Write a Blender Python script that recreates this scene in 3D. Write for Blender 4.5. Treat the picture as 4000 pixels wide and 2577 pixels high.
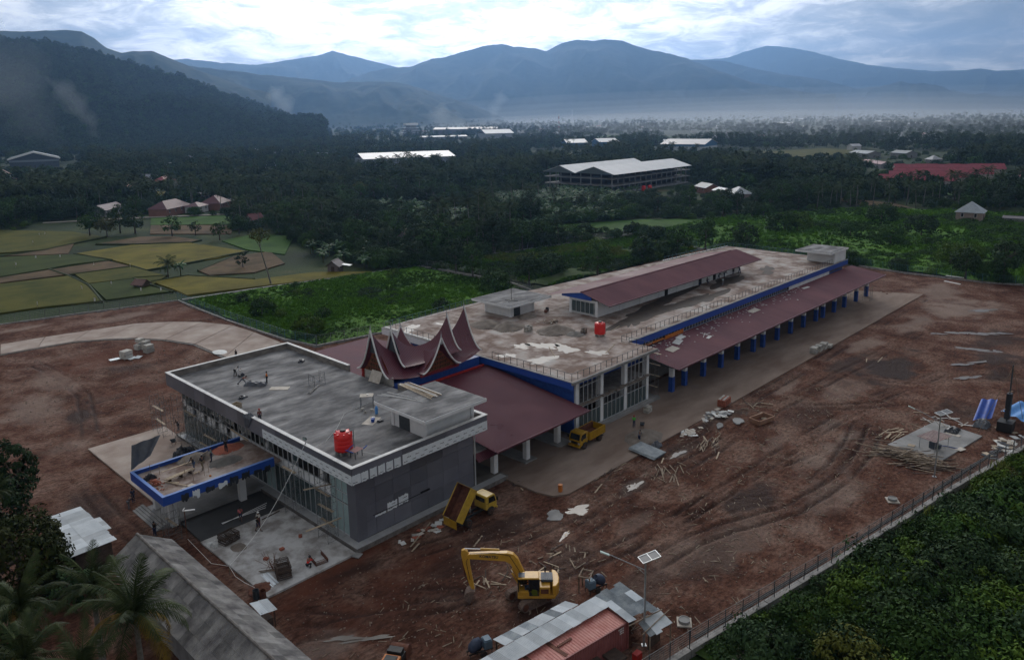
import bpy, math, random
import numpy as np
from mathutils import Vector, Matrix
SC = bpy.context.scene
for o in list(bpy.data.objects):
 bpy.data.objects.remove(o)
COL = SC.collection
PI = math.pi
rnd = random.Random(7)
nrs = np.random.RandomState(11)
# ------------------------------------------------------------------ camera
cam_d = bpy.data.cameras.new('camera')
cam = bpy.data.objects.new('camera', cam_d)
COL.objects.link(cam)
PITCH, YAW, ROLL = 0.2065, 0.7661, -0.0163
fw = Vector((math.cos(PITCH) * math.cos(YAW), math.cos(PITCH) * math.sin(YAW), -math.sin(PITCH)))
rt = Vector((math.sin(YAW), -math.cos(YAW), 0.0))
up = rt.cross(fw)
cr, sr = math.cos(ROLL), math.sin(ROLL)
rt2 = rt * cr + up * sr
up2 = up * cr - rt * sr
CAMPOS = Vector((-38.993, -59.84, 43.146))
cam.matrix_world = Matrix(((rt2.x, up2.x, -fw.x, CAMPOS.x), (rt2.y, up2.y, -fw.y, CAMPOS.y),
       (rt2.z, up2.z, -fw.z, CAMPOS.z), (0, 0, 0, 1)))
cam_d.sensor_fit = 'HORIZONTAL'
cam_d.sensor_width = 36.0
cam_d.lens = 26.91
cam_d.shift_y = -0.0529
cam_d.clip_start = 0.5
cam_d.clip_end = 60000.0
SC.camera = cam
# ------------------------------------------------------------------ render and exposure
SC.render.engine = 'CYCLES'
cy = SC.cycles
cy.use_denoising = True
try:
 cy.denoiser = 'OPENIMAGEDENOISE'
 cy.denoising_input_passes = 'RGB_ALBEDO_NORMAL'
except Exception:
 pass
cy.max_bounces = 5
cy.diffuse_bounces = 2
cy.glossy_bounces = 2
cy.transmission_bounces = 4
cy.transparent_max_bounces = 6
cy.volume_bounces = 0
cy.use_adaptive_sampling = True
cy.adaptive_threshold = 0.02
cy.sample_clamp_indirect = 4.0
SC.view_settings.view_transform = 'Standard'
SC.view_settings.look = 'None'
SC.view_settings.gamma = 1.0
SC.view_settings.use_curve_mapping = False
SC.view_settings.exposure = 0.18
# ------------------------------------------------------------------ world: Nishita sky under a broken overcast
SUN_AZ = YAW + 0.06          # direction towards the veiled sun, seen from the camera
SUN_EL = math.radians(24.0)
SUN = Vector((math.cos(SUN_EL) * math.cos(SUN_AZ), math.cos(SUN_EL) * math.sin(SUN_AZ), math.sin(SUN_EL)))
W = bpy.data.worlds.new('World')
SC.world = W
W.use_nodes = True
nt = W.node_tree
nt.nodes.clear()
def wn(t, **k):
 n = nt.nodes.new(t)
 for a, b in k.items():
  setattr(n, a, b)
 return n
def wl(a, b):
 nt.links.new(a, b)
def wmath(op, a, b=None, c=None):
 n = wn('ShaderNodeMath', operation=op)
 for i, v in enumerate((a, b, c)):
  if v is None:
   continue
  if isinstance(v, (int, float)):
   n.inputs[i].default_value = v
  else:
   wl(v, n.inputs[i])
 return n.outputs[0]
tc = wn('ShaderNodeTexCoord')
sep = wn('ShaderNodeSeparateXYZ')
wl(tc.outputs['Generated'], sep.inputs[0])
zc = wmath('MAXIMUM', sep.outputs[2], 0.0)
den = wmath('ADD', zc, 0.21)
px = wmath('DIVIDE', sep.outputs[0], den)
py = wmath('DIVIDE', sep.outputs[1], den)
cmb = wn('ShaderNodeCombineXYZ')
wl(px, cmb.inputs[0]); wl(py, cmb.inputs[1])
def wnoise(scale, detail, rough, dist=0.0, off=(0, 0, 0)):
 mp = wn('ShaderNodeMapping')
 mp.inputs['Location'].default_value = off
 wl(cmb.outputs[0], mp.inputs[0])
 n = wn('ShaderNodeTexNoise')
 n.inputs['Scale'].default_value = scale
 n.inputs['Detail'].default_value = detail
 n.inputs['Roughness'].default_value = rough
 n.inputs['Distortion'].default_value = dist
 wl(mp.outputs[0], n.inputs['Vector'])
 return n.outputs['Fac']
def wramp(f, pts):
 r = wn('ShaderNodeValToRGB')
 el = r.color_ramp.elements
 while len(el) < len(pts):
  el.new(0.5)
 for e, (p, c) in zip(el, pts):
  e.position = p
  e.color = (*c, 1) if len(c) == 3 else c
 wl(f, r.inputs[0])
 return r.outputs[0]
n_big = wnoise(1.3, 7, 0.56, 0.25, (3.3, 1.7, 0))
n_det = wnoise(5.2, 10, 0.64, 0.5, (7.1, -4.2, 0))
thick = wmath('ADD', wmath('MULTIPLY', n_big, 0.52), wmath('MULTIPLY', n_det, 0.48))
dot = wn('ShaderNodeVectorMath', operation='DOT_PRODUCT')
wl(tc.outputs['Generated'], dot.inputs[0])
dot.inputs[1].default_value = SUN
glow = wmath('POWER', wmath('MAXIMUM', dot.outputs['Value'], 0.0), 10.0)
cloudcol = wramp(thick, [(0.37, (15.0, 14.6, 13.9)), (0.455, (12.4, 12.1, 11.7)), (0.53, (6.6, 6.8, 7.1)), (0.62, (4.0, 4.5, 5.1))])
lit = wmath('ADD', wmath('MULTIPLY', glow, 2.5), 0.40)
cl = wn('ShaderNodeMixRGB', blend_type='MULTIPLY')
cl.inputs[0].default_value = 1.0
wl(cloudcol, cl.inputs[1])
cv = wn('ShaderNodeCombineColor')
for i in range(3):
 wl(lit, cv.inputs[i])
wl(cv.outputs[0], cl.inputs[2])
sky = wn('ShaderNodeTexSky', sky_type='NISHITA')
sky.sun_disc = False
sky.sun_elevation = SUN_EL
sky.sun_rotation = PI / 2 - SUN_AZ
sky.dust_density = 2.0
cover = wramp(thick, [(0.30, (0.25, 0.25, 0.25)), (0.42, (1, 1, 1))])
mx = wn('ShaderNodeMixRGB')
wl(cover, mx.inputs[0]); wl(sky.outputs[0], mx.inputs[1]); wl(cl.outputs[0], mx.inputs[2])
bg = wn('ShaderNodeBackground')
bg.inputs['Strength'].default_value = 0.10
wl(mx.outputs[0], bg.inputs['Color'])
wo = wn('ShaderNodeOutputWorld')
wl(bg.outputs[0], wo.inputs['Surface'])
sun_d = bpy.data.lights.new('sun', 'SUN')
sun_d.energy = 1.2
sun_d.angle = math.radians(24)
sun_d.color = (1.0, 0.95, 0.88)
sun = bpy.data.objects.new('sun', sun_d)
sun.rotation_euler = (-SUN).to_track_quat('-Z', 'Y').to_euler()
sun.location = (0, 0, 300)
COL.objects.link(sun)
# ------------------------------------------------------------------ materials
MATS = {}
def mat(name, c1, c2=None, scale=1.0, rough=0.8, metal=0.0, bump=0.0, bscale=6.0, detail=5, lo=0.35, hi=0.65,
  stretch=(1, 1, 1), c3=None, spec=0.4, rvar=0.0, trans=0.0, rot=0.0, local=False, attr=False, alpha=1.0, sheen=0):
 """principled material: colour ramps over noise in world (or object) space, optional bump, optional per-object shade"""
 if name in MATS:
  return MATS[name]
 m = bpy.data.materials.new(name)
 m.use_nodes = True
 t = m.node_tree
 b = t.nodes['Principled BSDF']
 b.inputs['Roughness'].default_value = rough
 b.inputs['Metallic'].default_value = metal
 b.inputs['Specular IOR Level'].default_value = spec
 b.inputs['Base Color'].default_value = (*c1, 1)
 if trans:
  b.inputs['Transmission Weight'].default_value = trans
 b.inputs['Alpha'].default_value = alpha
 L = t.links.new
 if local:
  g = t.nodes.new('ShaderNodeTexCoord'); vec = g.outputs['Object']
 else:
  g = t.nodes.new('ShaderNodeNewGeometry'); vec = g.outputs['Position']
 mp = t.nodes.new('ShaderNodeMapping')
 mp.inputs['Scale'].default_value = stretch
 mp.inputs['Rotation'].default_value = (0, 0, rot)
 L(vec, mp.inputs[0])
 col = None
 if c2 is not None:
  n = t.nodes.new('ShaderNodeTexNoise')
  n.inputs['Scale'].default_value = scale
  n.inputs['Detail'].default_value = detail
  n.inputs['Roughness'].default_value = 0.6
  L(mp.outputs[0], n.inputs['Vector'])
  r = t.nodes.new('ShaderNodeValToRGB')
  e = r.color_ramp.elements
  e[0].position = lo; e[0].color = (*c1, 1)
  e[1].position = hi; e[1].color = (*c2, 1)
  if c3 is not None:
   x = e.new(min(hi + 0.12, 1.0)); x.color = (*c3, 1)
  L(n.outputs['Fac'], r.inputs[0])
  col = r.outputs[0]
  if rvar:
   mr = t.nodes.new('ShaderNodeMapRange')
   mr.inputs['From Min'].default_value = lo; mr.inputs['From Max'].default_value = hi
   mr.inputs['To Min'].default_value = max(rough - rvar, 0.02); mr.inputs['To Max'].default_value = min(rough + rvar, 1)
   L(n.outputs['Fac'], mr.inputs['Value'])
   L(mr.outputs[0], b.inputs['Roughness'])
 if attr and col is None:
  rgb = t.nodes.new('ShaderNodeRGB'); rgb.outputs[0].default_value = (*c1, 1); col = rgb.outputs[0]
 if attr:   # each object (leaf mass, panel) a little different in shade
  oi = t.nodes.new('ShaderNodeObjectInfo')
  hs = t.nodes.new('ShaderNodeHueSaturation')
  mr2 = t.nodes.new('ShaderNodeMapRange')
  mr2.inputs['To Min'].default_value = 0.72; mr2.inputs['To Max'].default_value = 1.3
  L(oi.outputs['Random'], mr2.inputs['Value'])
  L(mr2.outputs[0], hs.inputs['Value'])
  L(col, hs.inputs['Color'])
  col = hs.outputs[0]
 if col is not None:
  L(col, b.inputs['Base Color'])
 if bump:
  n2 = t.nodes.new('ShaderNodeTexNoise')
  n2.inputs['Scale'].default_value = bscale
  n2.inputs['Detail'].default_value = 6
  L(mp.outputs[0], n2.inputs['Vector'])
  bp = t.nodes.new('ShaderNodeBump')
  bp.inputs['Strength'].default_value = bump
  bp.inputs['Distance'].default_value = 0.05
  L(n2.outputs['Fac'], bp.inputs['Height'])
  L(bp.outputs[0], b.inputs['Normal'])
 MATS[name] = m
 return m
def leafmat(name, c1, c2, scale=0.8, rough=0.75, lo=0.3, hi=0.7):
 """leaf: noise in colour, per-tree shade, a little light through the leaf"""
 m = mat(name, c1, c2, scale=scale, rough=rough, lo=lo, hi=hi, attr=True, spec=0.08, detail=3)
 b = m.node_tree.nodes['Principled BSDF']
 b.inputs['Subsurface Weight'].default_value = 0.0
 return m
M = {}
M['conc'] = mat('concrete', (0.19, 0.19, 0.19), (0.31, 0.31, 0.31), scale=0.35, rough=0.95, spec=0.15, bump=0.25, c3=(0.25, 0.25, 0.25))
M['roofconc'] = mat('roof_screed', (0.105, 0.105, 0.11), (0.235, 0.235, 0.24), scale=0.42, rough=0.9, lo=0.40, hi=0.60, detail=11, stretch=(0.6, 1.3, 1), bump=0.2, c3=(0.36, 0.36, 0.36), rot=0.15, spec=0.12)
M['deckconc'] = mat('deck_concrete', (0.16, 0.11, 0.09), (0.34, 0.29, 0.265), scale=0.30, rough=0.88, lo=0.40, hi=0.55, detail=12, bump=0.12, c3=(0.40, 0.385, 0.37), spec=0.15)
M['whitewall'] = mat('white_plaster', (0.62, 0.64, 0.66), (0.74, 0.75, 0.76), scale=0.6, rough=0.75)
M['capwhite'] = mat('parapet_cap', (0.55, 0.56, 0.56), (0.72, 0.72, 0.71), scale=1.2, rough=0.7)
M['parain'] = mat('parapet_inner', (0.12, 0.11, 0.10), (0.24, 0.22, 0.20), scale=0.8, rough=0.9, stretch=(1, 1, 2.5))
M['panel'] = mat('grey_panel', (0.105, 0.11, 0.135), (0.13, 0.135, 0.16), scale=0.4, rough=0.38, spec=0.5, attr=True)
M['film'] = mat('protective_film', (0.62, 0.68, 0.72), (0.72, 0.76, 0.79), scale=2.0, rough=0.5)
M['ink'] = mat('film_print', (0.03, 0.035, 0.05), rough=0.6)
M['blue'] = mat('blue_panel', (0.010, 0.055, 0.30), (0.014, 0.075, 0.36), scale=0.5, rough=0.4, spec=0.5)
M['bluepaint'] = mat('blue_paint', (0.010, 0.045, 0.24), (0.02, 0.075, 0.32), scale=2.0, rough=0.6)
M['maroon'] = mat('maroon_roof', (0.095, 0.026, 0.040), (0.125, 0.034, 0.05), scale=0.25, rough=0.36, rvar=0.12, spec=0.45, lo=0.3, hi=0.7)
M['maroondust'] = mat('dusty_maroon_roof', (0.12, 0.045, 0.062), (0.19, 0.085, 0.10), scale=0.16, rough=0.55, rvar=0.1, spec=0.25, stretch=(1.0, 0.5, 1), detail=8)
M['alu'] = mat('aluminium', (0.55, 0.58, 0.60), rough=0.42, metal=0.5)
M['glass'] = mat('window_glass', (0.05, 0.075, 0.08), rough=0.06, spec=0.8)
M['glassfilm'] = mat('filmed_glass', (0.30, 0.42, 0.43), (0.36, 0.48, 0.49), scale=0.8, rough=0.25, spec=0.6)
M['dark'] = mat('dark_void', (0.012, 0.012, 0.014), rough=0.9)
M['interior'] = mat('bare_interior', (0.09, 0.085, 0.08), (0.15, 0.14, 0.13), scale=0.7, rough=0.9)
M['tile'] = mat('plinth_tile', (0.30, 0.31, 0.325), (0.38, 0.385, 0.39), scale=0.8, rough=0.5)
M['plinth'] = mat('plinth_side', (0.10, 0.09, 0.085), (0.2, 0.19, 0.18), scale=1.5, rough=0.9)
M['steel'] = mat('galvanised_steel', (0.30, 0.32, 0.34), (0.42, 0.43, 0.44), scale=3.0, rough=0.45, metal=0.6)
M['darksteel'] = mat('painted_dark_steel', (0.035, 0.045, 0.055), (0.06, 0.07, 0.08), scale=3, rough=0.6)
M['rail'] = mat('teal_railing', (0.03, 0.12, 0.15), (0.06, 0.15, 0.18), scale=2, rough=0.5)
M['scaf'] = mat('scaffold_tube', (0.11, 0.12, 0.13), (0.20, 0.20, 0.20), scale=3, rough=0.6, metal=0.3)
M['bamboo'] = mat('weathered_timber', (0.15, 0.115, 0.085), (0.30, 0.24, 0.18), scale=3, rough=0.9, attr=True)
M['timber'] = mat('pale_timber', (0.32, 0.25, 0.18), (0.46, 0.38, 0.28), scale=2.5, rough=0.85, attr=True)
M['darktimber'] = mat('dark_timber', (0.05, 0.035, 0.03), (0.10, 0.07, 0.055), scale=3, rough=0.9, attr=True)
M['ply'] = mat('plywood', (0.40, 0.36, 0.31), (0.52, 0.48, 0.43), scale=1.5, rough=0.85)
M['sand'] = mat('sand', (0.13, 0.11, 0.095), (0.20, 0.17, 0.145), scale=1.2, rough=0.95, bump=0.4, bscale=4)
M['redtank'] = mat('red_polyethylene', (0.62, 0.012, 0.012), (0.68, 0.02, 0.018), scale=1.0, rough=0.38, spec=0.5)
M['red'] = mat('red_paint', (0.35, 0.02, 0.015), (0.25, 0.015, 0.012), scale=3, rough=0.5)
M['orange'] = mat('orange_paint', (0.50, 0.16, 0.02), (0.42, 0.12, 0.02), scale=2, rough=0.5)
M['yellow'] = mat('machine_yellow', (0.55, 0.30, 0.035), (0.42, 0.22, 0.03), scale=1.6, rough=0.42, local=True, lo=0.4, hi=0.75, spec=0.5)
M['truckyel'] = mat('truck_yellow', (0.55, 0.37, 0.05), (0.40, 0.26, 0.05), scale=2.2, rough=0.4, local=True, lo=0.42, hi=0.72, spec=0.5)
M['truckgold'] = mat('truck_gold', (0.42, 0.24, 0.012), (0.30, 0.17, 0.012), scale=2.2, rough=0.42, local=True, lo=0.42, hi=0.72, spec=0.5)
M['rust'] = mat('rusty_steel', (0.075, 0.025, 0.018), (0.15, 0.06, 0.035), scale=2.5, rough=0.85, local=True)
M['tyre'] = mat('tyre_rubber', (0.018, 0.017, 0.017), (0.05, 0.04, 0.035), scale=6, rough=0.9, local=True)
M['trackpad'] = mat('muddy_track_steel', (0.10, 0.072, 0.06), (0.20, 0.14, 0.115), scale=5, rough=0.85, local=True)
M['cabglass'] = mat('cab_glass', (0.012, 0.014, 0.016), rough=0.08, spec=0.7)
M['blackpl'] = mat('black_plastic', (0.015, 0.016, 0.018), rough=0.6)
M['slate'] = mat('slate_blue_cover', (0.045, 0.06, 0.085), (0.06, 0.075, 0.10), scale=4, rough=0.55)
M['chrome'] = mat('cylinder_rod', (0.75, 0.76, 0.78), rough=0.18, metal=0.9)
M['zinc'] = mat('zinc_sheet', (0.50, 0.545, 0.58), (0.64, 0.68, 0.71), scale=0.9, rough=0.42, metal=0.25, attr=True, spec=0.5)
M['zincold'] = mat('old_zinc_sheet', (0.17, 0.20, 0.225), (0.30, 0.33, 0.35), scale=1.1, rough=0.5, metal=0.3, attr=True, spec=0.5)
M['asbestos'] = mat('fibre_cement_sheet', (0.13, 0.125, 0.13), (0.30, 0.295, 0.285), scale=0.8, rough=0.95, spec=0.1, attr=True, stretch=(1, 1, 1), lo=0.32, hi=0.68)
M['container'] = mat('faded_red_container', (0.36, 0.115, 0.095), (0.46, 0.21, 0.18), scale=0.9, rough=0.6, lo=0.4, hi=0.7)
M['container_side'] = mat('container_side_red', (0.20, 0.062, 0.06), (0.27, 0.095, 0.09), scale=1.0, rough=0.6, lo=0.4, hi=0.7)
M['brick'] = mat('red_brick', (0.24, 0.07, 0.045), (0.32, 0.11, 0.07), scale=4, rough=0.9, attr=True)
M['stone'] = mat('site_stone', (0.10, 0.075, 0.06), (0.24, 0.19, 0.155), scale=3, rough=0.95)
M['block'] = mat('concrete_block', (0.30, 0.29, 0.27), (0.42, 0.41, 0.38), scale=2, rough=0.95, attr=True)
M['tarpblack'] = mat('black_tarpaulin', (0.012, 0.014, 0.02), (0.03, 0.035, 0.045), scale=2, rough=0.42)
M['tarpblue'] = mat('blue_tarpaulin', (0.015, 0.06, 0.32), (0.02, 0.09, 0.45), scale=2, rough=0.45)
M['tarpsky'] = mat('pale_blue_tarpaulin', (0.05, 0.20, 0.55), (0.10, 0.30, 0.62), scale=2, rough=0.45)
M['tarpgrey'] = mat('slate_tarpaulin', (0.075, 0.085, 0.105), (0.12, 0.13, 0.15), scale=2, rough=0.55)
M['white'] = mat('white_paint', (0.75, 0.75, 0.75), rough=0.6)
M['sack'] = mat('white_sack', (0.50, 0.52, 0.53), (0.62, 0.62, 0.60), scale=4, rough=0.8, attr=True)
M['carve'] = mat('carved_panel', (0.16, 0.045, 0.02), (0.24, 0.085, 0.03), scale=5, rough=0.7)
M['carveorange'] = mat('carved_motif_orange', (0.30, 0.11, 0.03), (0.38, 0.16, 0.05), scale=5, rough=0.6)
M['solar'] = mat('solar_cell', (0.05, 0.06, 0.075), rough=0.45, spec=0.3)
M['paleGreen'] = mat('pale_lamp', (0.55, 0.66, 0.62), rough=0.4)
M['bark'] = mat('bark', (0.06, 0.05, 0.04), (0.13, 0.11, 0.09), scale=3, rough=0.95)
M['palmbark'] = mat('palm_bark', (0.10, 0.095, 0.08), (0.19, 0.18, 0.16), scale=3, rough=0.95)
M['leaf_dark'] = leafmat('dark_leaf', (0.016, 0.036, 0.015), (0.042, 0.074, 0.030), scale=0.6)
M['leaf_mid'] = leafmat('mid_leaf', (0.018, 0.046, 0.010), (0.048, 0.098, 0.022), scale=0.6)
M['leaf_light'] = leafmat('light_leaf', (0.035, 0.075, 0.010), (0.085, 0.14, 0.02), scale=0.5)
M['leaf_olive'] = leafmat('olive_leaf', (0.045, 0.055, 0.010), (0.09, 0.095, 0.02), scale=0.5)
M['leaf_palm'] = leafmat('palm_leaf', (0.020, 0.040, 0.014), (0.058, 0.084, 0.032), scale=0.5)
M['leaf_palmnear'] = leafmat('near_palm_leaf', (0.014, 0.028, 0.009), (0.055, 0.072, 0.026), scale=1.2, rough=0.6)
M['leaf_dry'] = leafmat('dry_palm_leaf', (0.13, 0.085, 0.012), (0.26, 0.17, 0.03), scale=1.4, rough=0.6)
M['leaf_banana'] = leafmat('banana_leaf', (0.028, 0.065, 0.026), (0.065, 0.125, 0.05), scale=0.6, rough=0.55)
M['leaf_mango'] = leafmat('mango_leaf', (0.016, 0.032, 0.008), (0.05, 0.055, 0.014), scale=0.5)
M['skin'] = mat('skin', (0.16, 0.085, 0.055), rough=0.6)
M['hair'] = mat('black_hair', (0.01, 0.009, 0.008), rough=0.6)
# ------------------------------------------------------------------ mesh builder
class MB:
 def __init__(s):
  s.v = []; s.f = []
 def add(s, vs, fs):
  b = len(s.v)
  s.v.extend(tuple(p) for p in vs)
  s.f.extend(tuple(b + i for i in f) for f in fs)
  return s
 def box(s, c, d, rz=0.0, m=None):
  x, y, z = d[0] / 2, d[1] / 2, d[2] / 2
  vs = [Vector((i * x, j * y, k * z)) for k in (-1, 1) for j in (-1, 1) for i in (-1, 1)]
  if m is not None:
   vs = [m @ p for p in vs]
  if rz:
   ca, sa = math.cos(rz), math.sin(rz)
   vs = [Vector((p.x * ca - p.y * sa, p.x * sa + p.y * ca, p.z)) for p in vs]
  vs = [p + Vector(c) for p in vs]
  return s.add(vs, [(0, 2, 3, 1), (4, 5, 7, 6), (0, 1, 5, 4), (2, 6, 7, 3), (0, 4, 6, 2), (1, 3, 7, 5)])
 def bb(s, x0, x1, y0, y1, z0, z1):
  return s.box(((x0 + x1) / 2, (y0 + y1) / 2, (z0 + z1) / 2), (x1 - x0, y1 - y0, z1 - z0))
 def tube(s, p0, p1, r0, r1=None, n=6, cap=True):
  p0 = Vector(p0); p1 = Vector(p1)
  r1 = r0 if r1 is None else r1
  d = (p1 - p0)
  if d.length < 1e-6:
   return s
  d.normalize()
  a = d.orthogonal().normalized(); b = d.cross(a)
  vs = []
  for p, r in ((p0, r0), (p1, r1)):
   for i in range(n):
    t = 2 * PI * i / n
    vs.append(p + a * (r * math.cos(t)) + b * (r * math.sin(t)))
  fs = [(i, (i + 1) % n, n + (i + 1) % n, n + i) for i in range(n)]
  if cap:
   fs += [tuple(range(n))[::-1], tuple(range(n, 2 * n))]
  return s.add(vs, fs)
 def path(s, pts, r, n=6, radii=None):
  pts = [Vector(p) for p in pts]
  vs = []; prev = None
  for k, p in enumerate(pts):
   d = (pts[min(k + 1, len(pts) - 1)] - pts[max(k - 1, 0)]).normalized()
   if prev is None:
    a = d.orthogonal().normalized()
   else:
    a = (prev - d * prev.dot(d)).normalized()
   prev = a
   b = d.cross(a)
   rr = radii[k] if radii else r
   for i in range(n):
    t = 2 * PI * i / n
    vs.append(p + a * (rr * math.cos(t)) + b * (rr * math.sin(t)))
  fs = []
  for k in range(len(pts) - 1):
   for i in range(n):
    fs.append((k * n + i, k * n + (i + 1) % n, (k + 1) * n + (i + 1) % n, (k + 1) * n + i))
  fs += [tuple(range(n))[::-1], tuple(range((len(pts) - 1) * n, len(pts) * n))]
  return s.add(vs, fs)
 def quad(s, a, b, c, d):
  return s.add([a, b, c, d], [(0, 1, 2, 3)])
 def prism(s, poly, z0, z1):
  n = len(poly)
  vs = [(p[0], p[1], z0) for p in poly] + [(p[0], p[1], z1) for p in poly]
  fs = [(i, (i + 1) % n, n + (i + 1) % n, n + i) for i in range(n)]
  fs += [tuple(range(n))[::-1], tuple(range(n, 2 * n))]
  return s.add(vs, fs)
 def prismY(s, poly, y0, y1, m=None):
  """poly in (x,z), extruded along y"""
  n = len(poly)
  vs = [Vector((p[0], y0, p[1])) for p in poly] + [Vector((p[0], y1, p[1])) for p in poly]
  if m is not None:
   vs = [m @ p for p in vs]
  fs = [(i, (i + 1) % n, n + (i + 1) % n, n + i)[::-1] for i in range(n)]
  fs += [tuple(range(n)), tuple(range(n, 2 * n))[::-1]]
  return s.add(vs, fs)
 def lathe(s, prof, c=(0, 0, 0), n=20):
  vs = []
  for r, z in prof:
   for i in range(n):
    t = 2 * PI * i / n
    vs.append((c[0] + r * math.cos(t), c[1] + r * math.sin(t), c[2] + z))
  fs = []
  for k in range(len(prof) - 1):
   for i in range(n):
    fs.append((k * n + i, k * n + (i + 1) % n, (k + 1) * n + (i + 1) % n, (k + 1) * n + i))
  fs += [tuple(range(n))[::-1], tuple(range((len(prof) - 1) * n, len(prof) * n))]
  return s.add(vs, fs)
 def sheet(s, a, b, c, d, ribs=8, amp=0.02, seg=4, thick=0.006, rows=1):
  """corrugated sheet on the quad a-b-c-d; ribs run from a to d (b to c), waves step from a to b"""
  a, b, c, d = map(Vector, (a, b, c, d))
  nrm = (b - a).cross(d - a).normalized()
  nx = ribs * seg
  vs = []
  for j in range(rows + 1):
   v = j / rows
   for i in range(nx + 1):
    u = i / nx
    p = (a * (1 - u) + b * u) * (1 - v) + (d * (1 - u) + c * u) * v
    w = math.sin(2 * PI * u * ribs) * amp
    vs.append(p + nrm * w)
  fs = []
  for j in range(rows):
   for i in range(nx):
    k = j * (nx + 1) + i
    fs.append((k, k + 1, k + nx + 2, k + nx + 1))
  return s.add(vs, fs)
 def xf(s, m):
  s.v = [tuple(m @ Vector(p)) for p in s.v]
  return s
 def mesh(s, name, smooth=False):
  me = bpy.data.meshes.new(name)
  me.from_pydata(s.v, [], s.f)
  if smooth:
   me.polygons.foreach_set('use_smooth', [True] * len(me.polygons))
  me.update()
  return me
def tag(o, label=None, cat=None, group=None, kind=None):
 if label: o['label'] = label
 if cat: o['category'] = cat
 if group: o['group'] = group
 if kind: o['kind'] = kind
 return o
def put(name, mb, material, parent=None, world=False, smooth=False, label=None, kind=None):
 """link a mesh as ONE object; world=True: coordinates are world ones, made local to an unrotated parent"""
 me = mb if isinstance(mb, bpy.types.Mesh) else mb.mesh(name, smooth)
 if material is not None and len(me.materials) == 0:
  me.materials.append(material)
 o = bpy.data.objects.new(name, me)
 COL.objects.link(o)
 if parent is not None:
  o.parent = parent
  if world:
   root = parent
   off = Vector((0, 0, 0))
   while root is not None:
    off += root.location
    root = root.parent
   o.location = -off
 if label: o['label'] = label
 if kind: o['kind'] = kind
 return o
def inst(name, me, parent=None, loc=(0, 0, 0), rot=(0, 0, 0), scl=(1, 1, 1), label=None):
 o = bpy.data.objects.new(name, me)
 COL.objects.link(o)
 o.parent = parent
 o.location = loc; o.rotation_euler = rot; o.scale = scl
 if label: o['label'] = label
 return o
def thing(name, label, cat, loc=(0, 0, 0), rz=0.0, group=None):
 o = bpy.data.objects.new(name, None)
 COL.objects.link(o)
 o.empty_display_size = 0.5
 o.location = loc; o.rotation_euler = (0, 0, rz)
 return tag(o, label, cat, group)
def solo(name, mb, material, label, cat, group=None, smooth=False, loc=None, rz=0.0):
 o = put(name, mb, material, None, smooth=smooth)
 if loc is not None:
  o.location = loc
 o.rotation_euler = (0, 0, rz)
 return tag(o, label, cat, group)
def struct(name, mb, material, smooth=False):
 o = put(name, mb, material, None, smooth=smooth)
 o['kind'] = 'structure'
 return o
def copy_tree(o, parent=None, loc=None, rz=None, scl=None, label=None, group=None):
 c = o.copy(); COL.objects.link(c); c.parent = parent
 if loc is not None: c.location = loc
 if rz is not None: c.rotation_euler = (0, 0, rz)
 if scl is not None: c.scale = scl
 if label: c['label'] = label
 if group: c['group'] = group
 for ch in list(o.children):
  copy_tree(ch, c)
 return c
def _hash(ix, iy, seed):
 h = (ix * 374761393 + iy * 668265263 + seed * 974711) & 0x7fffffff
 h = ((h ^ (h >> 13)) * 1274126177) & 0x7fffffff
 return ((h ^ (h >> 16)) & 0xffff) / 65535.0
def vnoise(x, y, seed=0):
 xi = np.floor(x).astype(np.int64); yi = np.floor(y).astype(np.int64)
 fx = x - xi; fy = y - yi
 fx = fx * fx * (3 - 2 * fx); fy = fy * fy * (3 - 2 * fy)
 a = _hash(xi, yi, seed); b = _hash(xi + 1, yi, seed)
 c = _hash(xi, yi + 1, seed); d = _hash(xi + 1, yi + 1, seed)
 return (a * (1 - fx) + b * fx) * (1 - fy) + (c * (1 - fx) + d * fx) * fy
def fbm(x, y, oct=4, seed=0):
 s = np.zeros_like(x, dtype=float); a = 0.5
 for i in range(oct):
  s += a * vnoise(x * 2 ** i + i * 17.3, y * 2 ** i - i * 9.1, seed + i)
  a *= 0.5
 return s
def grid_mesh(name, X, Y, Z, mask=None):
 ny, nx = X.shape
 co = np.stack([X, Y, Z], -1).reshape(-1, 3)
 i = np.arange(ny * nx).reshape(ny, nx)
 q = np.stack([i[:-1, :-1], i[:-1, 1:], i[1:, 1:], i[1:, :-1]], -1).reshape(-1, 4)
 if mask is not None:
  q = q[mask.reshape(-1)]
 me = bpy.data.meshes.new(name)
 me.vertices.add(len(co)); me.vertices.foreach_set('co', co.astype(np.float32).ravel())
 me.loops.add(q.size); me.loops.foreach_set('vertex_index', q.astype(np.int32).ravel())
 me.polygons.add(len(q))
 me.polygons.foreach_set('loop_start', np.arange(0, q.size, 4, dtype=np.int32))
 me.polygons.foreach_set('loop_total', np.full(len(q), 4, dtype=np.int32))
 me.polygons.foreach_set('use_smooth', np.ones(len(q), dtype=bool))
 me.update(calc_edges=True)
 me.validate()
 return me
def in_poly(x, y, poly):
 r = np.zeros(np.shape(x), dtype=bool)
 n = len(poly)
 for i in range(n):
  x1, y1 = poly[i]; x2, y2 = poly[(i + 1) % n]
  c = ((y1 > y) != (y2 > y)) & (x < (x2 - x1) * (y - y1) / (y2 - y1 + 1e-12) + x1)
  r ^= c
 return r
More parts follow.
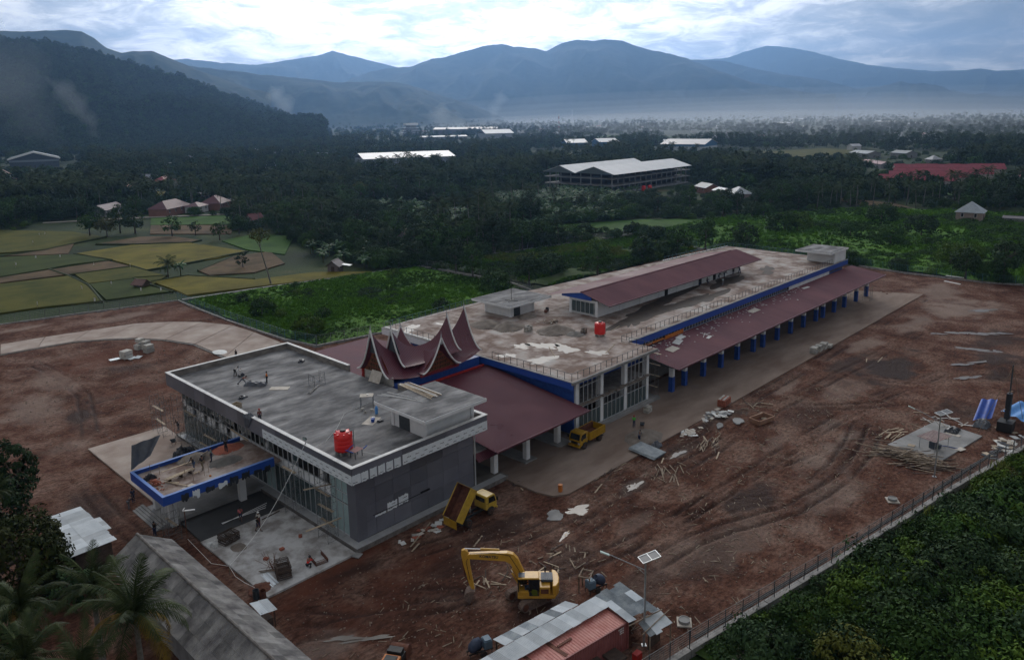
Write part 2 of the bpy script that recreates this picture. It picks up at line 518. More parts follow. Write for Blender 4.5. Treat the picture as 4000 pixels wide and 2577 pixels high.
def dist_poly(x, y, pts):
 d = np.full(np.shape(x), 1e9)
 for (x1, y1), (x2, y2) in zip(pts[:-1], pts[1:]):
  dx, dy = x2 - x1, y2 - y1
  t = np.clip(((x - x1) * dx + (y - y1) * dy) / (dx * dx + dy * dy + 1e-9), 0, 1)
  d = np.minimum(d, np.hypot(x - x1 - t * dx, y - y1 - t * dy))
 return d
# ================================================================== ground, terrain, fields
def attr_mat(name):
 """bare laterite: colour from wetness / dryness attributes and world-space noise"""
 m = bpy.data.materials.new(name); m.use_nodes = True
 t = m.node_tree; b = t.nodes['Principled BSDF']; L = t.links.new
 g = t.nodes.new('ShaderNodeNewGeometry')
 def noise(scale, detail=8, st=(1, 1, 1), rough=0.65):
  mp = t.nodes.new('ShaderNodeMapping'); mp.inputs['Scale'].default_value = st
  L(g.outputs['Position'], mp.inputs[0])
  n = t.nodes.new('ShaderNodeTexNoise'); n.inputs['Scale'].default_value = scale
  n.inputs['Detail'].default_value = detail; n.inputs['Roughness'].default_value = rough
  L(mp.outputs[0], n.inputs['Vector']); return n.outputs['Fac']
 def ramp(f, pts):
  r = t.nodes.new('ShaderNodeValToRGB'); e = r.color_ramp.elements
  while len(e) < len(pts): e.new(0.5)
  for q, (p, c) in zip(e, pts): q.position = p; q.color = (*c, 1)
  L(f, r.inputs[0]); return r.outputs[0]
 def mix(f, a, c):
  x = t.nodes.new('ShaderNodeMixRGB'); L(f, x.inputs[0]); L(a, x.inputs[1])
  if isinstance(c, tuple): x.inputs[2].default_value = (*c, 1)
  else: L(c, x.inputs[2])
  return x.outputs[0]
 base = ramp(noise(0.16, 12), [(0.34, (0.052, 0.023, 0.016)), (0.47, (0.100, 0.048, 0.034)), (0.60, (0.165, 0.105, 0.083))])
 fine = ramp(noise(2.1, 10, (0.7, 1.3, 1)), [(0.36, (0.42, 0.38, 0.36)), (0.58, (1.3, 1.28, 1.26))])
 mu = t.nodes.new('ShaderNodeMixRGB'); mu.blend_type = 'MULTIPLY'; mu.inputs[0].default_value = 0.85
 L(base, mu.inputs[1]); L(fine, mu.inputs[2])
 aw = t.nodes.new('ShaderNodeAttribute'); aw.attribute_name = 'wet'
 ad = t.nodes.new('ShaderNodeAttribute'); ad.attribute_name = 'dry'
 ar = t.nodes.new('ShaderNodeAttribute'); ar.attribute_name = 'red'
 c = mix(ar.outputs['Fac'], mu.outputs[0], (0.115, 0.042, 0.026))
 c = mix(ad.outputs['Fac'], c, (0.27, 0.215, 0.185))
 c = mix(aw.outputs['Fac'], c, (0.032, 0.018, 0.015))
 peb = noise(5.5, 2)
 pr = t.nodes.new('ShaderNodeValToRGB'); pr.color_ramp.elements[0].position = 0.70; pr.color_ramp.elements[1].position = 0.74
 L(peb, pr.inputs[0])
 c = mix(pr.outputs[0], c, (0.25, 0.20, 0.17))
 L(c, b.inputs['Base Color'])
 mr = t.nodes.new('ShaderNodeMapRange'); mr.inputs['To Min'].default_value = 0.97; mr.inputs['To Max'].default_value = 0.72
 L(aw.outputs['Fac'], mr.inputs['Value']); L(mr.outputs[0], b.inputs['Roughness'])
 b.inputs['Specular IOR Level'].default_value = 0.08
 bp = t.nodes.new('ShaderNodeBump'); bp.inputs['Strength'].default_value = 1.0; bp.inputs['Distance'].default_value = 0.22
 L(noise(2.6, 10), bp.inputs['Height']); L(bp.outputs[0], b.inputs['Normal'])
 return m
def ground_mat():
 m = bpy.data.materials.new('valley_floor'); m.use_nodes = True
 t = m.node_tree; b = t.nodes['Principled BSDF']; L = t.links.new
 g = t.nodes.new('ShaderNodeNewGeometry')
 def noise(s, d=6):
  n = t.nodes.new('ShaderNodeTexNoise'); n.inputs['Scale'].default_value = s; n.inputs['Detail'].default_value = d
  L(g.outputs['Position'], n.inputs['Vector']); return n.outputs['Fac']
 r = t.nodes.new('ShaderNodeValToRGB'); e = r.color_ramp.elements
 e[0].position = 0.36; e[0].color = (0.012, 0.024, 0.009, 1)
 e[1].position = 0.52; e[1].color = (0.022, 0.042, 0.012, 1)
 x = e.new(0.62); x.color = (0.042, 0.060, 0.018, 1)
 x = e.new(0.72); x.color = (0.075, 0.065, 0.035, 1)
 L(noise(0.035, 8), r.inputs[0])
 r2 = t.nodes.new('ShaderNodeValToRGB'); r2.color_ramp.elements[0].color = (0.55, 0.55, 0.55, 1); r2.color_ramp.elements[1].color = (1.3, 1.3, 1.3, 1)
 L(noise(0.9, 6), r2.inputs[0])
 mu = t.nodes.new('ShaderNodeMixRGB'); mu.blend_type = 'MULTIPLY'; mu.inputs[0].default_value = 0.8
 L(r.outputs[0], mu.inputs[1]); L(r2.outputs[0], mu.inputs[2])
 L(mu.outputs[0], b.inputs['Base Color'])
 b.inputs['Roughness'].default_value = 0.95; b.inputs['Specular IOR Level'].default_value = 0.15
 bp = t.nodes.new('ShaderNodeBump'); bp.inputs['Strength'].default_value = 0.8; bp.inputs['Distance'].default_value = 0.3
 L(noise(1.3, 6), bp.inputs['Height']); L(bp.outputs[0], b.inputs['Normal'])
 return m
g = MB(); S = 16000
g.quad((-S, -S, -0.3), (S, -S, -0.3), (S, S, -0.3), (-S, S, -0.3))
struct('ground', g, ground_mat())
# ---- the cleared building site
SITE = [(-90, 152), (0, 133.4), (35.6, 125.2), (35.0, 90), (36.6, 66), (60, 62), (104, 66), (178, 64), (181, 0), (181, -25), (76, -43.8), (54, -39.6),
  (30, -35.4), (10.2, -31.6), (-4, -28.8), (-30, -40), (-90, -60)]
xs = np.concatenate([np.arange(-90, -16, 0.9), np.arange(-16, 62, 0.26), np.arange(62, 181.5, 0.55)])
ys = np.concatenate([np.arange(-60, -46, 0.9), np.arange(-46, 4, 0.26), np.arange(4, 152.5, 0.8)])
X, Y = np.meshgrid(xs, ys)
RUTS = [[(-9.3, -0.3), (-4.6, -1.5), (1.4, -2.9), (8.1, -4.6), (16.0, -6.6), (23.6, -9.4), (32.9, -9.8), (46.9, -9.4), (64.0, -9.2), (86.2, -9.3), (118.3, -9.0), (150.5, -9)],
  [(-15.2, -5.5), (-10.2, -6.3), (-3.8, -9.9), (1.9, -12.5), (7.0, -15.2), (12.3, -17.0), (19.0, -18.8), (29.3, -20.0), (42.4, -20.9), (60.0, -21.5), (79.0, -23.4), (98.0, -27.2)],
  [(-10.5, -2.5), (-6.7, -7.6), (-1.8, -10.3), (2.9, -13.7), (6.8, -17.0)],
  [(-5.1, 1.2), (-2.5, -4.8), (-0.3, -9.1), (2.5, -11.8)],
  [(19.8, -20.8), (28.1, -20.7), (36.6, -23.9), (40.1, -26.3), (45.4, -27.5), (53.1, -27.6), (60.6, -26.4), (67.2, -25.1)],
  [(17.3, -22.5), (25.3, -23.4), (30.0, -24.8), (38.0, -28.2), (48.5, -29.3), (59.0, -28.6), (66.8, -27.0)],
  [(64.9, -9.4), (65.8, -13.9), (71.2, -20.0), (79.2, -26.4), (81.7, -34.4)],
  [(88.6, -9.5), (86.7, -17.5), (90.4, -24.9), (100.2, -33.0), (101.9, -38.0)],
  [(14.6, -14.0), (31.1, -13.2), (47.8, -14.0), (63.4, -13.7), (84.4, -14.9), (120, -17)],
  [(12.3, -18.1), (25.7, -20.1), (43.8, -20.8), (54.6, -23.7), (67.6, -27.8)],
  [(0.6, -4.1), (6.5, -6.1), (12.9, -9.6), (21.1, -10.9), (27.7, -15.5)],
  [(-3.1, 96.1), (-2.4, 88.4), (-2.2, 79.9), (-2.7, 71.4), (-6.1, 58.6), (-7.4, 53.7), (-10, 46)],
  [(-2.6, 67.4), (-0.8, 67.6), (3.4, 66.8), (12.0, 66.6), (24, 66)],
  [(-13, 46), (-13.4, 36), (-14, 28), (-13.6, 18)]]
near = (np.abs(X - 45) < 140)
ht = (fbm(X * 0.12, Y * 0.12, 4, 3) - 0.47) * 0.34 + (fbm(X * 0.9, Y * 0.9, 3, 9) - 0.44) * 0.16 + (fbm(X * 2.3, Y * 2.3, 2, 19) - 0.37) * 0.10
wet = np.zeros_like(X)
for k, r in enumerate(RUTS):
 dd = dist_poly(X, Y, r) + (fbm(X * 0.5, Y * 0.5, 2, 31 + k) - 0.37) * 0.35
 gauge = 0.95
 w = np.exp(-((dd - gauge) / 0.30) ** 2)
 ridge = np.exp(-((dd - gauge - 0.55) / 0.22) ** 2) + np.exp(-((dd - gauge + 0.5) / 0.22) ** 2)
 brk = np.clip((fbm(X * 0.16, Y * 0.16, 3, 50 + k) - 0.36) * 5, 0, 1)
 ht += (-0.17 * w + 0.09 * ridge) * (0.35 + 0.65 * brk)
 ht += w * 0.03 * np.sign(np.sin((X + Y) * 9.0))
 wet = np.maximum(wet, 0.85 * w * brk)
 wet = np.maximum(wet, 0.30 * np.clip(1 - dd / 2.2, 0, 1) * brk)
def blobs(lst, seed):
 a = np.zeros_like(X)
 for x0, y0, rx, ry, s in lst:
  q = np.hypot((X - x0) / rx, (Y - y0) / ry) + (fbm(X * 0.35, Y * 0.35, 4, seed) - 0.47) * 1.7
  a = np.maximum(a, s * np.clip((1.05 - q) * 1.8, 0, 1))
 return a
wet = np.maximum(wet, blobs([(13.2, -6.6, 5, 2, .8), (5.3, -8.2, 5, 2.5, .6), (6, -18.8, 5, 2, .8), (14.9, -16.5, 5, 3, .6), (95.8, -20, 14, 5, 1), (109, -33, 9, 5, .9),
  (93.6, -13.5, 8, 2.4, .8), (36.6, -23.9, 6, 2.4, .9), (57.7, -10, 5, 1.6, .9), (12.1, 68, 7, 3, .7), (-6.2, 62, 2.6, 6, .9), (-2.7, -1.6, 4, 1.6, .8), (66.7, -17.4, 7, 3, .5),
  (81.7, -34.4, 5, 3, .7), (22, -27, 6, 2.5, .5), (16, -24, 4, 2, .6), (44, -11, 6, 1.6, .7), (-15, 30, 3, 8, .7), (126, -29, 9, 5, .8), (30, -12, 4, 1.6, .7), (8, 80, 5, 3, .6), (53, -9.2, 4, 1, .9)], 71))
dry = blobs([(147, -18.4, 14, 7, .6), (126.6, -14.7, 8, 3, .5), (28.4, -26.6, 7, 2.6, .35), (53.4, -25, 6, 2, .45), (63.4, -22, 5, 2, .4), (61.4, -25.4, 4, 1.6, .5), (20.9, -24, 5, 2, .3), (-4, 84, 3, 9, .35),
  (-10, 72, 5, 7, .45), (2.7, 126, 8, 1.6, .5), (22, 120, 8, 3, .4), (42, -30, 9, 3, .35), (105.7, -12, 6, 2, .5), (8, -24.5, 5, 1.6, .3), (-9, -9, 3, 2, .4), (30.3, -12, 3.2, 1.0, .8),
  (41.5, -11.3, 2.4, .8, .9), (34.4, -11.3, 1.6, .6, .7), (-11, 52, 4, 3, .3), (80, -18, 8, 3, .3), (160, -10, 10, 6, .5), (55, -19, 6, 1.5, .3), (75, -11, 5, 1.2, .45), (24, -17, 4, 1, .25)], 83)
red = blobs([(-4, -1.2, 6, 2.4, .8), (3, -6, 6, 3, .5), (10, 90, 12, 8, .5), (5, 66, 9, 4, .5), (30, 110, 10, 6, .4), (-6, -8, 5, 3, .5), (12, -22, 6, 3, .3), (60, -14, 6, 2, .3)], 97)
clod = np.clip((fbm(X * 3.1, Y * 3.1, 2, 23) - 0.52) * 5, 0, 1)
ht += clod * 0.05
flat = np.clip(np.minimum(np.minimum(X + 10.5, 150 - X) / 1.5, np.minimum(Y + 8.6, 62 - Y) / 1.2), 0, 1)
road_in = flat * ((X > 19) | (Y > 0.0))
ht = ht * (1 - 0.95 * road_in) - 0.10 * road_in
ROAD_MID = [(-30, 117.5), (-5, 111.8), (2, 111), (9, 109.8), (15.8, 107.4), (20.8, 103), (24.9, 97.4), (28, 89.6), (28.2, 79.2), (28.4, 66)]
rd = dist_poly(X, Y, ROAD_MID)
ht = np.where(rd < 7.5, ht * 0.25 - 0.08, ht)
for hx, hy, hr, hh in [(128, -16, 5, .5), (4, 82, 3.2, .5), (168, -8, 6, .6), (96, -19, 7, -.35), (58, -9.6, 3, .3), (-1, 60, 2.2, -.25), (110, -36, 6, .9)]:
 ht += hh * np.exp(-(((X - hx) / hr) ** 2 + ((Y - hy) / hr) ** 2))
ht = np.maximum(ht, -0.27)
cx = (X[:-1, :-1] + X[1:, 1:]) / 2; cyy = (Y[:-1, :-1] + Y[1:, 1:]) / 2
me = grid_mesh('site_ground', X, Y, ht, in_poly(cx, cyy, SITE))
for nm, arr in (('wet', wet), ('dry', dry), ('red', red)):
 a = me.attributes.new(nm, 'FLOAT', 'POINT')
 a.data.foreach_set('value', np.clip(arr, 0, 1).astype(np.float32).ravel())
me.materials.append(attr_mat('laterite'))
site = bpy.data.objects.new('site_ground', me); COL.objects.link(site); site['kind'] = 'structure'
def gz(x, y):
 """height of the bare ground at a point"""
 j = min(max(int(np.searchsorted(xs, x)) - 1, 0), len(xs) - 2); i = min(max(int(np.searchsorted(ys, y)) - 1, 0), len(ys) - 2)
 return float(ht[i:i + 2, j:j + 2].mean())
# ---- concrete slabs and roads
M['dustconc'] = mat('dusty_concrete', (0.16, 0.115, 0.093), (0.265, 0.21, 0.178), scale=0.20, rough=0.95, spec=0.1, detail=10, stretch=(0.45, 1.3, 1), bump=0.2, c3=(0.28, 0.25, 0.225))
M['roadconc'] = mat('pale_road_concrete', (0.27, 0.21, 0.18), (0.42, 0.36, 0.32), scale=0.2, rough=0.92, spec=0.12, detail=10, bump=0.15, c3=(0.46, 0.44, 0.42))
M['apron'] = mat('apron_concrete', (0.25, 0.235, 0.225), (0.50, 0.50, 0.50), scale=0.38, rough=0.92, spec=0.12, lo=0.40, hi=0.58, detail=10, bump=0.25, c3=(0.46, 0.46, 0.46))
M['freshconc'] = mat('fresh_concrete', (0.045, 0.047, 0.05), (0.062, 0.063, 0.066), scale=0.5, rough=0.7, bump=0.1)
M['drain'] = mat('drain_concrete', (0.17, 0.165, 0.16), (0.34, 0.33, 0.32), scale=1.2, rough=0.9, bump=0.4)
b = MB(); b.prism([(22.0, -4.6), (22.6, -6.6), (24.2, -7.6), (60, -7.8), (156, -7.8), (149.5, 6.2), (19.6, 6.2), (19.6, 1.2), (22.0, 0.6)], -0.4, 0.10)
struct('concrete_road', b, M['dustconc'])
b = MB(); b.prism([(-9.5, 0.45), (0.3, 0.45), (0.3, 14.35), (-9.5, 14.35)], -0.4, 0.10)
struct('front_apron', b, M['apron'])
b = MB(); b.prism([(-9.4, 14.45), (0.3, 14.45), (0.3, 20.0), (-9.2, 20.0)], -0.4, 0.115)
struct('fresh_slab', b, M['freshconc'])
b = MB(); b.prism([(-9.4, 25.3), (0.5, 25.3), (0.8, 48.5), (-9.4, 48.5)], -0.4, 0.10)
struct('left_apron', b, M['roadconc'])
outer = [(-40, 124), (-20, 119.4), (-4.1, 115.6), (3.6, 114.7), (11.7, 113.0), (20.2, 111.2), (26.3, 106.5), (30.5, 101.0), (33.6, 93.3), (34.0, 84.8), (33.8, 73.9), (34.4, 62)]
inner = [(-42, 117), (-22, 112), (-5.9, 108.0), (0.3, 107.4), (6.3, 106.7), (11.4, 103.5), (15.8, 99.6), (19.4, 93.8), (22.1, 86.0), (22.2, 73.5), (22.3, 67), (22.4, 60)]
b = MB()
for k in range(len(outer) - 1):
 a0, a1, i0, i1 = Vector((*outer[k], 0)), Vector((*outer[k + 1], 0)), Vector((*inner[k], 0)), Vector((*inner[k + 1], 0))
 sh = 0.02
 p = [i0.lerp(i1, sh), i1.lerp(i0, 0), a1, a0.lerp(a1, sh)]
 b.prism([(q.x, q.y) for q in p], -0.4, 0.12)
struct('curved_road', b, M['roadconc'])
b = MB()
for k in range(2, len(inner) - 1):
 i0, i1 = Vector((*inner[k], 0)), Vector((*inner[k + 1], 0))
 n = (i1 - i0).normalized(); n = Vector((n.y, -n.x, 0))
 q0 = i0 + n * 0.5; q1 = i1 + n * 0.5
 b.prism([(q0.x, q0.y), (q1.x, q1.y), (i1.x, i1.y), (i0.x, i0.y)], -0.4, 0.02)
struct('road_drain', b, M['plinth'])
b = MB(); b.prism([(62.4, -30.2), (61.9, -36.8), (73.5, -38.6), (75.0, -32.5)], -0.3, 0.14)
struct('concrete_pad', b, M['conc'])
# ---- puddles: still water in the ruts
water = mat('muddy_water', (0.12, 0.10, 0.085), rough=0.28, spec=0.25)
def blob_poly(cx, cy, rx, ry, n=26, rot=0.0, seed=0, jag=0.45):
 r = random.Random(seed); ph = [r.uniform(0, 6.28) for _ in range(5)]; p = []
 for i in range(n):
  t = 2 * PI * i / n
  k = 1 + jag * (0.5 * math.sin(2 * t + ph[0]) + 0.35 * math.sin(3 * t + ph[1]) + 0.35 * math.sin(5 * t + ph[2]) + 0.25 * math.sin(8 * t + ph[3]))
  x, y = rx * k * math.cos(t), ry * k * math.sin(t)
  p.append((cx + x * math.cos(rot) - y * math.sin(rot), cy + x * math.sin(rot) + y * math.cos(rot)))
 return p
b = MB()
for i, (x, y, rx, ry, ro) in enumerate([(22.0, -10.8, 1.5, 0.8, -.6), (125.2, -22.5, 2.6, .9, -1.1), (127.4, -26.2, 2.4, .9, -1.2), (129.8, -28.6, 1.8, .7, -.9), (115.2, -26.6, 1.6, .7, -1.2), (115.6, -29.0, 1.9, .7, -1.1),
  (116.4, -31.2, .9, .6, 0), (104.6, -29, 2.2, .6, -.7), (107.4, -31.2, 2.2, .5, -.6), (98.0, -31.0, 2.2, .6, -.5), (30.8, -12.1, 1.5, .5, .1), (41.6, -11.4, 1.4, .42, .05), (-8.0, -9.6, 1.2, .35, -.6),
  (-6.5, -11.2, 1.6, .3, -.6), (17.0, -13.0, .8, .3, .2), (148, -22, 3, 1, -.8), (122, -20, 1.2, .5, -1)]):
 z = gz(x, y) + 0.06
 pol = blob_poly(x, y, rx, ry, 30, ro, i, 0.55)
 base = len(b.v); b.v.extend((p[0], p[1], z) for p in pol); b.f.append(tuple(base + k for k in range(len(pol))))
struct('water', b, water)
# ---- rice fields and plots on the flat beyond the fence
def field_mat(name, c1, c2, c3=None):
 return mat(name, c1, c2, scale=0.09, rough=0.95, detail=11, lo=0.33, hi=0.6, bump=0.9, bscale=1.8, c3=c3, spec=0.1)
FM = {'ripe': field_mat('ripe_rice', (0.075, 0.070, 0.012), (0.145, 0.125, 0.018), (0.12, 0.085, 0.03)),
  'half': field_mat('ripening_rice', (0.036, 0.047, 0.006), (0.085, 0.083, 0.013), (0.06, 0.06, 0.014)),
  'green': field_mat('green_rice', (0.022, 0.036, 0.006), (0.042, 0.060, 0.012)),
  'lush': field_mat('lush_green', (0.025, 0.065, 0.012), (0.050, 0.11, 0.018)),
  'stub': field_mat('stubble', (0.045, 0.036, 0.018), (0.125, 0.085, 0.05), (0.06, 0.07, 0.02)),
  'soil': field_mat('tilled_soil', (0.06, 0.038, 0.03), (0.10, 0.065, 0.05))}
FIELDS = [('ripe', [(42.6, 221.8), (61.2, 225.0), (77.3, 212.5), (81.6, 179.7), (69.5, 175.1), (58.6, 174.5), (46.8, 172.3), (46.0, 200.1)]),
 ('half', [(30.1, 182.4), (45.5, 181.2), (46.6, 158.9), (39.1, 149.5), (38.7, 163.1), (28.3, 165.6)]),
 ('ripe', [(40.7, 153.5), (50.6, 154.1), (60.5, 134.1), (76.9, 130.2), (88, 118), (82.3, 117.4), (59.3, 124.6), (39.8, 129.9), (40.5, 139.4)]),
 ('half', [(11.8, 184.1), (28.2, 181.4), (27.0, 162.8), (23.0, 140.6), (9.8, 145.1), (-20, 148), (-20, 190)]),
 ('green', [(28.2, 164.2), (38.6, 162.2), (38.0, 147.6), (38.6, 137.6), (24.3, 140.5)]),
 ('green', [(23.4, 234.6), (41.7, 220.5), (45.0, 199.7), (34.7, 200.9), (27.7, 198.6), (6.0, 194.8), (0, 236)]),
 ('half', [(41.0, 310.5), (59.0, 280.4), (62.5, 253.9), (49.9, 247.2), (38.0, 239.3), (20, 246), (8, 300)]),
 ('stub', [(53.7, 238.1), (71.4, 243.4), (80.0, 234.4), (82.5, 216.7), (78.1, 214.0), (62.2, 227.3)]),
 ('stub', [(56.2, 159.0), (74.2, 173.4), (86.8, 173.2), (78.7, 149.7), (65.7, 143.9), (55.2, 150.1)]),
 ('lush', [(87.0, 208.2), (103.0, 213.9), (109.5, 196.4), (87.0, 164.0), (83.4, 182.1)]),
 ('lush', [(97.8, 299.7), (106.5, 291.8), (126.8, 277.9), (111.2, 248.5), (95.5, 265.9), (87.8, 275.0)]),
 ('stub', [(87.5, 273.8), (110.0, 245.2), (97.3, 221.8), (77.0, 248.0)]),
 ('lush', [(144.2, 268.5), (153.8, 255.4), (135.5, 224.8), (126.0, 235.3)]),
 ('lush', [(162.6, 131.1), (194.0, 138.4), (226, 119.8), (252, 90), (182.9, 70.9), (197.3, 101.1), (186.7, 111.8)]),
 ('ripe', [(156.3, 125.2), (183.4, 119.1), (181.5, 110.5), (150.0, 116.0), (149.0, 117.7)]),
 ('ripe', [(142.7, 449.8), (159.8, 417.6), (143.7, 376.4), (126.5, 377.9), (126.8, 406.4)]),
 ('lush', [(153.9, 164.3), (163.2, 148.9), (152.9, 138.3), (137.4, 139.0)]),
 ('stub', [(10, 234), (24, 236.5), (37, 238.2), (49, 245.5), (40.5, 223.5), (24, 237)]),
 ('stub', [(5, 193.6), (27, 196.6), (35, 199.0), (44.5, 197.6), (45.6, 183.4), (29, 184.4), (6, 187)]),
 ('lush', [(400, 70), (436, 92), (428, 40), (390, 30)]),
 ('stub', [(330, 70), (352, 98), (345, 60), (322, 40)]),
 ('soil', [(122, 124), (136, 128), (141, 117.5), (120, 117)]),
 ('green', [(470, 480), (600, 470), (640, 380), (480, 400)]), ('half', [(700, 330), (860, 300), (800, 220), (680, 250)]), ('lush', [(1000, 820), (1250, 900), (1200, 700), (960, 700)])]
for i, (k, p) in enumerate(FIELDS):
 m2 = MB()
 m2.prism(p, -0.3, -0.02 + 0.012 * (i % 5) + (0.12 if k in ('ripe', 'half', 'green') else 0.04))
 struct('rice_field' if k in ('ripe', 'half', 'green') else 'field', m2, FM[k])
m2 = MB()
for ln in [[(23.0, 139.6), (27.6, 163), (28.2, 182.5), (27.6, 197.5)], [(39, 136.5), (38.9, 149), (39.2, 163.4), (46.9, 159)], [(46.2, 182), (46.2, 172), (60, 174), (82, 179)], [(41.5, 221), (46, 199)], [(45.6, 198.5), (28, 197)],
   [(63, 254), (50, 247), (38, 239), (22, 236)], [(54, 237.6), (62, 226.8), (78, 213.4), (83, 216)], [(28.8, 183), (46, 182)], [(40.5, 154), (51, 154.6), (60.8, 135)], [(56, 159.4), (74, 174)]]:
 pts = [Vector((x, y, -0.02)) for x, y in ln]
 m2.path(pts, 0.36, 6)
struct('path', m2, mat('bund_grass', (0.022, 0.036, 0.012), (0.04, 0.056, 0.018), scale=0.8, rough=0.95))
def meadow(name, poly, step, amp, mtl, z0=0.0, seed=0):
 px = np.array(poly); x = np.arange(px[:, 0].min(), px[:, 0].max() + step, step); y = np.arange(px[:, 1].min(), px[:, 1].max() + step, step)
 GX, GY = np.meshgrid(x, y)
 Z = z0 + (fbm(GX * 0.08, GY * 0.08, 4, seed) - 0.45) * amp + (fbm(GX * 0.8, GY * 0.8, 3, seed + 5) - 0.4) * amp * 0.5
 c1 = (GX[:-1, :-1] + GX[1:, 1:]) / 2; c2 = (GY[:-1, :-1] + GY[1:, 1:]) / 2
 me = grid_mesh(name, GX, GY, Z, in_poly(c1, c2, poly))
 me.materials.append(mtl)
 o = bpy.data.objects.new(name, me); COL.objects.link(o); o['kind'] = 'structure'
 return o
M['meadow'] = field_mat('meadow_grass', (0.028, 0.075, 0.010), (0.075, 0.175, 0.016), (0.07, 0.10, 0.025))
M['rough'] = field_mat('rough_grass', (0.018, 0.034, 0.010), (0.042, 0.075, 0.018), (0.085, 0.06, 0.035))
MEADOW_A = [(37.6, 124.4), (60, 121.5), (100.6, 114.2), (101, 94), (101.5, 78), (98, 66.5), (60, 62.6), (38.0, 66.6), (36.0, 90)]
MEADOW_B = [(104, 114), (142, 106.6), (188, 97.4), (182, 82), (178, 66), (150, 66), (106, 67)]
MEADOW_C = [(184, 82), (196, 100), (260, 96), (320, 60), (345, -20), (300, -60), (200, -60), (182.5, -24), (182.5, 20), (179.5, 64)]
meadow('meadow', MEADOW_A, 1.2, 0.9, M['meadow'], 0.0, 4)
meadow('meadow', MEADOW_B, 1.2, 0.9, M['rough'], 0.0, 14)
meadow('meadow', MEADOW_C, 2.0, 1.2, M['meadow'], 0.0, 24)
SCRUB = [(10.6, -32.2), (30, -36.2), (54, -40.4), (76, -44.6), (130, -38), (170, -40), (190, -110), (60, -110), (0, -70), (6, -40)]
meadow('scrub_ground', SCRUB, 1.5, 1.0, M['rough'], -0.15, 34)
m2 = MB()
for k in range(11):
 t = k / 10
 a = Vector((136 + 18.4 * t, 134.8 - 10 * t, -0.05)); c = Vector((127.5 + 21 * t, 119.2 - 2.4 * t, -0.05))
 m2.path([a, (a + c) / 2 + Vector((0, 0, .1)), c], 0.45, 6)
struct('field', m2, FM['green'])
M['lane'] = mat('village_lane', (0.30, 0.27, 0.24), (0.38, 0.35, 0.31), scale=0.5, rough=0.9)
def ribbon(name, pts, w, z, m, h=0.3):
 mb = MB(); P = [Vector((x, y, 0)) for x, y in pts]
 for k in range(len(P) - 1):
  d = (P[k + 1] - P[k]).normalized(); n = Vector((-d.y, d.x, 0)) * w / 2
  mb.prism([((P[k] - n).x, (P[k] - n).y), ((P[k + 1] - n).x, (P[k + 1] - n).y), ((P[k + 1] + n).x, (P[k + 1] + n).y), ((P[k] + n).x, (P[k] + n).y)], z - h, z)
 return struct(name, mb, m)
ribbon('path', [(36.8, 126.0), (58.8, 122.6), (82.5, 117.0), (101.4, 115.2)], 0.8, 0.16, M['drain'])
ribbon('road', [(60, 322), (99, 301.8), (115.3, 290.4), (128.7, 280.2), (137, 273.6)], 1.8, 0.14, M['lane'])
# ---- hills and mountain ranges
RANGES = {
'H1': ([(120, 1950, 205), (346, 1903, 211), (433, 1884, 212), (470, 1874, 212), (507, 1864, 208), (576, 1843, 197), (623, 1827, 184), (686, 1804, 161), (767, 1770, 133), (825, 1744, 108), (875, 1719, 88), (926, 1692, 64), (985, 1658, 35), (1045, 1621, 8)], 760, 900),
'H2': ([(656, 3676, 377), (863, 3631, 410), (948, 3610, 407), (1021, 3589, 414), (1139, 3553, 418), (1182, 3539, 392), (1223, 3524, 351), (1275, 3506, 335), (1346, 3479, 340), (1385, 3463, 344), (1431, 3444, 323), (1499, 3415, 288), (1577, 3379, 252), (1703, 3317, 195), (1820, 3260, 130)], 1300, 1500),
'H3': ([(1690, 4203, 360), (1823, 4147, 335), (2016, 4055, 307), (2252, 3929, 278), (2509, 3770, 243), (2666, 3660, 247), (2802, 3558, 238), (2915, 3466, 200), (3008, 3386, 150), (3118, 3286, 105), (3260, 3160, 30)], 1300, 900),
'H4': ([(3298, 7758, 630), (3442, 7695, 640), (3728, 7560, 606), (4019, 7409, 587), (4241, 7284, 626), (4537, 7103, 682), (4667, 7019, 730), (4756, 6958, 704), (4934, 6834, 647), (5111, 6702, 594), (5321, 6537, 526)], 2300, 1500),
'H5': ([(3559, 5354, 283), (3702, 5255, 365), (3815, 5174, 411), (3898, 5112, 431), (4061, 4984, 446), (4183, 4883, 499), (4301, 4779, 527), (4430, 4660, 573), (4506, 4587, 598), (4606, 4487, 616), (4678, 4412, 591), (4797, 4284, 575), (4854, 4219, 553), (4934, 4126, 608), (5012, 4032, 635), (5098, 3923, 622), (5150, 3855, 633), (5232, 3744, 619), (5330, 3604, 557), (5406, 3490, 524), (5514, 3318, 471), (5617, 3144, 382), (5758, 2881, 275), (5896, 2590, 201), (6016, 2303, 145)], 1700, 1500),
'H6': ([(9661, 6117, 719), (9907, 5713, 764), (10077, 5410, 781), (10182, 5210, 859), (10307, 4960, 922), (10426, 4708, 888), (10559, 4404, 812), (10682, 4101, 710), (10811, 3752, 618), (10925, 3411, 560), (11038, 3031, 512), (11134, 2664, 507), (11196, 2394, 485), (11258, 2090, 492), (11349, 1544, 452)], 2600, 1500),
'H7': ([(6877, 4345, 567), (7010, 4129, 560), (7155, 3875, 542), (7271, 3655, 468), (7412, 3363, 392), (7493, 3182, 362), (7568, 3001, 323), (7665, 2748, 235), (7726, 2575, 242), (7781, 2407, 295), (7843, 2200, 250), (7899, 1996, 186), (7963, 1733, 145), (8037, 1358, 131)], 1500, 1400)}
M['forest'] = mat('hill_forest', (0.010, 0.020, 0.010), (0.030, 0.048, 0.020), scale=0.02, rough=0.95, detail=10, lo=0.3, hi=0.7, spec=0.05, c3=(0.05, 0.06, 0.03))
HILLPTS = []
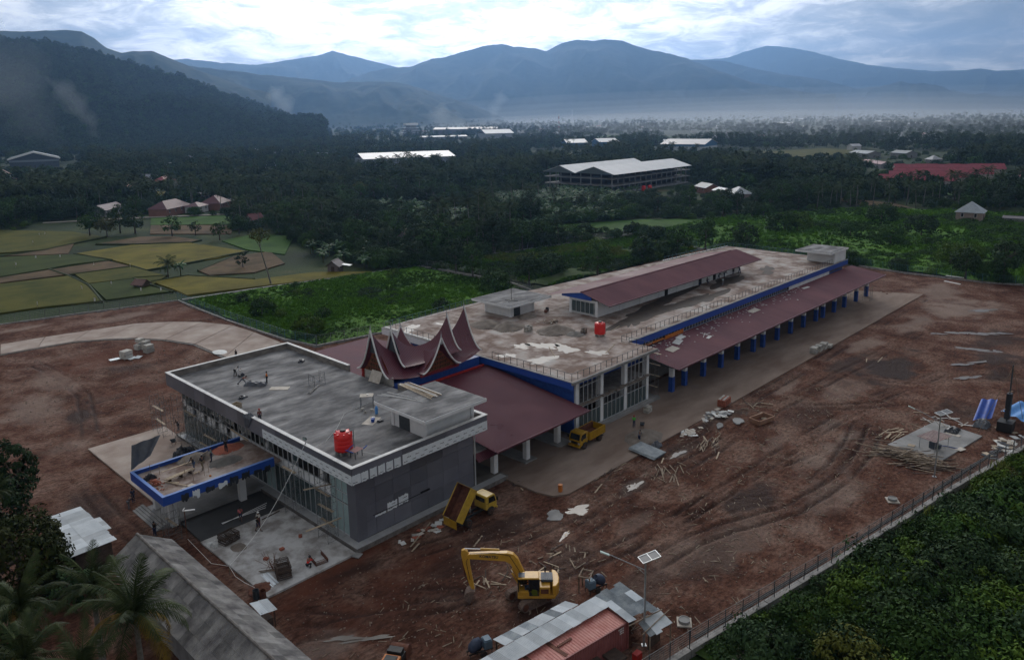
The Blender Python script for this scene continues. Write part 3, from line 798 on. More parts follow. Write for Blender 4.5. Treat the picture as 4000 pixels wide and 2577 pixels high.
for ri, (k, (rp, front, back)) in enumerate(RANGES.items()):
 P = np.array(rp, float)
 s = np.concatenate([[0], np.cumsum(np.hypot(np.diff(P[:, 0]), np.diff(P[:, 1])))])
 n = 240
 u = np.linspace(0, s[-1], n)
 rx, ry, rh = (np.interp(u, s, P[:, i]) for i in range(3))
 w = np.concatenate([np.linspace(-1, 0, 60), np.linspace(0, 1, 14)[1:]])
 rad = np.stack([rx - CAMPOS.x, ry - CAMPOS.y], 1); rad /= np.hypot(rad[:, 0], rad[:, 1])[:, None]
 GX = np.zeros((len(w), n)); GY = GX.copy(); GZ = GX.copy()
 for j, wj in enumerate(w):
  wid = front if wj < 0 else back
  GX[j] = rx + rad[:, 0] * wj * wid
  GY[j] = ry + rad[:, 1] * wj * wid
  prof = (1 - abs(wj)) ** (1.25 if wj < 0 else 1.0)
  GZ[j] = rh * prof
 hm = rh.max()
 rid = 1 - np.abs(2 * fbm(np.tile(u, (len(w), 1)) / (hm * 1.6) + ri * 3.7, np.tile(w[:, None] * front / (hm * 3.4), (1, n)), 4, 60 + ri) - 0.95)
 damp = np.minimum(np.abs(w) * 4, 1)[:, None] * np.minimum((1 - np.abs(w)) * 3, 1)[:, None]
 GZ += (rid - 0.72) * hm * 0.42 * damp
 r2_ = 1 - np.abs(2 * fbm(np.tile(u, (len(w), 1)) / (hm * 0.55) + ri * 1.7, np.tile(w[:, None] * front / (hm * 1.8), (1, n)), 4, 90 + ri) - 0.95)
 GZ += (r2_ - 0.72) * hm * 0.16 * damp
 GZ += (fbm(GX / 60.0, GY / 60.0, 3, 5) - 0.43) * np.minimum(hm * 0.05, 14) * np.minimum((1 - np.abs(w)) * 6, 1)[:, None]
 GZ = np.maximum(GZ, -6) - 1.0
 me = grid_mesh('hill', GX, GY, GZ)
 me.materials.append(M['forest'])
 o = bpy.data.objects.new('hill' if k in ('H1', 'H3') else 'mountain', me); COL.objects.link(o); o['kind'] = 'structure'
 if k in ('H1',):
  HILLPTS.append((GX, GY, GZ))
# ---- haze, valley mist and smoke
def vol_mat(name, col, dens, aniso=0.2):
 m = bpy.data.materials.new(name); m.use_nodes = True
 t = m.node_tree; t.nodes.clear()
 v = t.nodes.new('ShaderNodeVolumePrincipled'); o = t.nodes.new('ShaderNodeOutputMaterial')
 v.inputs['Color'].default_value = (*col, 1); v.inputs['Density'].default_value = dens; v.inputs['Anisotropy'].default_value = aniso
 t.links.new(v.outputs[0], o.inputs['Volume'])
 return m
HAZE_DENS = 9.5e-5
b = MB(); b.bb(-700, 13800, -2600, 10800, -2.2, 1150)
hz = put('haze', b, vol_mat('haze_air', (0.30, 0.55, 1.0), HAZE_DENS, 0.62)); hz['kind'] = 'stuff'
def mist_bank(az0, az1, r0, half, top, dens, n=56, seed=0):
 mb = MB(); K = 18
 for i in range(n + 1):
  t = i / n; az = math.radians(az0 + (az1 - az0) * t)
  e = math.sin(PI * min(max(t, 0.01), 0.99)) ** 0.55
  hgt = top * e * (1 + 0.05 * math.sin(t * 9 + seed))
  for j in range(K):
   a = 2 * PI * j / K
   r = r0 + half * e * math.cos(a)
   mb.v.append((CAMPOS.x + r * math.cos(az), CAMPOS.y + r * math.sin(az), -10 + (hgt if math.sin(a) > 0 else 20) * math.sin(a)))
 for i in range(n):
  for j in range(K):
   mb.f.append((i * K + j, i * K + (j + 1) % K, (i + 1) * K + (j + 1) % K, (i + 1) * K + j))
 mb.f.append(tuple(range(K))[::-1]); mb.f.append(tuple(range(n * K, n * K + K)))
 o = put('mist', mb, vol_mat('valley_mist', (0.86, 0.93, 1.0), dens, 0.45)); o['kind'] = 'stuff'
for k_, (a0_, a1_, r_, h_, t_, d_) in enumerate(((58, -6, 4700, 1500, 190, 0.6e-4), (55, -4, 4700, 1350, 150, 0.8e-4), (52, -2, 4650, 1200, 118, 1.0e-4), (50, 0, 4600, 1000, 90, 1.3e-4), (60, -8, 3600, 1100, 60, 1.3e-4), (56, -12, 2350, 1250, 56, 1.5e-4), (50, -12, 1500, 700, 42, 1.6e-4))):
 mist_bank(a0_, a1_, r_, h_, t_, d_, seed=k_)
def smoke(x, y, pts, dens):
 for k, f in enumerate((1.0, .68, .38)):
  mb = MB(); P = []
  for a, c in zip(pts[:-1], pts[1:]):
   for q in range(4):
    t = q / 4; P.append([a[n] + (c[n] - a[n]) * t for n in range(4)])
  P.append(list(pts[-1])); n = len(P)
  rr_ = []
  for i_, p in enumerate(P):
   u = i_ / (n - 1); rr_.append(max(.3, p[3] * f * (1 + .22 * math.sin(i_ * 1.7 + k)) * min(1, (1 - u) * 3 + .02)))
  mb.path([(x + p[0] + 3 * math.sin(i_ * .9 + k), y + p[1] + 3 * math.cos(i_ * 1.3), p[2]) for i_, p in enumerate(P)], 1, 12, radii=rr_)
  o = put('smoke', mb, vol_mat('smoke_air', (0.8, 0.9, 1.0), dens / 3, 0.4), smooth=True); o['kind'] = 'stuff'
smoke(371, 1166, [(0, 0, 0, 2), (-4, 4, 22, 6), (-14, 6, 45, 11), (-24, 10, 68, 17), (-46, 10, 92, 24), (-60, 20, 110, 14)], 0.005)
smoke(300, 1100, [(0, 0, 0, 4), (-20, 12, 40, 30), (-50, 20, 90, 55), (-90, 40, 130, 70), (-110, 60, 165, 30)], 0.0012)
smoke(1130, 1900, [(0, 0, 0, 5), (-6, 8, 40, 14), (-20, 20, 80, 28), (-40, 34, 118, 34), (-50, 40, 140, 14)], 0.005)
smoke(2300, 2300, [(0, 0, 0, 8), (10, -10, 60, 26), (30, -30, 120, 34), (40, -40, 160, 10)], 0.0035)
smoke(1270, 1330, [(0, 0, 0, 6), (-16, 20, 22, 24), (-50, 60, 40, 34), (-90, 100, 48, 16)], 0.005)
# ================================================================== buildings of the terminal
V3 = Vector
# ---------- front wing
T = thing('terminal_wing', 'long flat roofed terminal front wing with dark grey fascia panels and glazed front', 'building', (9.4, 22, 0))
def tp(name, mb, m, parent=T, **k):
 return put(name, mb, m, parent, world=True, **k)
b = MB(); b.bb(0.35, 18.45, 0.35, 43.65, 7.7, 8.6); tp('roof_slab', b, M['roofconc'])
b = MB()
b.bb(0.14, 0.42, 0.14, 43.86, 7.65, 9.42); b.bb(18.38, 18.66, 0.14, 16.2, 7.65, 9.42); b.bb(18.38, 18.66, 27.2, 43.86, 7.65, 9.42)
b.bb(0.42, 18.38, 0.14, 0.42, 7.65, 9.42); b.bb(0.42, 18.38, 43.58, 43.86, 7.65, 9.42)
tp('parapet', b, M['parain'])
b = MB()
b.bb(0.0, 0.46, 0.0, 44.0, 9.42, 9.48); b.bb(18.34, 18.8, 0.0, 15.8, 9.42, 9.48); b.bb(18.34, 18.8, 27.4, 44.0, 9.42, 9.48)
b.bb(0.46, 18.34, 0.0, 0.46, 9.42, 9.48); b.bb(0.46, 18.34, 43.54, 44, 9.42, 9.48)
tp('parapet_cap', b, M['capwhite'])
fx = MB(); fx.box((0, 0, 0), (0.06, 2.94, 1.80)); fxm = fx.mesh('fascia_panel'); fxm.materials.append(M['panel'])
fy = MB(); fy.box((0, 0, 0), (3.08, 0.06, 1.80)); fym = fy.mesh('fascia_panel'); fym.materials.append(M['panel'])
for i in range(15):
 if i == 9: pass
 y = 0.06 + (i + 0.5) * (43.88 / 15)
 inst('fascia_panel', fxm, T, V3((0.07, y, 8.51)) - T.location, scl=(1, 43.88 / 15 / 2.965, 1))
for i in range(6):
 x = 0.12 + (i + 0.5) * (18.56 / 6)
 inst('fascia_panel', fym, T, V3((x, 0.07, 8.51)) - T.location)
 inst('fascia_panel', fym, T, V3((x, 43.93, 8.51)) - T.location)
b = MB(); b.bb(0.14, 18.66, 0.14, 43.86, 7.58, 7.64); tp('soffit', b, M['panel'])
def film(parent, origin, ux, u0, u1, z0, z1, seed, torn=0.12):
 """strip of film on a wall face: ux = direction along the wall (x or y), slightly proud of it"""
 r = random.Random(seed); n = max(3, int((u1 - u0) / 0.14))
 mb = MB(); lo = []; hi = []
 for i in range(n + 1):
  u = u0 + (u1 - u0) * i / n
  lo.append((u, z0 + r.uniform(0, torn))); hi.append((u, z1 - r.uniform(0, torn * 0.8)))
 def P(u, z, d):
  return (origin - d, u, z) if ux == 'y' else (u, origin - d, z)
 vs = [P(u, z, 0.008) for u, z in lo] + [P(u, z, 0.008) for u, z in hi]
 mb.add(vs, [(i, i + 1, n + 2 + i, n + 1 + i) for i in range(n)])
 f = tp('film_strip', mb, M['film'], parent)
 pm = MB()
 k = 0; z = z0 + 0.22
 while z < z1 - 0.12:
  u = u0 + 0.12 + (0.45 if k % 2 else 0)
  while u + 0.55 < u1:
   uu = u
   for q in range(7):     # an illegible line of letters
    wl_ = r.choice((0.05, 0.07, 0.06)); h = r.choice((0.055, 0.075, 0.10))
    a = P(uu, z, 0.011); c = P(uu + wl_, z + h, 0.011)
    if ux == 'y': pm.quad((a[0], a[1], a[2]), (a[0], c[1], a[2]), (a[0], c[1], c[2]), (a[0], a[1], c[2]))
    else: pm.quad((a[0], a[1], a[2]), (c[0], a[1], a[2]), (c[0], a[1], c[2]), (a[0], a[1], c[2]))
    uu += wl_ + 0.015
   u += 1.15
  z += 0.42; k += 1
 if pm.v:
  put('print', pm, M['ink'], f)
film(T, 0.038, 'y', 0.05, 17.6, 7.62, 8.72, 1, 0.06)
film(T, 0.038, 'x', 0.05, 1.1, 7.62, 8.72, 2); film(T, 0.038, 'x', 1.15, 2.0, 7.62, 8.7, 3)
for i in range(4):
 film(T, 0.038, 'x', 2.2 + i * 1.02, 3.05 + i * 1.02, 7.6, 8.72, 4 + i)
film(T, 0.038, 'x', 6.35, 18.7, 7.6, 8.78, 12, 0.05)
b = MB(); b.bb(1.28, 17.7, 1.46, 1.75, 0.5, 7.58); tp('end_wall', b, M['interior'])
pw = MB(); pw.box((0, 0, 0), (2.30, 0.05, 1.73)); pwm = pw.mesh('wall_panel'); pwm.materials.append(M['panel'])
for i in range(7):
 for j in range(4):
  inst('wall_panel', pwm, T, V3((1.30 + 2.335 * (i + .5), 1.43, 0.52 + 1.76 * (j + .5))) - T.location)
b = MB(); b.bb(1.22, 2.42, 1.35, 1.40, 0.5, 7.58); b.bb(1.22, 1.27, 1.40, 2.85, 0.5, 7.58); tp('corner_pier', b, M['panel'])
b = MB(); b.bb(3.25, 11.0, 1.392, 1.402, 2.62, 2.70); b.bb(3.2, 6.4, 1.392, 1.402, 7.42, 7.5); b.bb(10.2, 11.2, 1.392, 1.402, 7.40, 7.52); b.bb(9.6, 10.9, 1.392, 1.402, 2.6, 2.85); tp('open_joint', b, M['dark'])
film(T, 1.41, 'x', 5.1, 6.4, 2.3, 3.35, 31, .2); film(T, 1.41, 'x', 6.6, 7.9, 2.4, 3.5, 32, .2); film(T, 1.41, 'x', 3.5, 4.9, 2.28, 2.6, 33, .1); film(T, 1.41, 'x', 2.6, 4.0, 7.0, 7.34, 34, .08)
b = MB(); b.bb(0.45, 22.4, 0.42, 43.6, -0.3, 0.44); tp('plinth', b, M['plinth'])
tl = MB(); tl.box((0, 0, 0), (0.96, 0.96, 0.05)); tlm = tl.mesh('floor_tile'); tlm.materials.append(M['tile'])
for i in range(22):
 inst('floor_tile', tlm, T, V3((0.86 + 0.985 * i, 0.88, 0.47)) - T.location)
for i in range(1, 43):
 inst('floor_tile', tlm, T, V3((0.86, 0.88 + 0.985 * i, 0.47)) - T.location, scl=(1.0, 1, 1))
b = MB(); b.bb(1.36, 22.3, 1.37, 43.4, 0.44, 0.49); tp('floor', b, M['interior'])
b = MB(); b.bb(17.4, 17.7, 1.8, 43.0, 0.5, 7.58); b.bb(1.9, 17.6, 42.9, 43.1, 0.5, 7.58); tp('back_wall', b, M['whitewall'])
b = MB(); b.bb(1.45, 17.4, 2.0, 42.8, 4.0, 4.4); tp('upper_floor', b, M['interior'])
mul = MB(); mul.box((0, 0, 0), (0.10, 0.07, 7.06)); mulm = mul.mesh('mullion'); mulm.materials.append(M['alu'])
ngl = 37; dy = 1.065
gl1 = MB(); gl1.box((0, 0, 0), (0.02, dy - 0.09, 3.30)); g1 = gl1.mesh('window_pane'); g1.materials.append(M['glass'])
gl2 = MB(); gl2.box((0, 0, 0), (0.02, dy - 0.09, 1.45)); g2 = gl2.mesh('window_pane'); g2.materials.append(M['glass'])
spd = MB(); spd.box((0, 0, 0), (0.04, dy - 0.09, 1.10)); sp = spd.mesh('spandrel_board'); sp.materials.append(M['whitewall'])
gf = MB(); gf.box((0, 0, 0), (0.02, dy - 0.09, 3.40)); g3 = gf.mesh('window_pane'); g3.materials.append(M['glassfilm'])
rr = random.Random(5)
for i in range(ngl + 1):
 y = 2.9 + i * dy
 inst('mullion', mulm, T, V3((1.34, y, 4.03)) - T.location)
 if i == ngl: break
 yc = y + dy / 2
 film_here = i in (0, 1, 2)
 if film_here:
  inst('window_pane', g3, T, V3((1.36, yc, 2.30)) - T.location); inst('window_pane', g3, T, V3((1.36, yc, 5.80)) - T.location)
  continue
 if not (15 <= i <= 19 and False):
  inst('window_pane', g3 if i in (14, 15) else g1, T, V3((1.36, yc, 2.25)) - T.location)
 if i < 24 or i % 3:
  inst('spandrel_board', sp, T, V3((1.40, yc, 4.62)) - T.location)
 if rr.random() < 0.45 or i > 22:
  inst('window_pane', g2, T, V3((1.36, yc, 6.45)) - T.location)
b = MB()
for z in (0.55, 3.98, 5.22, 7.45): b.bb(1.29, 1.40, 2.86, 2.9 + ngl * dy + .05, z - 0.05, z + 0.05)
tp('transom', b, M['alu'])
colm = MB(); colm.box((0, 0, 0), (0.55, 0.55, 7.05)); cm = colm.mesh('column'); cm.materials.append(M['whitewall'])
for y in (2.5, 8.4, 14.3, 20.2, 26.1, 32.0, 37.9, 42.6):
 inst('column', cm, T, V3((2.0, y, 4.03)) - T.location)
b = MB(); b.tube((17.85, 1.36, 0.5), (17.85, 1.36, 7.6), 0.10, n=10); tp('rain_pipe', b, M['alu'])
b = MB(); b.bb(17.9, 22.0, 1.7, 6, 4.1, 4.3); tp('landing_slab', b, M['conc'])
b = MB(); b.sheet((17.9, 0.75, 3.55), (22.3, 0.75, 3.55), (22.3, 1.75, 4.25), (17.9, 1.75, 4.25), 16, 0.03, 4); tp('awning', b, M['maroon'])
sh = tp('stair_house', MB().bb(10.9, 17.8, 1.5, 7.5, 8.6, 11.25), M['whitewall'])
b = MB(); b.bb(9.2, 18.35, -0.35, 8.65, 11.26, 11.62); tp('roof_edge', b, M['whitewall'], sh)
b = MB(); b.bb(9.3, 18.25, -0.25, 8.55, 11.62, 11.67); tp('roof_top', b, M['roofconc'], sh)
b = MB()
for x in (10.9, 17.6):
 for y in (1.5, 7.3): b.bb(x - 0.12, x + 0.32, y - 0.12, y + 0.32, 8.6, 11.26)
tp('corner_post', b, M['whitewall'], sh)
b = MB(); b.bb(10.86, 10.9, 4.4, 6.3, 8.62, 10.9); tp('door', b, M['darksteel'], sh)
# ---------- link canopy between the two blocks
LC = thing('link_canopy', 'broad low maroon ribbed roof between the grey wing and the deck building', 'canopy', (28, 12, 0))
EZ, RZ = 5.05, 7.15
b = MB()
nrib = 88
def roofstrip(mb, x0, x1, ya, za, yb, zb, pitch, amp, rows=3):
 n = int((x1 - x0) / pitch)
 base = len(mb.v)
 for j in range(rows + 1):
  t = j / rows
  for i in range(n * 2 + 1):
   x = x0 + (x1 - x0) * i / (n * 2)
   mb.v.append((x, ya + (yb - ya) * t, za + (zb - za) * t + (amp if i % 2 else 0)))
 w = n * 2 + 1
 for j in range(rows):
  for i in range(n * 2):
   k = base + j * w + i
   mb.f.append((k, k + 1, k + w + 1, k + w))
roofstrip(b, 18.85, 36.3, -1.25, EZ, 17.9, RZ, 0.26, 0.075)
put('roof', b, M['maroon'], LC, world=True)
b = MB(); roofstrip(b, 18.85, 36.9, 26.3, RZ, 48.6, 5.2, 0.24, 0.055)
put('roof', b, M['maroondust'], LC, world=True)
b = MB(); b.bb(18.85, 36.3, -1.31, -1.22, EZ - 0.16, EZ + 0.04); b.tube((18.85, -1.28, EZ + 0.02), (36.3, -1.28, EZ + 0.02), 0.085, n=8); put('gutter', b, M['maroon'], LC, world=True)
b = MB()
for x in np.arange(19.5, 36.3, 1.6): b.bb(x, x + 0.08, -1.0, 17.5, EZ - 0.30, EZ - 0.12)
for y in np.arange(-1, 17.6, 1.5):
 zz = EZ + (y + 1.25) / 19.15 * (RZ - EZ) - 0.12
 b.bb(18.9, 36.2, y, y + 0.07, zz - 0.12, zz)
put('purlins', b, M['darksteel'], LC, world=True)
ccol = MB(); ccol.box((0, 0, 0), (0.66, 0.66, 4.75)); ccm = ccol.mesh('column'); ccm.materials.append(M['whitewall'])
for x, y in ((21.72, 2.1), (27.5, 2.1), (33.98, 2.45), (27.5, 9), (33.98, 9), (21.72, 9)):
 inst('column', ccm, LC, V3((x, y, 2.6)) - LC.location)
b = MB(); b.bb(26.5, 28.6, 1.3, 16, 0.0, 0.28); b.prism([(33.0, 1.6), (33.4, 1.2), (35.2, 1.2), (35.6, 1.6), (35.6, 16), (33.0, 16)], 0, 0.28); put('island', b, M['conc'], LC, world=True)
# ---------- concourse with the roof deck
CB = thing('concourse_building', 'long concourse with open concrete roof deck, blue fascia and glazed end', 'building', (90, 22, 0))
def cp(name, mb, m, parent=CB, **k):
 return put(name, mb, m, parent, world=True, **k)
DZ = 8.45
b = MB(); b.prism([(35.6, 1.1), (55.7, 1.1), (55.7, 6.55), (143.9, 6.2), (144.1, 37.1), (55.7, 43.3), (35.7, 42.6)], DZ - 0.35, DZ); cp('deck_slab', b, M['deckconc'])
b = MB(); b.bb(35.52, 35.58, 1.06, 23.5, 7.45, 8.42); cp('fascia', b, M['blue'])
b = MB(); b.bb(35.52, 35.58, 23.5, 42.6, 7.35, 8.42); cp('fascia', b, M['film'], label='white film covered fascia')
b = MB(); b.bb(56.2, 143.95, 5.96, 6.04, 7.50, 8.58); cp('fascia', b, M['blue'])
b = MB(); b.bb(56.2, 143.95, 5.90, 6.3, 8.58, 8.64); b.bb(35.45, 35.75, 1.0, 42.6, 8.42, 8.48); b.bb(35.45, 55.75, 1.0, 1.25, DZ - 0.36, DZ + 0.01); cp('deck_edge', b, M['conc'])
b = MB(); b.bb(37.0, 143.2, 6.9, 7.0, 4.0, 7.6); b.bb(37.0, 37.2, 2.2, 41, 0.4, 8.1); cp('wall', b, M['bluepaint'])
b = MB(); b.bb(54.9, 143, 6.72, 6.78, 6.7, 7.4); cp('clerestory', b, M['interior'])
pm_ = MB(); pm_.box((0, 0, 0), (0.07, 0.07, 0.95)); pmm = pm_.mesh('clerestory_post'); pmm.materials.append(M['alu'])
for x in np.arange(58.5, 112, 0.95):
 inst('clerestory_post', pmm, CB, V3((x, 6.4, 7.05)) - CB.location)
b = MB(); b.bb(57, 113, 6.36, 6.44, 6.60, 6.66); cp('clerestory_sill', b, M['alu'])
b = MB(); b.bb(113, 134, 6.34, 6.42, 6.55, 7.45); cp('clerestory_panel', b, M['whitewall'])
b = MB(); b.box((68.5, 6.15, 6.92), (5.6, 0.08, 0.62)); b.box((62.6, 6.1, 6.95), (5.2, 0.5, 0.1)); cp('shutter_panel', b, M['orange'])
b = MB(); b.bb(40, 54.3, 9, 9.2, 0.4, 8.1); b.bb(44.2, 44.4, 2.3, 9, 0.4, 4.2); cp('inner_wall', b, M['interior'])
b = MB(); b.bb(37.3, 54.6, 2.0, 9.0, 4.05, 4.42); cp('upper_floor', b, M['plinth'])
b = MB(); b.bb(37.3, 57.0, 1.25, 9.0, -0.2, 0.5); cp('plinth', b, M['conc'])
wcol = MB(); wcol.box((0, 0, 0), (0.62, 0.62, 7.6)); wcm = wcol.mesh('column'); wcm.materials.append(M['whitewall'])
for x in (37.6, 43.1, 48.8, 54.45): inst('column', wcm, CB, V3((x, 2.25, 4.3)) - CB.location)
m1 = MB(); m1.box((0, 0, 0), (0.08, 0.09, 3.5)); m1m = m1.mesh('mullion'); m1m.materials.append(M['alu'])
for bay, (xa, xb) in enumerate(((38.0, 42.75), (43.5, 48.4), (49.2, 54.1))):
 nn = 5
 for lvl, z0, z1 in ((0, 0.55, 4.0), (1, 4.55, 8.0)):
  if bay == 1 and lvl == 1:
   continue
  for i in range(nn + 1):
   inst('mullion', m1m, CB, V3((xa + (xb - xa) * i / nn, 1.98, (z0 + z1) / 2)) - CB.location)
  b = MB()
  for z in (z0, z0 + 2.35, z1): b.bb(xa - .3, xb + .3, 1.94, 2.03, z - 0.04, z + 0.04)
  cp('transom', b, M['alu'])
  pz = MB(); pz.box((0, 0, 0), ((xb - xa) / nn - 0.09, 0.02, 2.2)); pzm = pz.mesh('window_pane'); pzm.materials.append(M['glass'])
  if lvl == 0:
   for i in range(nn): inst('window_pane', pzm, CB, V3((xa + (xb - xa) * (i + .5) / nn, 2.0, z0 + 1.2)) - CB.location)
b = MB()
for i in range(16):
 x = 38 + i * 1.05; b.box((x, 1.7 + 0.12 * math.sin(i * 2.1), 4.5 + 0.05 * math.sin(i * 3)), (1.2, 0.5, 0.16), 0.1 * math.sin(i * 5))
cp('floor_edge_rubble', b, M['sand'])
rp = MB(); rp.box((0, 0, 0.5), (0.055, 0.055, 1.0)); rpm = rp.mesh('railing_post'); rpm.materials.append(M['darksteel'])
rpt = MB(); rpt.box((0, 0, 0.5), (0.055, 0.055, 1.0)); rptm = rpt.mesh('railing_post'); rptm.materials.append(M['rail'])
def railing(pts, z, mesh, mrail, step=1.25):
 mb = MB()
 for a, c in zip(pts[:-1], pts[1:]):
  a = V3((*a, z)); c = V3((*c, z)); n = max(1, round((c - a).length / step))
  for i in range(n + 1):
   inst('railing_post', mesh, CB, a.lerp(c, i / n) - CB.location, (0, 0, math.atan2((c - a).y, (c - a).x)))
  for h, r in ((1.0, 0.032), (0.10, 0.018)):
   mb.tube(a + V3((0, 0, h)), c + V3((0, 0, h)), r, n=5)
 cp('railing_bar', mb, mrail)
railing([(36.1, 24.0), (36.1, 42.2)], DZ, rpm, M['darksteel'], 1.35)
railing([(36.0, 16.6), (36.0, 1.6), (55.0, 1.6), (55.0, 7.2)], DZ, rpm, M['darksteel'], 1.25)
railing([(55.0, 7.2), (141, 7.0)], DZ, rpm, M['darksteel'], 1.35)
railing([(36.1, 42.2), (55.5, 42.9), (66, 42.0)], DZ, rptm, M['rail'], 1.5)
railing([(116, 38.6), (143.6, 36.9), (143.8, 14)], DZ, rptm, M['rail'], 1.6)
b = MB(); b.bb(35.9, 36.2, 24, 42.4, DZ, DZ + 0.12); b.prism([(116, 38.8), (143.8, 37.0), (143.8, 37.2), (116, 39.1)], DZ, DZ + .15); b.bb(36, 66, 42.35, 42.5, DZ - .05, DZ + .02); cp('kerb', b, M['capwhite'])
b = MB(); b.bb(56.5, 143.2, 7.2, 36, -0.2, 8.05); cp('ground_floor', b, M['interior'])
def stair_house(x0, x1, y0, y1, z0, h, ov, dl):
 s = cp('stair_house', MB().bb(x0, x1, y0, y1, z0, z0 + h), M['whitewall'])
 b = MB(); b.bb(x0 - ov[0], x1 + ov[1], y0 - ov[2], y1 + ov[3], z0 + h, z0 + h + 0.36); cp('roof_edge', b, M['whitewall'], s)
 b = MB(); b.bb(x0 - ov[0] + .1, x1 + ov[1] - .1, y0 - ov[2] + .1, y1 + ov[3] - .1, z0 + h + .36, z0 + h + .41); cp('roof_top', b, M['roofconc'], s)
 b = MB()
 for x in (x0, x1 - .25):
  for y in (y0, y1 - .25): b.bb(x - .1, x + .35, y - .1, y + .35, z0, z0 + h)
 cp('corner_post', b, M['whitewall'], s)
 if dl:
  b = MB(); b.bb(*dl); cp('door', b, M['darksteel'], s)
 return s
s1 = stair_house(54.5, 60.5, 30.6, 36.9, DZ, 2.15, (1.9, 3.0, 1.7, 1.6), (55.3, 56.9, 30.55, 30.6, DZ, DZ + 2.0))
b = MB(); b.tube((56.0, 31.8, DZ + 2.5), (56.0, 31.8, DZ + 6.6), 0.05, 0.03, n=6); b.box((56.0, 31.8, DZ + 2.6), (2.4, .12, .12), .3); b.box((56.0, 31.8, DZ + 2.6), (2.4, .12, .12), -1.2)
cp('lightning_mast', b, M['blackpl'], s1)
stair_house(137.6, 144.0, 6.75, 13.0, DZ, 2.5, (3.4, 0.5, 0.5, 1.6), None)
hall = cp('roof_hall', MB().bb(64.3, 115.8, 19.0, 25.1, DZ, 11.3), M['whitewall'])
b = MB()
for x in np.arange(64.3, 116.5, 6.4): b.bb(x - .05, x + .35, 18.9, 19.0, DZ, 11.25)
b.bb(64.1, 64.3, 18.85, 19.4, DZ, 11.3); b.bb(64.1, 64.3, 24.7, 25.2, DZ, 11.3); b.bb(64.1, 64.3, 19.4, 24.7, 10.95, 11.3)
cp('wall_frame', b, M['whitewall'], hall)
b = MB(); roofstrip(b, 63.4, 119.6, 15.9, 11.02, 22.0, 12.62, 0.28, 0.07)
cp('roof', b, M['maroondust'], hall)
b = MB(); roofstrip(b, 63.4, 117.0, 22.0, 12.62, 30.0, 11.05, 0.28, 0.07)
cp('roof', b, M['maroondust'], hall)
b = MB(); b.tube((63.4, 22, 12.68), (117, 22, 12.68), 0.14, n=8); cp('ridge_cap', b, M['maroondust'], hall)
b = MB(); b.tube((63.4, 15.86, 11.03), (119.6, 15.86, 11.03), 0.09, n=8); b.bb(63.4, 119.6, 15.86, 15.92, 10.88, 11.02); cp('gutter', b, M['maroon'], hall)
b = MB(); b.prismY([(19.9, 11.35), (26.6, 11.35), (26.6, 11.75), (22, 12.5), (19.9, 12.0)], -0.05, 0.05, Matrix(((0, 1, 0, 63.7), (1, 0, 0, 0), (0, 0, 1, 0), (0, 0, 0, 1)))); cp('gable_board', b, M['blue'], hall)
b = MB(); b.bb(64.12, 64.16, 19.6, 24.6, 8.85, 10.85); cp('window_glass', b, M['glass'], hall)
mm = MB(); mm.box((0, 0, 0), (0.08, 0.08, 2.0)); mmm = mm.mesh('mullion'); mmm.materials.append(M['alu'])
for i in range(6): inst('mullion', mmm, hall, V3((64.08, 19.6 + i * 1.0, 9.85)))
b = MB(); b.bb(64.05, 64.12, 19.5, 24.7, 8.78, 8.88); b.bb(64.05, 64.12, 19.5, 24.7, 10.82, 10.92); cp('window_frame', b, M['alu'], hall)
b = MB()
for x in (85.5, 98.2, 104.0): b.bb(x, x + 1.1, 18.93, 18.99, DZ, DZ + 2.0)
cp('door_opening', b, M['dark'], hall)
# ---------- low side canopy along the concourse
SCN = thing('side_canopy', 'very long low maroon roof on blue and white columns beside the concourse', 'canopy', (100, 2, 0))
b = MB(); roofstrip(b, 57.2, 147.4, -1.62, 5.3, 6.3, 6.55, 0.32, 0.07, 4)
put('roof', b, M['maroondust'], SCN, world=True)
b = MB(); b.tube((57.2, -1.66, 5.3), (147.4, -1.66, 5.3), 0.10, n=8); b.bb(57.2, 147.4, -1.66, -1.6, 5.08, 5.3); b.bb(147.34, 147.46, -1.6, 6.3, 5.2, 5.36); put('gutter', b, M['maroon'], SCN, world=True)
b = MB()
for x in np.arange(58, 147, 2.0): b.bb(x, x + .07, -1.4, 6.2, 5.0, 5.14)
for y in (-1.2, 1.5, 4.0): b.bb(57.4, 147.2, y, y + .08, 5.0 + (y + 1.6) * .158 - .02, 5.14 + (y + 1.6) * .158)
put('purlins', b, M['darksteel'], SCN, world=True)
bl = MB(); bl.box((0, 0, 0), (0.72, 0.72, 2.5)); blm = bl.mesh('column_base'); blm.materials.append(M['bluepaint'])
wl_ = MB(); wl_.box((0, 0, 0), (0.66, 0.66, 2.6)); wlm = wl_.mesh('column'); wlm.materials.append(M['whitewall'])
for x in (60.6, 64.4, 70.3, 76.2, 82.0, 88.1, 91.9, 97.9, 103.8, 109.8, 116, 119.6, 125.6, 131.4, 138.4, 144.8):
 c = inst('column', wlm, SCN, V3((x + .2, 1.65, 3.75)) - SCN.location)
 inst('column_base', blm, c, (0, 0, -2.45))
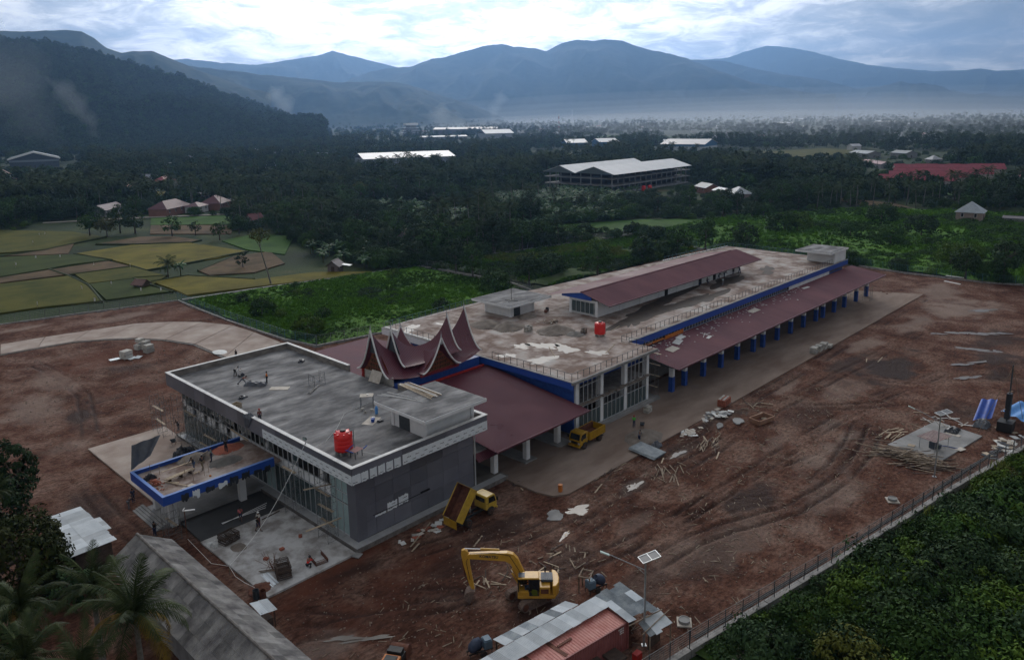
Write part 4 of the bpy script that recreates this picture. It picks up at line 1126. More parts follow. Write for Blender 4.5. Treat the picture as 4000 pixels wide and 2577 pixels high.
# ---------- entrance porch
PO = thing('entrance_porch', 'entrance porch slab with blue fascia and two white columns', 'porch', (-6, 20, 0))
def pp(name, mb, m, parent=PO, **k): return put(name, mb, m, parent, world=True, **k)
b = MB(); b.bb(-12.0, 1.2, 16.1, 24.5, 4.75, 5.05); pp('slab', b, M['deckconc'])
b = MB(); b.bb(-12.15, 0.35, 15.98, 16.1, 4.55, 5.52); b.bb(-12.15, -12.03, 16.1, 24.62, 4.55, 5.52); b.bb(-12.03, 0.6, 24.5, 24.62, 4.55, 5.52); pp('fascia', b, M['blue'])
b = MB(); b.bb(-12.17, 0.35, 15.96, 16.3, 5.52, 5.56); b.bb(-12.17, -11.85, 16.3, 24.3, 5.52, 5.56); b.bb(-12.17, 0.6, 24.3, 24.64, 5.52, 5.56); pp('fascia_cap', b, mat('pale_blue_cap', (0.10, 0.20, 0.50), rough=0.5))
b = MB()
for x, y in ((-2.1, 19.5), (-9.9, 19.9)): b.bb(x - .36, x + .36, y - .34, y + .34, 0, 4.76)
for x, y in ((-9.9, 24.2), (-2.1, 24.2)): b.bb(x - .3, x + .3, y - .3, y + .3, 0, 4.76)
pp('column', b, M['whitewall'])
b = MB(); b.prism([(-10.6, 20.0), (1.0, 20.0), (1.0, 25.4), (-10.6, 25.4)], -0.2, 0.5); pp('ramp', b, M['conc'])
b = MB()
for i in range(4): b.bb(-10.6 - 0.3 * (i + 1), -10.6 - 0.3 * i, 20.0, 26.5, -0.2, 0.42 - 0.1 * i)
pp('steps', b, M['conc'])
rr = random.Random(21)
for i, x in enumerate((-10.3, -9.1, -7.7, -6.3, -5.0, -3.6, -2.2, -0.9)):
 t = MB(); n = 7; w = rr.uniform(.75, 1.05); z1 = 5.05 if i in (0, 1, 4, 5) else 4.85
 top = [(x + w * k / n, 15.965, z1 + rr.uniform(-.06, .16)) for k in range(n + 1)]
 bot = [(x + w * k / n + rr.uniform(-.04, .04), 15.955, 4.42 - rr.uniform(-.1, .22) * (1.8 if i % 3 == 1 else 1)) for k in range(n + 1)]
 t.add(top + bot, [(k, k + 1, n + 2 + k, n + 1 + k) for k in range(n)])
 pp('torn_sheet', t, M['tarpblack'] if i % 2 == 0 or i > 4 else M['film'])
# ---------- traditional roof over the link: saddle roofs with spires
TR = thing('traditional_roof', 'maroon saddle roof with upswept horn spires and carved gables between the two blocks', 'roof', (27, 21.8, 7.2))
CXR, CYR = 26.98, 21.8
def zr_out(x): return 11.0 + 4.35 * (abs(x - CXR) / 8.4) ** 3.3
def zr_in(x): return 11.55 + 3.35 * (abs(x - CXR) / 5.1) ** 2.6
def ze_out(x): return 8.72 + 0.75 * (abs(x - CXR) / 8.4) ** 3
def saddle(x0, x1, zr, ze, hw, nx, nt_, side, pw=1.9, amp=0.035):
 """concave roof slope from ridge (y=CYR) to eave on one side"""
 mb = MB()
 for i in range(nx + 1):
  x = x0 + (x1 - x0) * i / nx
  for j in range(nt_ + 1):
   t = j / nt_
   z = ze(x) + (zr(x) - ze(x)) * (1 - t) ** pw
   mb.v.append((x, CYR + side * hw(x) * t, z + (amp if i % 2 else 0)))
 for i in range(nx):
  for j in range(nt_):
   k = i * (nt_ + 1) + j
   q = (k, k + 1, k + nt_ + 2, k + nt_ + 1)
   mb.f.append(q if side > 0 else q[::-1])
 return mb
hw_o = lambda x: 4.35 - 0.95 * (abs(x - CXR) / 8.4) ** 2
for s in (-1, 1):
 put('roof_slope', saddle(18.55, 35.45, zr_out, ze_out, hw_o, 112, 14, s), M['maroon'], TR, world=True, smooth=False)
ze_in = lambda x: 9.85 + 0.25 * (abs(x - CXR) / 5.1) ** 2
hw_i = lambda x: 2.75
for s in (-1, 1):
 put('upper_roof_slope', saddle(21.9, 32.06, zr_in, ze_in, hw_i, 68, 10, s), M['maroon'], TR, world=True)
def barge(x, zr, ze, hw, pw=1.9, out=0.0):
 for s in (-1, 1):
  mb = MB(); pts = []
  for j in range(13):
   t = j / 12
   pts.append((x, CYR + s * hw(x) * t * 1.02, ze(x) + (zr(x) - ze(x)) * (1 - t) ** pw + 0.06))
  mb.path(pts, 0.12, 6)
  put('barge_board', mb, M['capwhite'], TR, world=True)
barge(18.52, zr_out, ze_out, hw_o); barge(35.48, zr_out, ze_out, hw_o)
barge(21.86, zr_in, ze_in, hw_i); barge(32.1, zr_in, ze_in, hw_i)
def finial(x, y, z):
 mb = MB()
 mb.lathe([(0.17, -0.9), (0.14, -0.4), (0.07, 0.0), (0.11, 0.06), (0.11, 0.12), (0.05, 0.18), (0.09, 0.26), (0.09, 0.30), (0.04, 0.36), (0.07, 0.45), (0.07, 0.49), (0.025, 0.55), (0.015, 0.95)], (x, y, z), 10)
 put('finial', mb, M['steel'], TR, world=True)
finial(18.55, CYR, 15.4); finial(35.45, CYR, 15.4); finial(21.9, CYR, 14.95); finial(32.06, CYR, 14.95)
for s in (-1, 1):
 def dz(y):   # ridge of the dormer: rises outwards
  t = abs(y - CYR) / 4.45
  return 10.85 + 2.55 * t ** 3
 for hs in (-1, 1):
  mb = MB(); nx, ny = 9, 22
  for i in range(ny + 1):
   y = CYR + s * (0.6 + 3.9 * i / ny)
   for j in range(nx + 1):
    t = j / nx
    z = 9.0 + (dz(y) - 9.0) * (1 - t) ** 1.8
    mb.v.append((CXR + hs * 3.42 * t, y, z + (0.03 if i % 2 else 0)))
  for i in range(ny):
   for j in range(nx):
    k = i * (nx + 1) + j; q = (k, k + 1, k + nx + 2, k + nx + 1)
    mb.f.append(q if hs * s < 0 else q[::-1])
  put('dormer_slope', mb, M['maroon'], TR, world=True)
  mb = MB()
  mb.path([(CXR + hs * 3.45 * t, CYR + s * 4.52, 9.05 + (dz(CYR + 4.45) - 9.0) * (1 - t) ** 1.8) for t in np.linspace(0, 1, 12)], 0.12, 6)
  put('barge_board', mb, M['capwhite'], TR, world=True)
 finial(CXR, CYR + s * 4.5, 13.45)
def carved_gable(name, o, ux, w, h, nrm, rows):
 """triangular gable board: rows of raised square motifs; o = middle of its foot, ux along the wall, nrm outwards"""
 U, N, Z = V3(ux), V3(nrm), V3((0, 0, 1))
 mb = MB()
 P = lambda u, z, d: o + U * u + Z * z + N * d
 mb.add([P(-w, 0, 0), P(w, 0, 0), P(w * .72, h * .34, 0), P(0, h, 0), P(-w * .72, h * .34, 0)], [(0, 1, 2, 3, 4)])
 gb = put(name, mb, M['carve'], TR, world=True)
 mo = MB(); dk = MB(); ring = MB()
 s = h / (rows + 1.2)
 for r in range(rows):
  zc_ = (r + .62) * s
  hw_ = w * .86 * (1 - zc_ / h * 1.02)
  n = max(1, int(2 * hw_ / (s * .82)))
  for i in range(n):
   u = (i - (n - 1) / 2) * s * .82; q = s * .33
   dk.add([P(u - q, zc_ - s * .4, .02), P(u + q, zc_ - s * .4, .02), P(u + q, zc_ + s * .4, .02), P(u - q, zc_ + s * .4, .02)], [(0, 1, 2, 3)])
   for dz_ in (-.19, .19):
    for k in range(6):
     a0, a1 = 2 * PI * k / 6, 2 * PI * (k + 1) / 6
     ri, ro = s * .07, s * .155
     ring.add([P(u + ro * math.cos(a0), zc_ + s * dz_ + ro * math.sin(a0), .05), P(u + ro * math.cos(a1), zc_ + s * dz_ + ro * math.sin(a1), .05),
        P(u + ri * math.cos(a1), zc_ + s * dz_ + ri * math.sin(a1), .05), P(u + ri * math.cos(a0), zc_ + s * dz_ + ri * math.sin(a0), .05)], [(0, 1, 2, 3)])
  mo.add([P(-hw_ - s * .5, zc_ + s * .44, .03), P(hw_ + s * .5, zc_ + s * .44, .03), P(hw_ + s * .4, zc_ + s * .54, .06), P(-hw_ - s * .4, zc_ + s * .54, .06)], [(0, 1, 2, 3)])
 put('motif_ground', dk, M['dark'], gb); put('motif', ring, M['carveorange'], gb); put('moulding', mo, M['red'], gb)
for s in (-1, 1):
 carved_gable('carved_gable', V3((CXR, CYR + s * 3.7, 8.75)), (-s if s > 0 else 1, 0, 0), 3.0, 3.0, (0, s, 0), 4)
carved_gable('carved_gable', V3((19.3, CYR, 9.3)), (0, -1, 0), 2.9, 4.0, (-1, 0, 0), 5)
b = MB(); b.add([(19.0, CYR - 1.05, 12.2), (19.0, CYR + 1.05, 12.2), (18.7, CYR, 15.0)], [(0, 2, 1)]); b.add([(22.1, CYR - 1.6, 11.6), (22.1, CYR + 1.6, 11.6), (22.0, CYR, 14.6)], [(0, 2, 1)])
put('gable_boarding', b, M['darksteel'], TR, world=True)
b = MB(); b.bb(19.6, 35.2, CYR - 3.3, CYR + 3.3, 6.6, 8.55); put('wall', b, M['bluepaint'], TR, world=True)
b = MB(); b.bb(19.2, 19.5, CYR - 3.3, CYR + 3.3, 8.2, 9.4); put('block_wall', b, M['block'], TR, world=True)
b = MB(); b.bb(19.4, 35.3, CYR - 4.2, CYR - 4.0, 7.25, 7.55); b.bb(23.4, 30.5, CYR - 4.1, CYR - 3.9, 8.6, 8.8); b.bb(19.0, 19.4, CYR + 2.8, CYR + 3.2, 8.2, 9.5); put('red_beam', b, M['red'], TR, world=True)
b = MB()
for i in range(26): b.box((23.55 + i * .27, CYR - 4.12, 8.56), (.14, .05, .16))
put('fringe', b, M['red'], TR, world=True)
# ================================================================== vehicles and machines
def rotY(a): return Matrix.Rotation(a, 4, 'Y')
def rotX(a): return Matrix.Rotation(a, 4, 'X')
def rotZ(a): return Matrix.Rotation(a, 4, 'Z')
def TR_(x, y, z): return Matrix.Translation((x, y, z))
def bevel(o, w=0.03, seg=2):
 m = o.modifiers.new('bevel', 'BEVEL'); m.width = w; m.segments = seg; m.limit_method = 'ANGLE'
 return o
# ---------- excavator
EX = thing('excavator', 'yellow tracked excavator with its boom stretched over the red mud', 'excavator', (6.5, -17.55, gz(6.5, -17.5)), math.radians(133))
trk_rot = math.radians(-11 - 133)
trk_prof = [(-1.75, .42), (-1.62, .16), (-1.4, .03), (1.4, .03), (1.62, .16), (1.75, .42), (1.7, .66), (1.5, .84), (-1.5, .84), (-1.7, .66)]
for s in (-1, 1):
 b = MB(); b.prismY(trk_prof, s * 1.05 - .29, s * 1.05 + .29)
 o = put('track', b, M['trackpad'], EX); o.rotation_euler = (0, 0, trk_rot)
 b = MB()
 for k in range(len(trk_prof)):
  p, q = V3((trk_prof[k][0], 0, trk_prof[k][1])), V3((trk_prof[(k + 1) % len(trk_prof)][0], 0, trk_prof[(k + 1) % len(trk_prof)][1]))
  L_ = (q - p).length; n = max(1, int(L_ / .17))
  for i in range(n):
   c = p.lerp(q, (i + .5) / n); ang = -math.atan2(q.z - p.z, q.x - p.x)
   b.box((c.x, s * 1.05, c.z), (.11, .64, .07), m=rotY(ang))
 put('track_shoes', b, M['trackpad'], o)
 b = MB()
 for x in (-1.3, 1.3): b.lathe([(0.3, -.30), (.34, -.28), (.34, .28), (.3, .30)], n=14); b.v[-56:] = [tuple(rotX(PI / 2) @ V3(p) + V3((x, s * 1.05, .43))) for p in b.v[-56:]]
 put('drive_wheel', b, M['rust'], o)
b = MB(); b.bb(-.9, .9, -.85, .85, .35, .8); b.lathe([(.75, .8), (.75, 1.02)], n=20)
o = put('undercarriage', b, M['trackpad'], EX); o.rotation_euler = (0, 0, trk_rot)
b = MB(); b.bb(-2.35, 1.0, -1.35, 1.35, 1.02, 1.3); bevel(put('turntable_deck', b, M['yellow'], EX))
b = MB(); b.bb(-1.9, -.95, .30, 1.33, 1.3, 2.12); b.bb(-2.1, -.3, -.45, .32, 1.3, 2.2); b.bb(-1.9, .6, -1.33, -.45, 1.3, 2.05); bevel(put('engine_body', b, M['yellow'], EX), .05)
b = MB(); b.prism([(-2.1, -1.34), (-2.45, -1.2), (-2.68, -.7), (-2.75, 0), (-2.68, .7), (-2.45, 1.2), (-2.1, 1.34)], 1.12, 2.22); bevel(put('counterweight', b, M['yellow'], EX), .08, 3)
b = MB(); b.bb(-2.15, -1.1, -.55, .62, 2.2, 2.42)
for i in range(6): b.bb(-2.05 + i * .16, -1.97 + i * .16, -.4, .5, 2.42, 2.45)
bevel(put('engine_hood', b, M['slate'], EX), .05)
b = MB(); b.tube((-1.5, -.85, 2.0), (-1.5, -.85, 2.75), .07, n=8); put('exhaust', b, M['blackpl'], EX)
b = MB(); b.bb(-1.75, -1.05, 1.335, 1.345, 1.5, 1.95); put('side_grille', b, M['rust'], EX)
cab = put('cab', MB().bb(-.92, 1.0, .36, 1.34, 1.3, 1.72), M['yellow'], EX); bevel(cab, .04)
b = MB()
for x, y in ((-.9, .4), (-.9, 1.30), (.0, 1.31), (.97, .4), (.93, 1.30)): b.bb(x - .045, x + .045, y - .04, y + .04, 1.7, 2.93)
put('cab_pillar', b, M['blackpl'], cab)
b = MB(); b.prismY([(-.95, 2.9), (1.0, 2.9), (.98, 3.0), (.6, 3.06), (-.9, 3.06)], .34, 1.36); bevel(put('cab_roof', b, M['yellow'], cab), .04)
b = MB(); b.bb(.35, .92, .5, 1.2, 3.055, 3.085); put('roof_hatch', b, M['slate'], cab)
b = MB(); b.bb(-.86, -.03, 1.325, 1.335, 1.74, 2.9); b.bb(-.86, .93, .36, .37, 1.75, 2.88); b.bb(-.94, -.93, .42, 1.28, 2.0, 2.88); b.bb(.97, .98, .45, 1.25, 1.8, 2.88); put('cab_window', b, M['cabglass'], cab)
b = MB(); b.bb(-.3, .3, .6, 1.1, 1.72, 1.95); b.bb(-.35, -.15, .6, 1.1, 1.9, 2.5); put('seat', b, M['blackpl'], cab)
b = MB(); b.bb(-.88, -.02, 1.34, 1.36, 1.30, 1.72); put('door_panel', b, M['blackpl'], cab)
b = MB(); b.prismY([(-.8, 1.36), (-.35, 1.36), (-.2, 1.7), (-.3, 1.95), (-.7, 1.9)], 1.345, 1.365); put('mirror_pad', b, mat('green_glass', (.10, .12, .02), rough=.2), cab)
boomp = [(.05, 1.35), (.45, 1.35), (.75, 2.1), (1.62, 3.72), (2.1, 4.02), (3.4, 4.12), (5.4, 4.28), (5.62, 4.42), (5.55, 4.62), (5.3, 4.72), (3.2, 4.80), (1.9, 4.83), (1.35, 4.68), (.95, 4.2), (.25, 2.5)]
b = MB(); b.prismY(boomp, -.24, .24); bm_ = bevel(put('boom', b, M['yellow'], EX), .03)
armp = [(5.45, 4.95), (5.75, 5.15), (6.0, 5.05), (6.05, 4.7), (5.85, 3.6), (5.35, 1.55), (5.12, 1.15), (4.92, 1.18), (4.98, 1.6), (5.25, 3.4), (5.32, 4.3)]
b = MB(); b.prismY(armp, -.18, .18); bevel(put('arm', b, M['yellow'], EX), .03)
b = MB(); b.tube((2.6, 0, 5.02), (4.3, 0, 5.12), .11, n=10); put('arm_cylinder', b, M['yellow'], EX)
b = MB(); b.tube((4.3, 0, 5.12), (5.7, 0, 5.18), .055, n=8); put('cylinder_rod', b, M['chrome'], EX)
for s in (-1, 1):
 b = MB(); b.tube((.7, s * .36, 1.5), (1.5, s * .36, 2.95), .10, n=8); put('boom_cylinder', b, M['yellow'], EX)
 b = MB(); b.tube((1.5, s * .36, 2.95), (1.98, s * .34, 3.95), .05, n=8); put('cylinder_rod', b, M['chrome'], EX)
b = MB(); b.tube((5.98, 0, 4.3), (5.75, 0, 2.4), .09, n=8); b.tube((5.75, 0, 2.4), (5.2, 0, 1.55), .05, n=8); put('bucket_cylinder', b, M['rust'], EX)
bk = [(4.85, 1.2), (5.2, 1.25), (5.65, 1.05), (5.85, .65), (5.75, .25), (5.4, -.02), (5.25, .02), (5.55, .35), (5.62, .62), (5.4, .9), (5.05, 1.0)]
b = MB(); b.prismY(bk, -.5, .5)
b.prismY([(4.85, 1.2), (5.2, 1.25), (5.65, 1.05), (5.85, .65), (5.75, .25), (5.4, -.02), (5.2, .3)], .5, .54); b.prismY([(4.85, 1.2), (5.2, 1.25), (5.65, 1.05), (5.85, .65), (5.75, .25), (5.4, -.02), (5.2, .3)], -.54, -.5)
put('bucket', b, M['trackpad'], EX)
b = MB()
for i in range(5): b.prismY([(5.42, .02), (5.25, .06), (5.12, -.14)], -.45 + i * .21, -.36 + i * .21)
put('bucket_teeth', b, M['rust'], EX)
b = MB(); b.path([(.3, .2, 1.6), (.9, .27, 3.2), (1.7, .27, 4.6), (3, .26, 4.86), (5.2, .22, 4.8), (5.6, .2, 4.0), (5.3, .2, 2.2)], .025, 5); put('hydraulic_hose', b, M['blackpl'], EX)
fc = bpy.data.curves.new('lettering', 'FONT'); fc.body = 'KOMATSU'; fc.size = .36; fc.extrude = .004; fc.align_x = 'CENTER'; fc.align_y = 'CENTER'; fc.offset = .008
fo = bpy.data.objects.new('lettering_curve', fc); COL.objects.link(fo)
bpy.context.view_layer.update()
fme = bpy.data.meshes.new_from_object(fo); bpy.data.objects.remove(fo)
fo = bpy.data.objects.new('lettering', fme); COL.objects.link(fo); fo.parent = EX
fme.materials.clear(); fme.materials.append(M['ink'])
fo.matrix_local = TR_(3.55, .247, 4.48) @ rotY(-0.07) @ Matrix(((-1, 0, 0, 0), (0, 0, 1, 0), (0, 1, 0, 0), (0, 0, 0, 1)))
# ---------- dump trucks
def wheel_mesh():
 b = MB(); b.lathe([(.18, -.12), (.40, -.12), (.44, -.07), (.44, .07), (.40, .12), (.18, .12)], n=18); b.xf(rotX(PI / 2)); return b.mesh('tyre', True)
def rim_mesh():
 b = MB(); b.lathe([(.05, -.10), (.22, -.13), (.23, .13), (.05, .10)], n=14); b.xf(rotX(PI / 2)); return b.mesh('rim')
WM, RM = wheel_mesh(), rim_mesh(); WM.materials.append(M['tyre']); RM.materials.append(M['rust'])
def dump_truck(label, loc, rz, body, cabm, tilt, wm=WM, ribstep=.62, gate=0.0):
 t = thing('dump_truck', label, 'truck', loc, rz, 'yellow dump trucks on the building site')
 b = MB(); b.bb(-1.05, 4.2, -.42, -.30, .62, .84); b.bb(-1.05, 4.2, .30, .42, .62, .84)
 for x in (-.9, .3, 1.5, 2.6, 4.1): b.bb(x, x + .1, -.4, .4, .64, .8)
 put('chassis', b, M['blackpl'], t)
 b = MB(); b.tube((0, -.85, .44), (0, .85, .44), .09, n=8); b.tube((3.4, -.85, .44), (3.4, .85, .44), .07, n=8); b.bb(.6, 1.5, .42, .8, .45, .8); put('axles', b, M['rust'], t)
 for x, y in ((0, .72), (0, .97), (0, -.72), (0, -.97), (3.4, .88), (3.4, -.88)):
  w = inst('wheel', wm, t, (x, y, .44)); inst('rim', RM, w)
 c = put('cab', MB().prismY([(2.72, .78), (4.30, .62), (4.42, .95), (4.40, 1.40), (4.12, 2.22), (3.98, 2.32), (2.85, 2.32), (2.72, 2.2)], -.92, .92), cabm, t); bevel(c, .05, 3)
 b = MB(); b.add([(4.415, -.78, 1.44), (4.415, .78, 1.44), (4.16, .72, 2.16), (4.16, -.72, 2.16)], [(0, 1, 2, 3)])
 for s in (-1, 1):
  q = [(3.15, s * .928, 1.48), (4.20, s * .928, 1.42), (4.02, s * .928, 2.12), (3.15, s * .928, 2.14)]
  b.add(q, [(0, 1, 2, 3) if s < 0 else (3, 2, 1, 0)])
 b.add([(2.712, -.7, 1.6), (2.712, .7, 1.6), (2.712, .7, 2.12), (2.712, -.7, 2.12)], [(3, 2, 1, 0)])
 put('cab_window', b, M['cabglass'], c)
 b = MB(); b.bb(4.36, 4.52, -.92, .92, .48, .72); put('bumper', b, cabm, c)
 b = MB(); b.bb(4.39, 4.44, -.5, .5, .86, 1.2); put('grille', b, M['blackpl'], c)
 for s in (-1, 1):
  b = MB(); b.bb(4.40, 4.46, s * .72 - .13, s * .72 + .13, .88, 1.1); put('headlight', b, M['alu'], c)
  b = MB(); b.bb(4.25, 4.33, s * 1.12 - .1, s * 1.12 + .1, 1.5, 1.9); b.tube((4.2, s * .92, 1.95), (4.28, s * 1.1, 1.88), .015, n=5); put('mirror', b, M['blackpl'], c)
  b = MB(); b.bb(3.12, 3.14, s * .93 - .006, s * .93 + .006, .9, 2.15); b.bb(2.78, 3.1, s * .93 - .008, s * .93 + .008, 1.5, 1.53); put('door_seam', b, M['blackpl'], c)
  b = MB(); b.prismY([(2.9, .6), (2.95, .82), (3.15, .98), (3.65, .98), (3.85, .82), (3.9, .6)], s * .93 - .04, s * .93 + .04); put('wheel_arch', b, M['blackpl'], c)
 H = V3((-.95, 0, 1.0)); Mx = TR_(*H) @ rotY(-tilt) @ TR_(*(-H))
 bed = MB(); x0, x1, w, z0, z1 = -1.15, 2.55, 1.0, 1.0, 1.98
 bed.bb(x0, x1, -w, w, z0, z0 + .06); bed.bb(x0, x1, -w, -w + .05, z0 + .06, z1); bed.bb(x0, x1, w - .05, w, z0 + .06, z1); bed.bb(x1 - .05, x1, -w + .05, w - .05, z0 + .06, z1 + .18)
 bed.xf(Mx); bd = put('tipping_bed', bed, M['rust'], t)
 sk = MB()
 for s in (-1, 1):
  sk.bb(x0, x1, s * (w + .015) - .014, s * (w + .015) + .014, z0 - .05, z1)
  sk.bb(x0, x1, s * (w + .05) - .05, s * (w + .05) + .05, z1 - .08, z1 + .04); sk.bb(x0, x1, s * (w + .04) - .04, s * (w + .04) + .04, z0 - .08, z0 + .04)
 sk.bb(x1 + .003, x1 + .03, -w, w, z0, z1 + .18)
 sk.xf(Mx); put('bed_side', sk, body, bd)
 for s in (-1, 1):
  n = int((x1 - x0) / ribstep)
  rb = MB()
  for i in range(n + 1):
   x = x0 + .04 + (x1 - x0 - .08) * i / n
   rb.bb(x - .04, x + .04, s * (w + .045) - .045, s * (w + .045) + .045, z0 + .04, z1 - .08)
  if ribstep < .5:
   rb.bb(x0, x1, s * (w + .03) - .03, s * (w + .03) + .03, z0 + .42, z0 + .5)
  rb.xf(Mx); put('bed_ribs', rb, body, bd)
 ga = MB(); ga.bb(-.02, .02, -w, w, -.92, 0)
 for y in (-.85, 0, .85): ga.bb(-.05, .03, y - .05, y + .05, -.9, 0)
 ga.xf(Mx @ TR_(x0 - .03, 0, z1 - .06) @ rotY(tilt if gate else 0)); put('tailgate', ga, body if not gate else M['truckgold'], bd)
 if tilt > .2:
  b = MB(); p0 = V3((1.2, 0, .8)); p1 = Mx @ V3((1.7, 0, 1.0)); b.tube(p0, p0.lerp(p1, .55), .09, n=8); b.tube(p0.lerp(p1, .5), p1, .06, n=8); put('hoist', b, M['steel'], t)
 b = MB(); b.bb(-1.0, -.6, -.95, -.5, .5, .54); b.bb(-1.0, -.6, .5, .95, .5, .54); b.bb(-1.1, -1.04, -.9, .9, .7, .82); put('mudguard', b, M['blackpl'], t)
 return t
dump_truck('pale yellow dump truck tipping its raised bed beside the grey wall', (11.4, -3.35, gz(11.4, -3.4)), math.radians(1), M['truckyel'], M['truckyel'], math.radians(52), gate=1)
dump_truck('golden dump truck parked with level bed beside the glazed end', (38.3, -.35, .10), math.radians(180 + 3), M['truckgold'], M['truckgold'], 0.0, ribstep=.42)
# ---------- concrete mixers, roller
def mixer(label, loc, rz):
 t = thing('concrete_mixer', label, 'concrete mixer', loc, rz, 'dark blue concrete mixers by the site huts')
 dm = mat('mixer_blue', (.02, .035, .07), (.045, .06, .10), scale=4, rough=.6, local=True)
 b = MB(); b.lathe([(.22, -.62), (.42, -.35), (.48, 0), (.46, .25), (.28, .6), (.24, .66), (.20, .6)], n=18); b.xf(TR_(-.25, 0, 1.0) @ rotY(.9)); put('drum', b, dm, t, smooth=True)
 b = MB(); b.bb(.45, 1.15, -.4, .4, .55, 1.25); b.bb(.5, 1.1, -.35, .35, 1.25, 1.35); bevel(put('engine_box', b, mat('engine_blue', (.10, .17, .24), (.14, .21, .27), scale=3, rough=.5), t), .03)
 b = MB(); b.bb(-.9, 1.2, -.3, -.22, .42, .52); b.bb(-.9, 1.2, .22, .3, .42, .52); b.tube((-.3, -.55, .6), (-.3, .55, .6), .05, n=6)
 for x in (-.8, 1.1): b.tube((x, -.3, .5), (x, -.4, 0), .03, n=5); b.tube((x, .3, .5), (x, .4, 0), .03, n=5)
 put('frame', b, M['blackpl'], t)
 for s in (-1, 1): inst('wheel', WM, t, (.3, s * .5, .3), scl=(.68, .68, .68))
 return t
mixer('dark blue concrete mixer beside the long zinc roof at the lower edge', (-1.6, -19.3, gz(-1.6, -19.3)), math.radians(-20))
mixer('blue concrete mixer half hidden behind the patched zinc roof', (11.9, -21.2, gz(11.9, -21.2)), math.radians(165))
RO = thing('road_roller', 'orange and black machine hood at the bottom edge of the site', 'roller', (-7.4, -15.6, gz(-7.4, -15.6)), math.radians(30))
b = MB(); b.bb(-1.6, 0.1, -.7, .7, .5, 1.35); bevel(put('hood', b, M['orange'], RO), .08)
b = MB(); b.bb(.1, 1.0, -.7, .7, .5, 1.1); b.bb(.2, .9, -.6, .6, 1.1, 1.5); b.bb(-.9, -.1, -.5, .5, 1.35, 1.42); bevel(put('engine_deck', b, M['blackpl'], RO), .06)
b = MB(); b.lathe([(.1, -.75), (.6, -.75), (.6, .75), (.1, .75)], n=20); b.xf(TR_(1.5, 0, .6) @ rotX(PI / 2)); put('drum', b, M['rust'], RO)
for s in (-1, 1): w = inst('wheel', WM, RO, (-1.0, s * .8, .5), scl=(1.2, 1.2, 1.2)); inst('rim', RM, w)
# ================================================================== huts, container, lamps
CN = thing('shipping_container', 'faded red shipping container with rust streaks across its roof', 'container', (1.35, -25.85, gz(1, -26)), math.radians(-8.2))
L2, W2, H2 = 6.05, 1.2, 2.55
def corr(mb, a, b_, n, d, amp, nrm, trap=True):
 """corrugated wall from a to b (2D along), trapezoidal ribs"""
b = MB()
n = 44
for s in (-1, 1):
 base = len(b.v)
 for i in range(n * 4 + 1):
  x = -L2 + 2 * L2 * i / (n * 4); off = 0.035 if (i % 4) in (1, 2) else 0.0
  b.v.append((x, s * (W2 - .04 + off), .12)); b.v.append((x, s * (W2 - .04 + off), H2 - .08))
 for i in range(n * 4):
  k = base + i * 2; q = (k, k + 2, k + 3, k + 1); b.f.append(q if s < 0 else q[::-1])
for s in (-1, 1): b.bb(s * L2 - .03, s * L2 + .03, -W2 + .04, W2 - .04, .1, H2 - .06)
put('side_wall', b, M['container_side'], CN)
b = MB(); base = 0
for i in range(n * 4 + 1):
 x = -L2 + .1 + 2 * (L2 - .1) * i / (n * 4); off = 0.03 if (i % 4) in (1, 2) else 0.0
 b.v.append((x, -W2 + .06, H2 - .03 + off)); b.v.append((x, W2 - .06, H2 - .03 + off))
for i in range(n * 4): k = i * 2; b.f.append((k, k + 2, k + 3, k + 1))
put('roof_sheet', b, M['container'], CN)
b = MB()
for s in (-1, 1):
 b.bb(-L2, L2, s * W2 - .05, s * W2 + .05, 0, .14); b.bb(-L2, L2, s * W2 - .05, s * W2 + .05, H2 - .1, H2)
 b.bb(s * L2 - .06, s * L2 + .06, -W2, W2, 0, .14); b.bb(s * L2 - .06, s * L2 + .06, -W2, W2, H2 - .1, H2)
 for q in (-1, 1): b.bb(s * L2 - .08, s * L2 + .08, q * W2 - .08, q * W2 + .08, 0, H2)
put('frame', b, M['container_side'], CN)
b = MB(); b.box((-.6, 0, H2 + .012), (.36, 2.1, .03), .10); b.box((-3.0, .1, H2 + .012), (.30, 2.0, .03), .08); put('rust_patch', b, M['rust'], CN)
b = MB(); b.box((.35, .15, H2 + .06), (1.5, .2, .06), .05); put('loose_plank', b, M['rust'], CN)
b = MB()
rr = random.Random(2)
for i in range(4):
 for j in range(3):
  if rr.random() < .85: b.bb(5.0 + i * .16, 5.10 + i * .16, -W2 - .006, -W2 - .001, 1.75 + j * .2, 1.88 + j * .2)
put('stencil_mark', b, M['capwhite'], CN)
b = MB(); b.bb(.6, 1.7, -W2 - .8, -W2, .9, 1.2); b.bb(3.2, 4.6, -W2 - 1.4, -W2, .7, .9); b.bb(1.8, 2.6, -W2 - .6, -W2, 1.0, 1.1); put('side_shelf', b, M['darktimber'], CN)
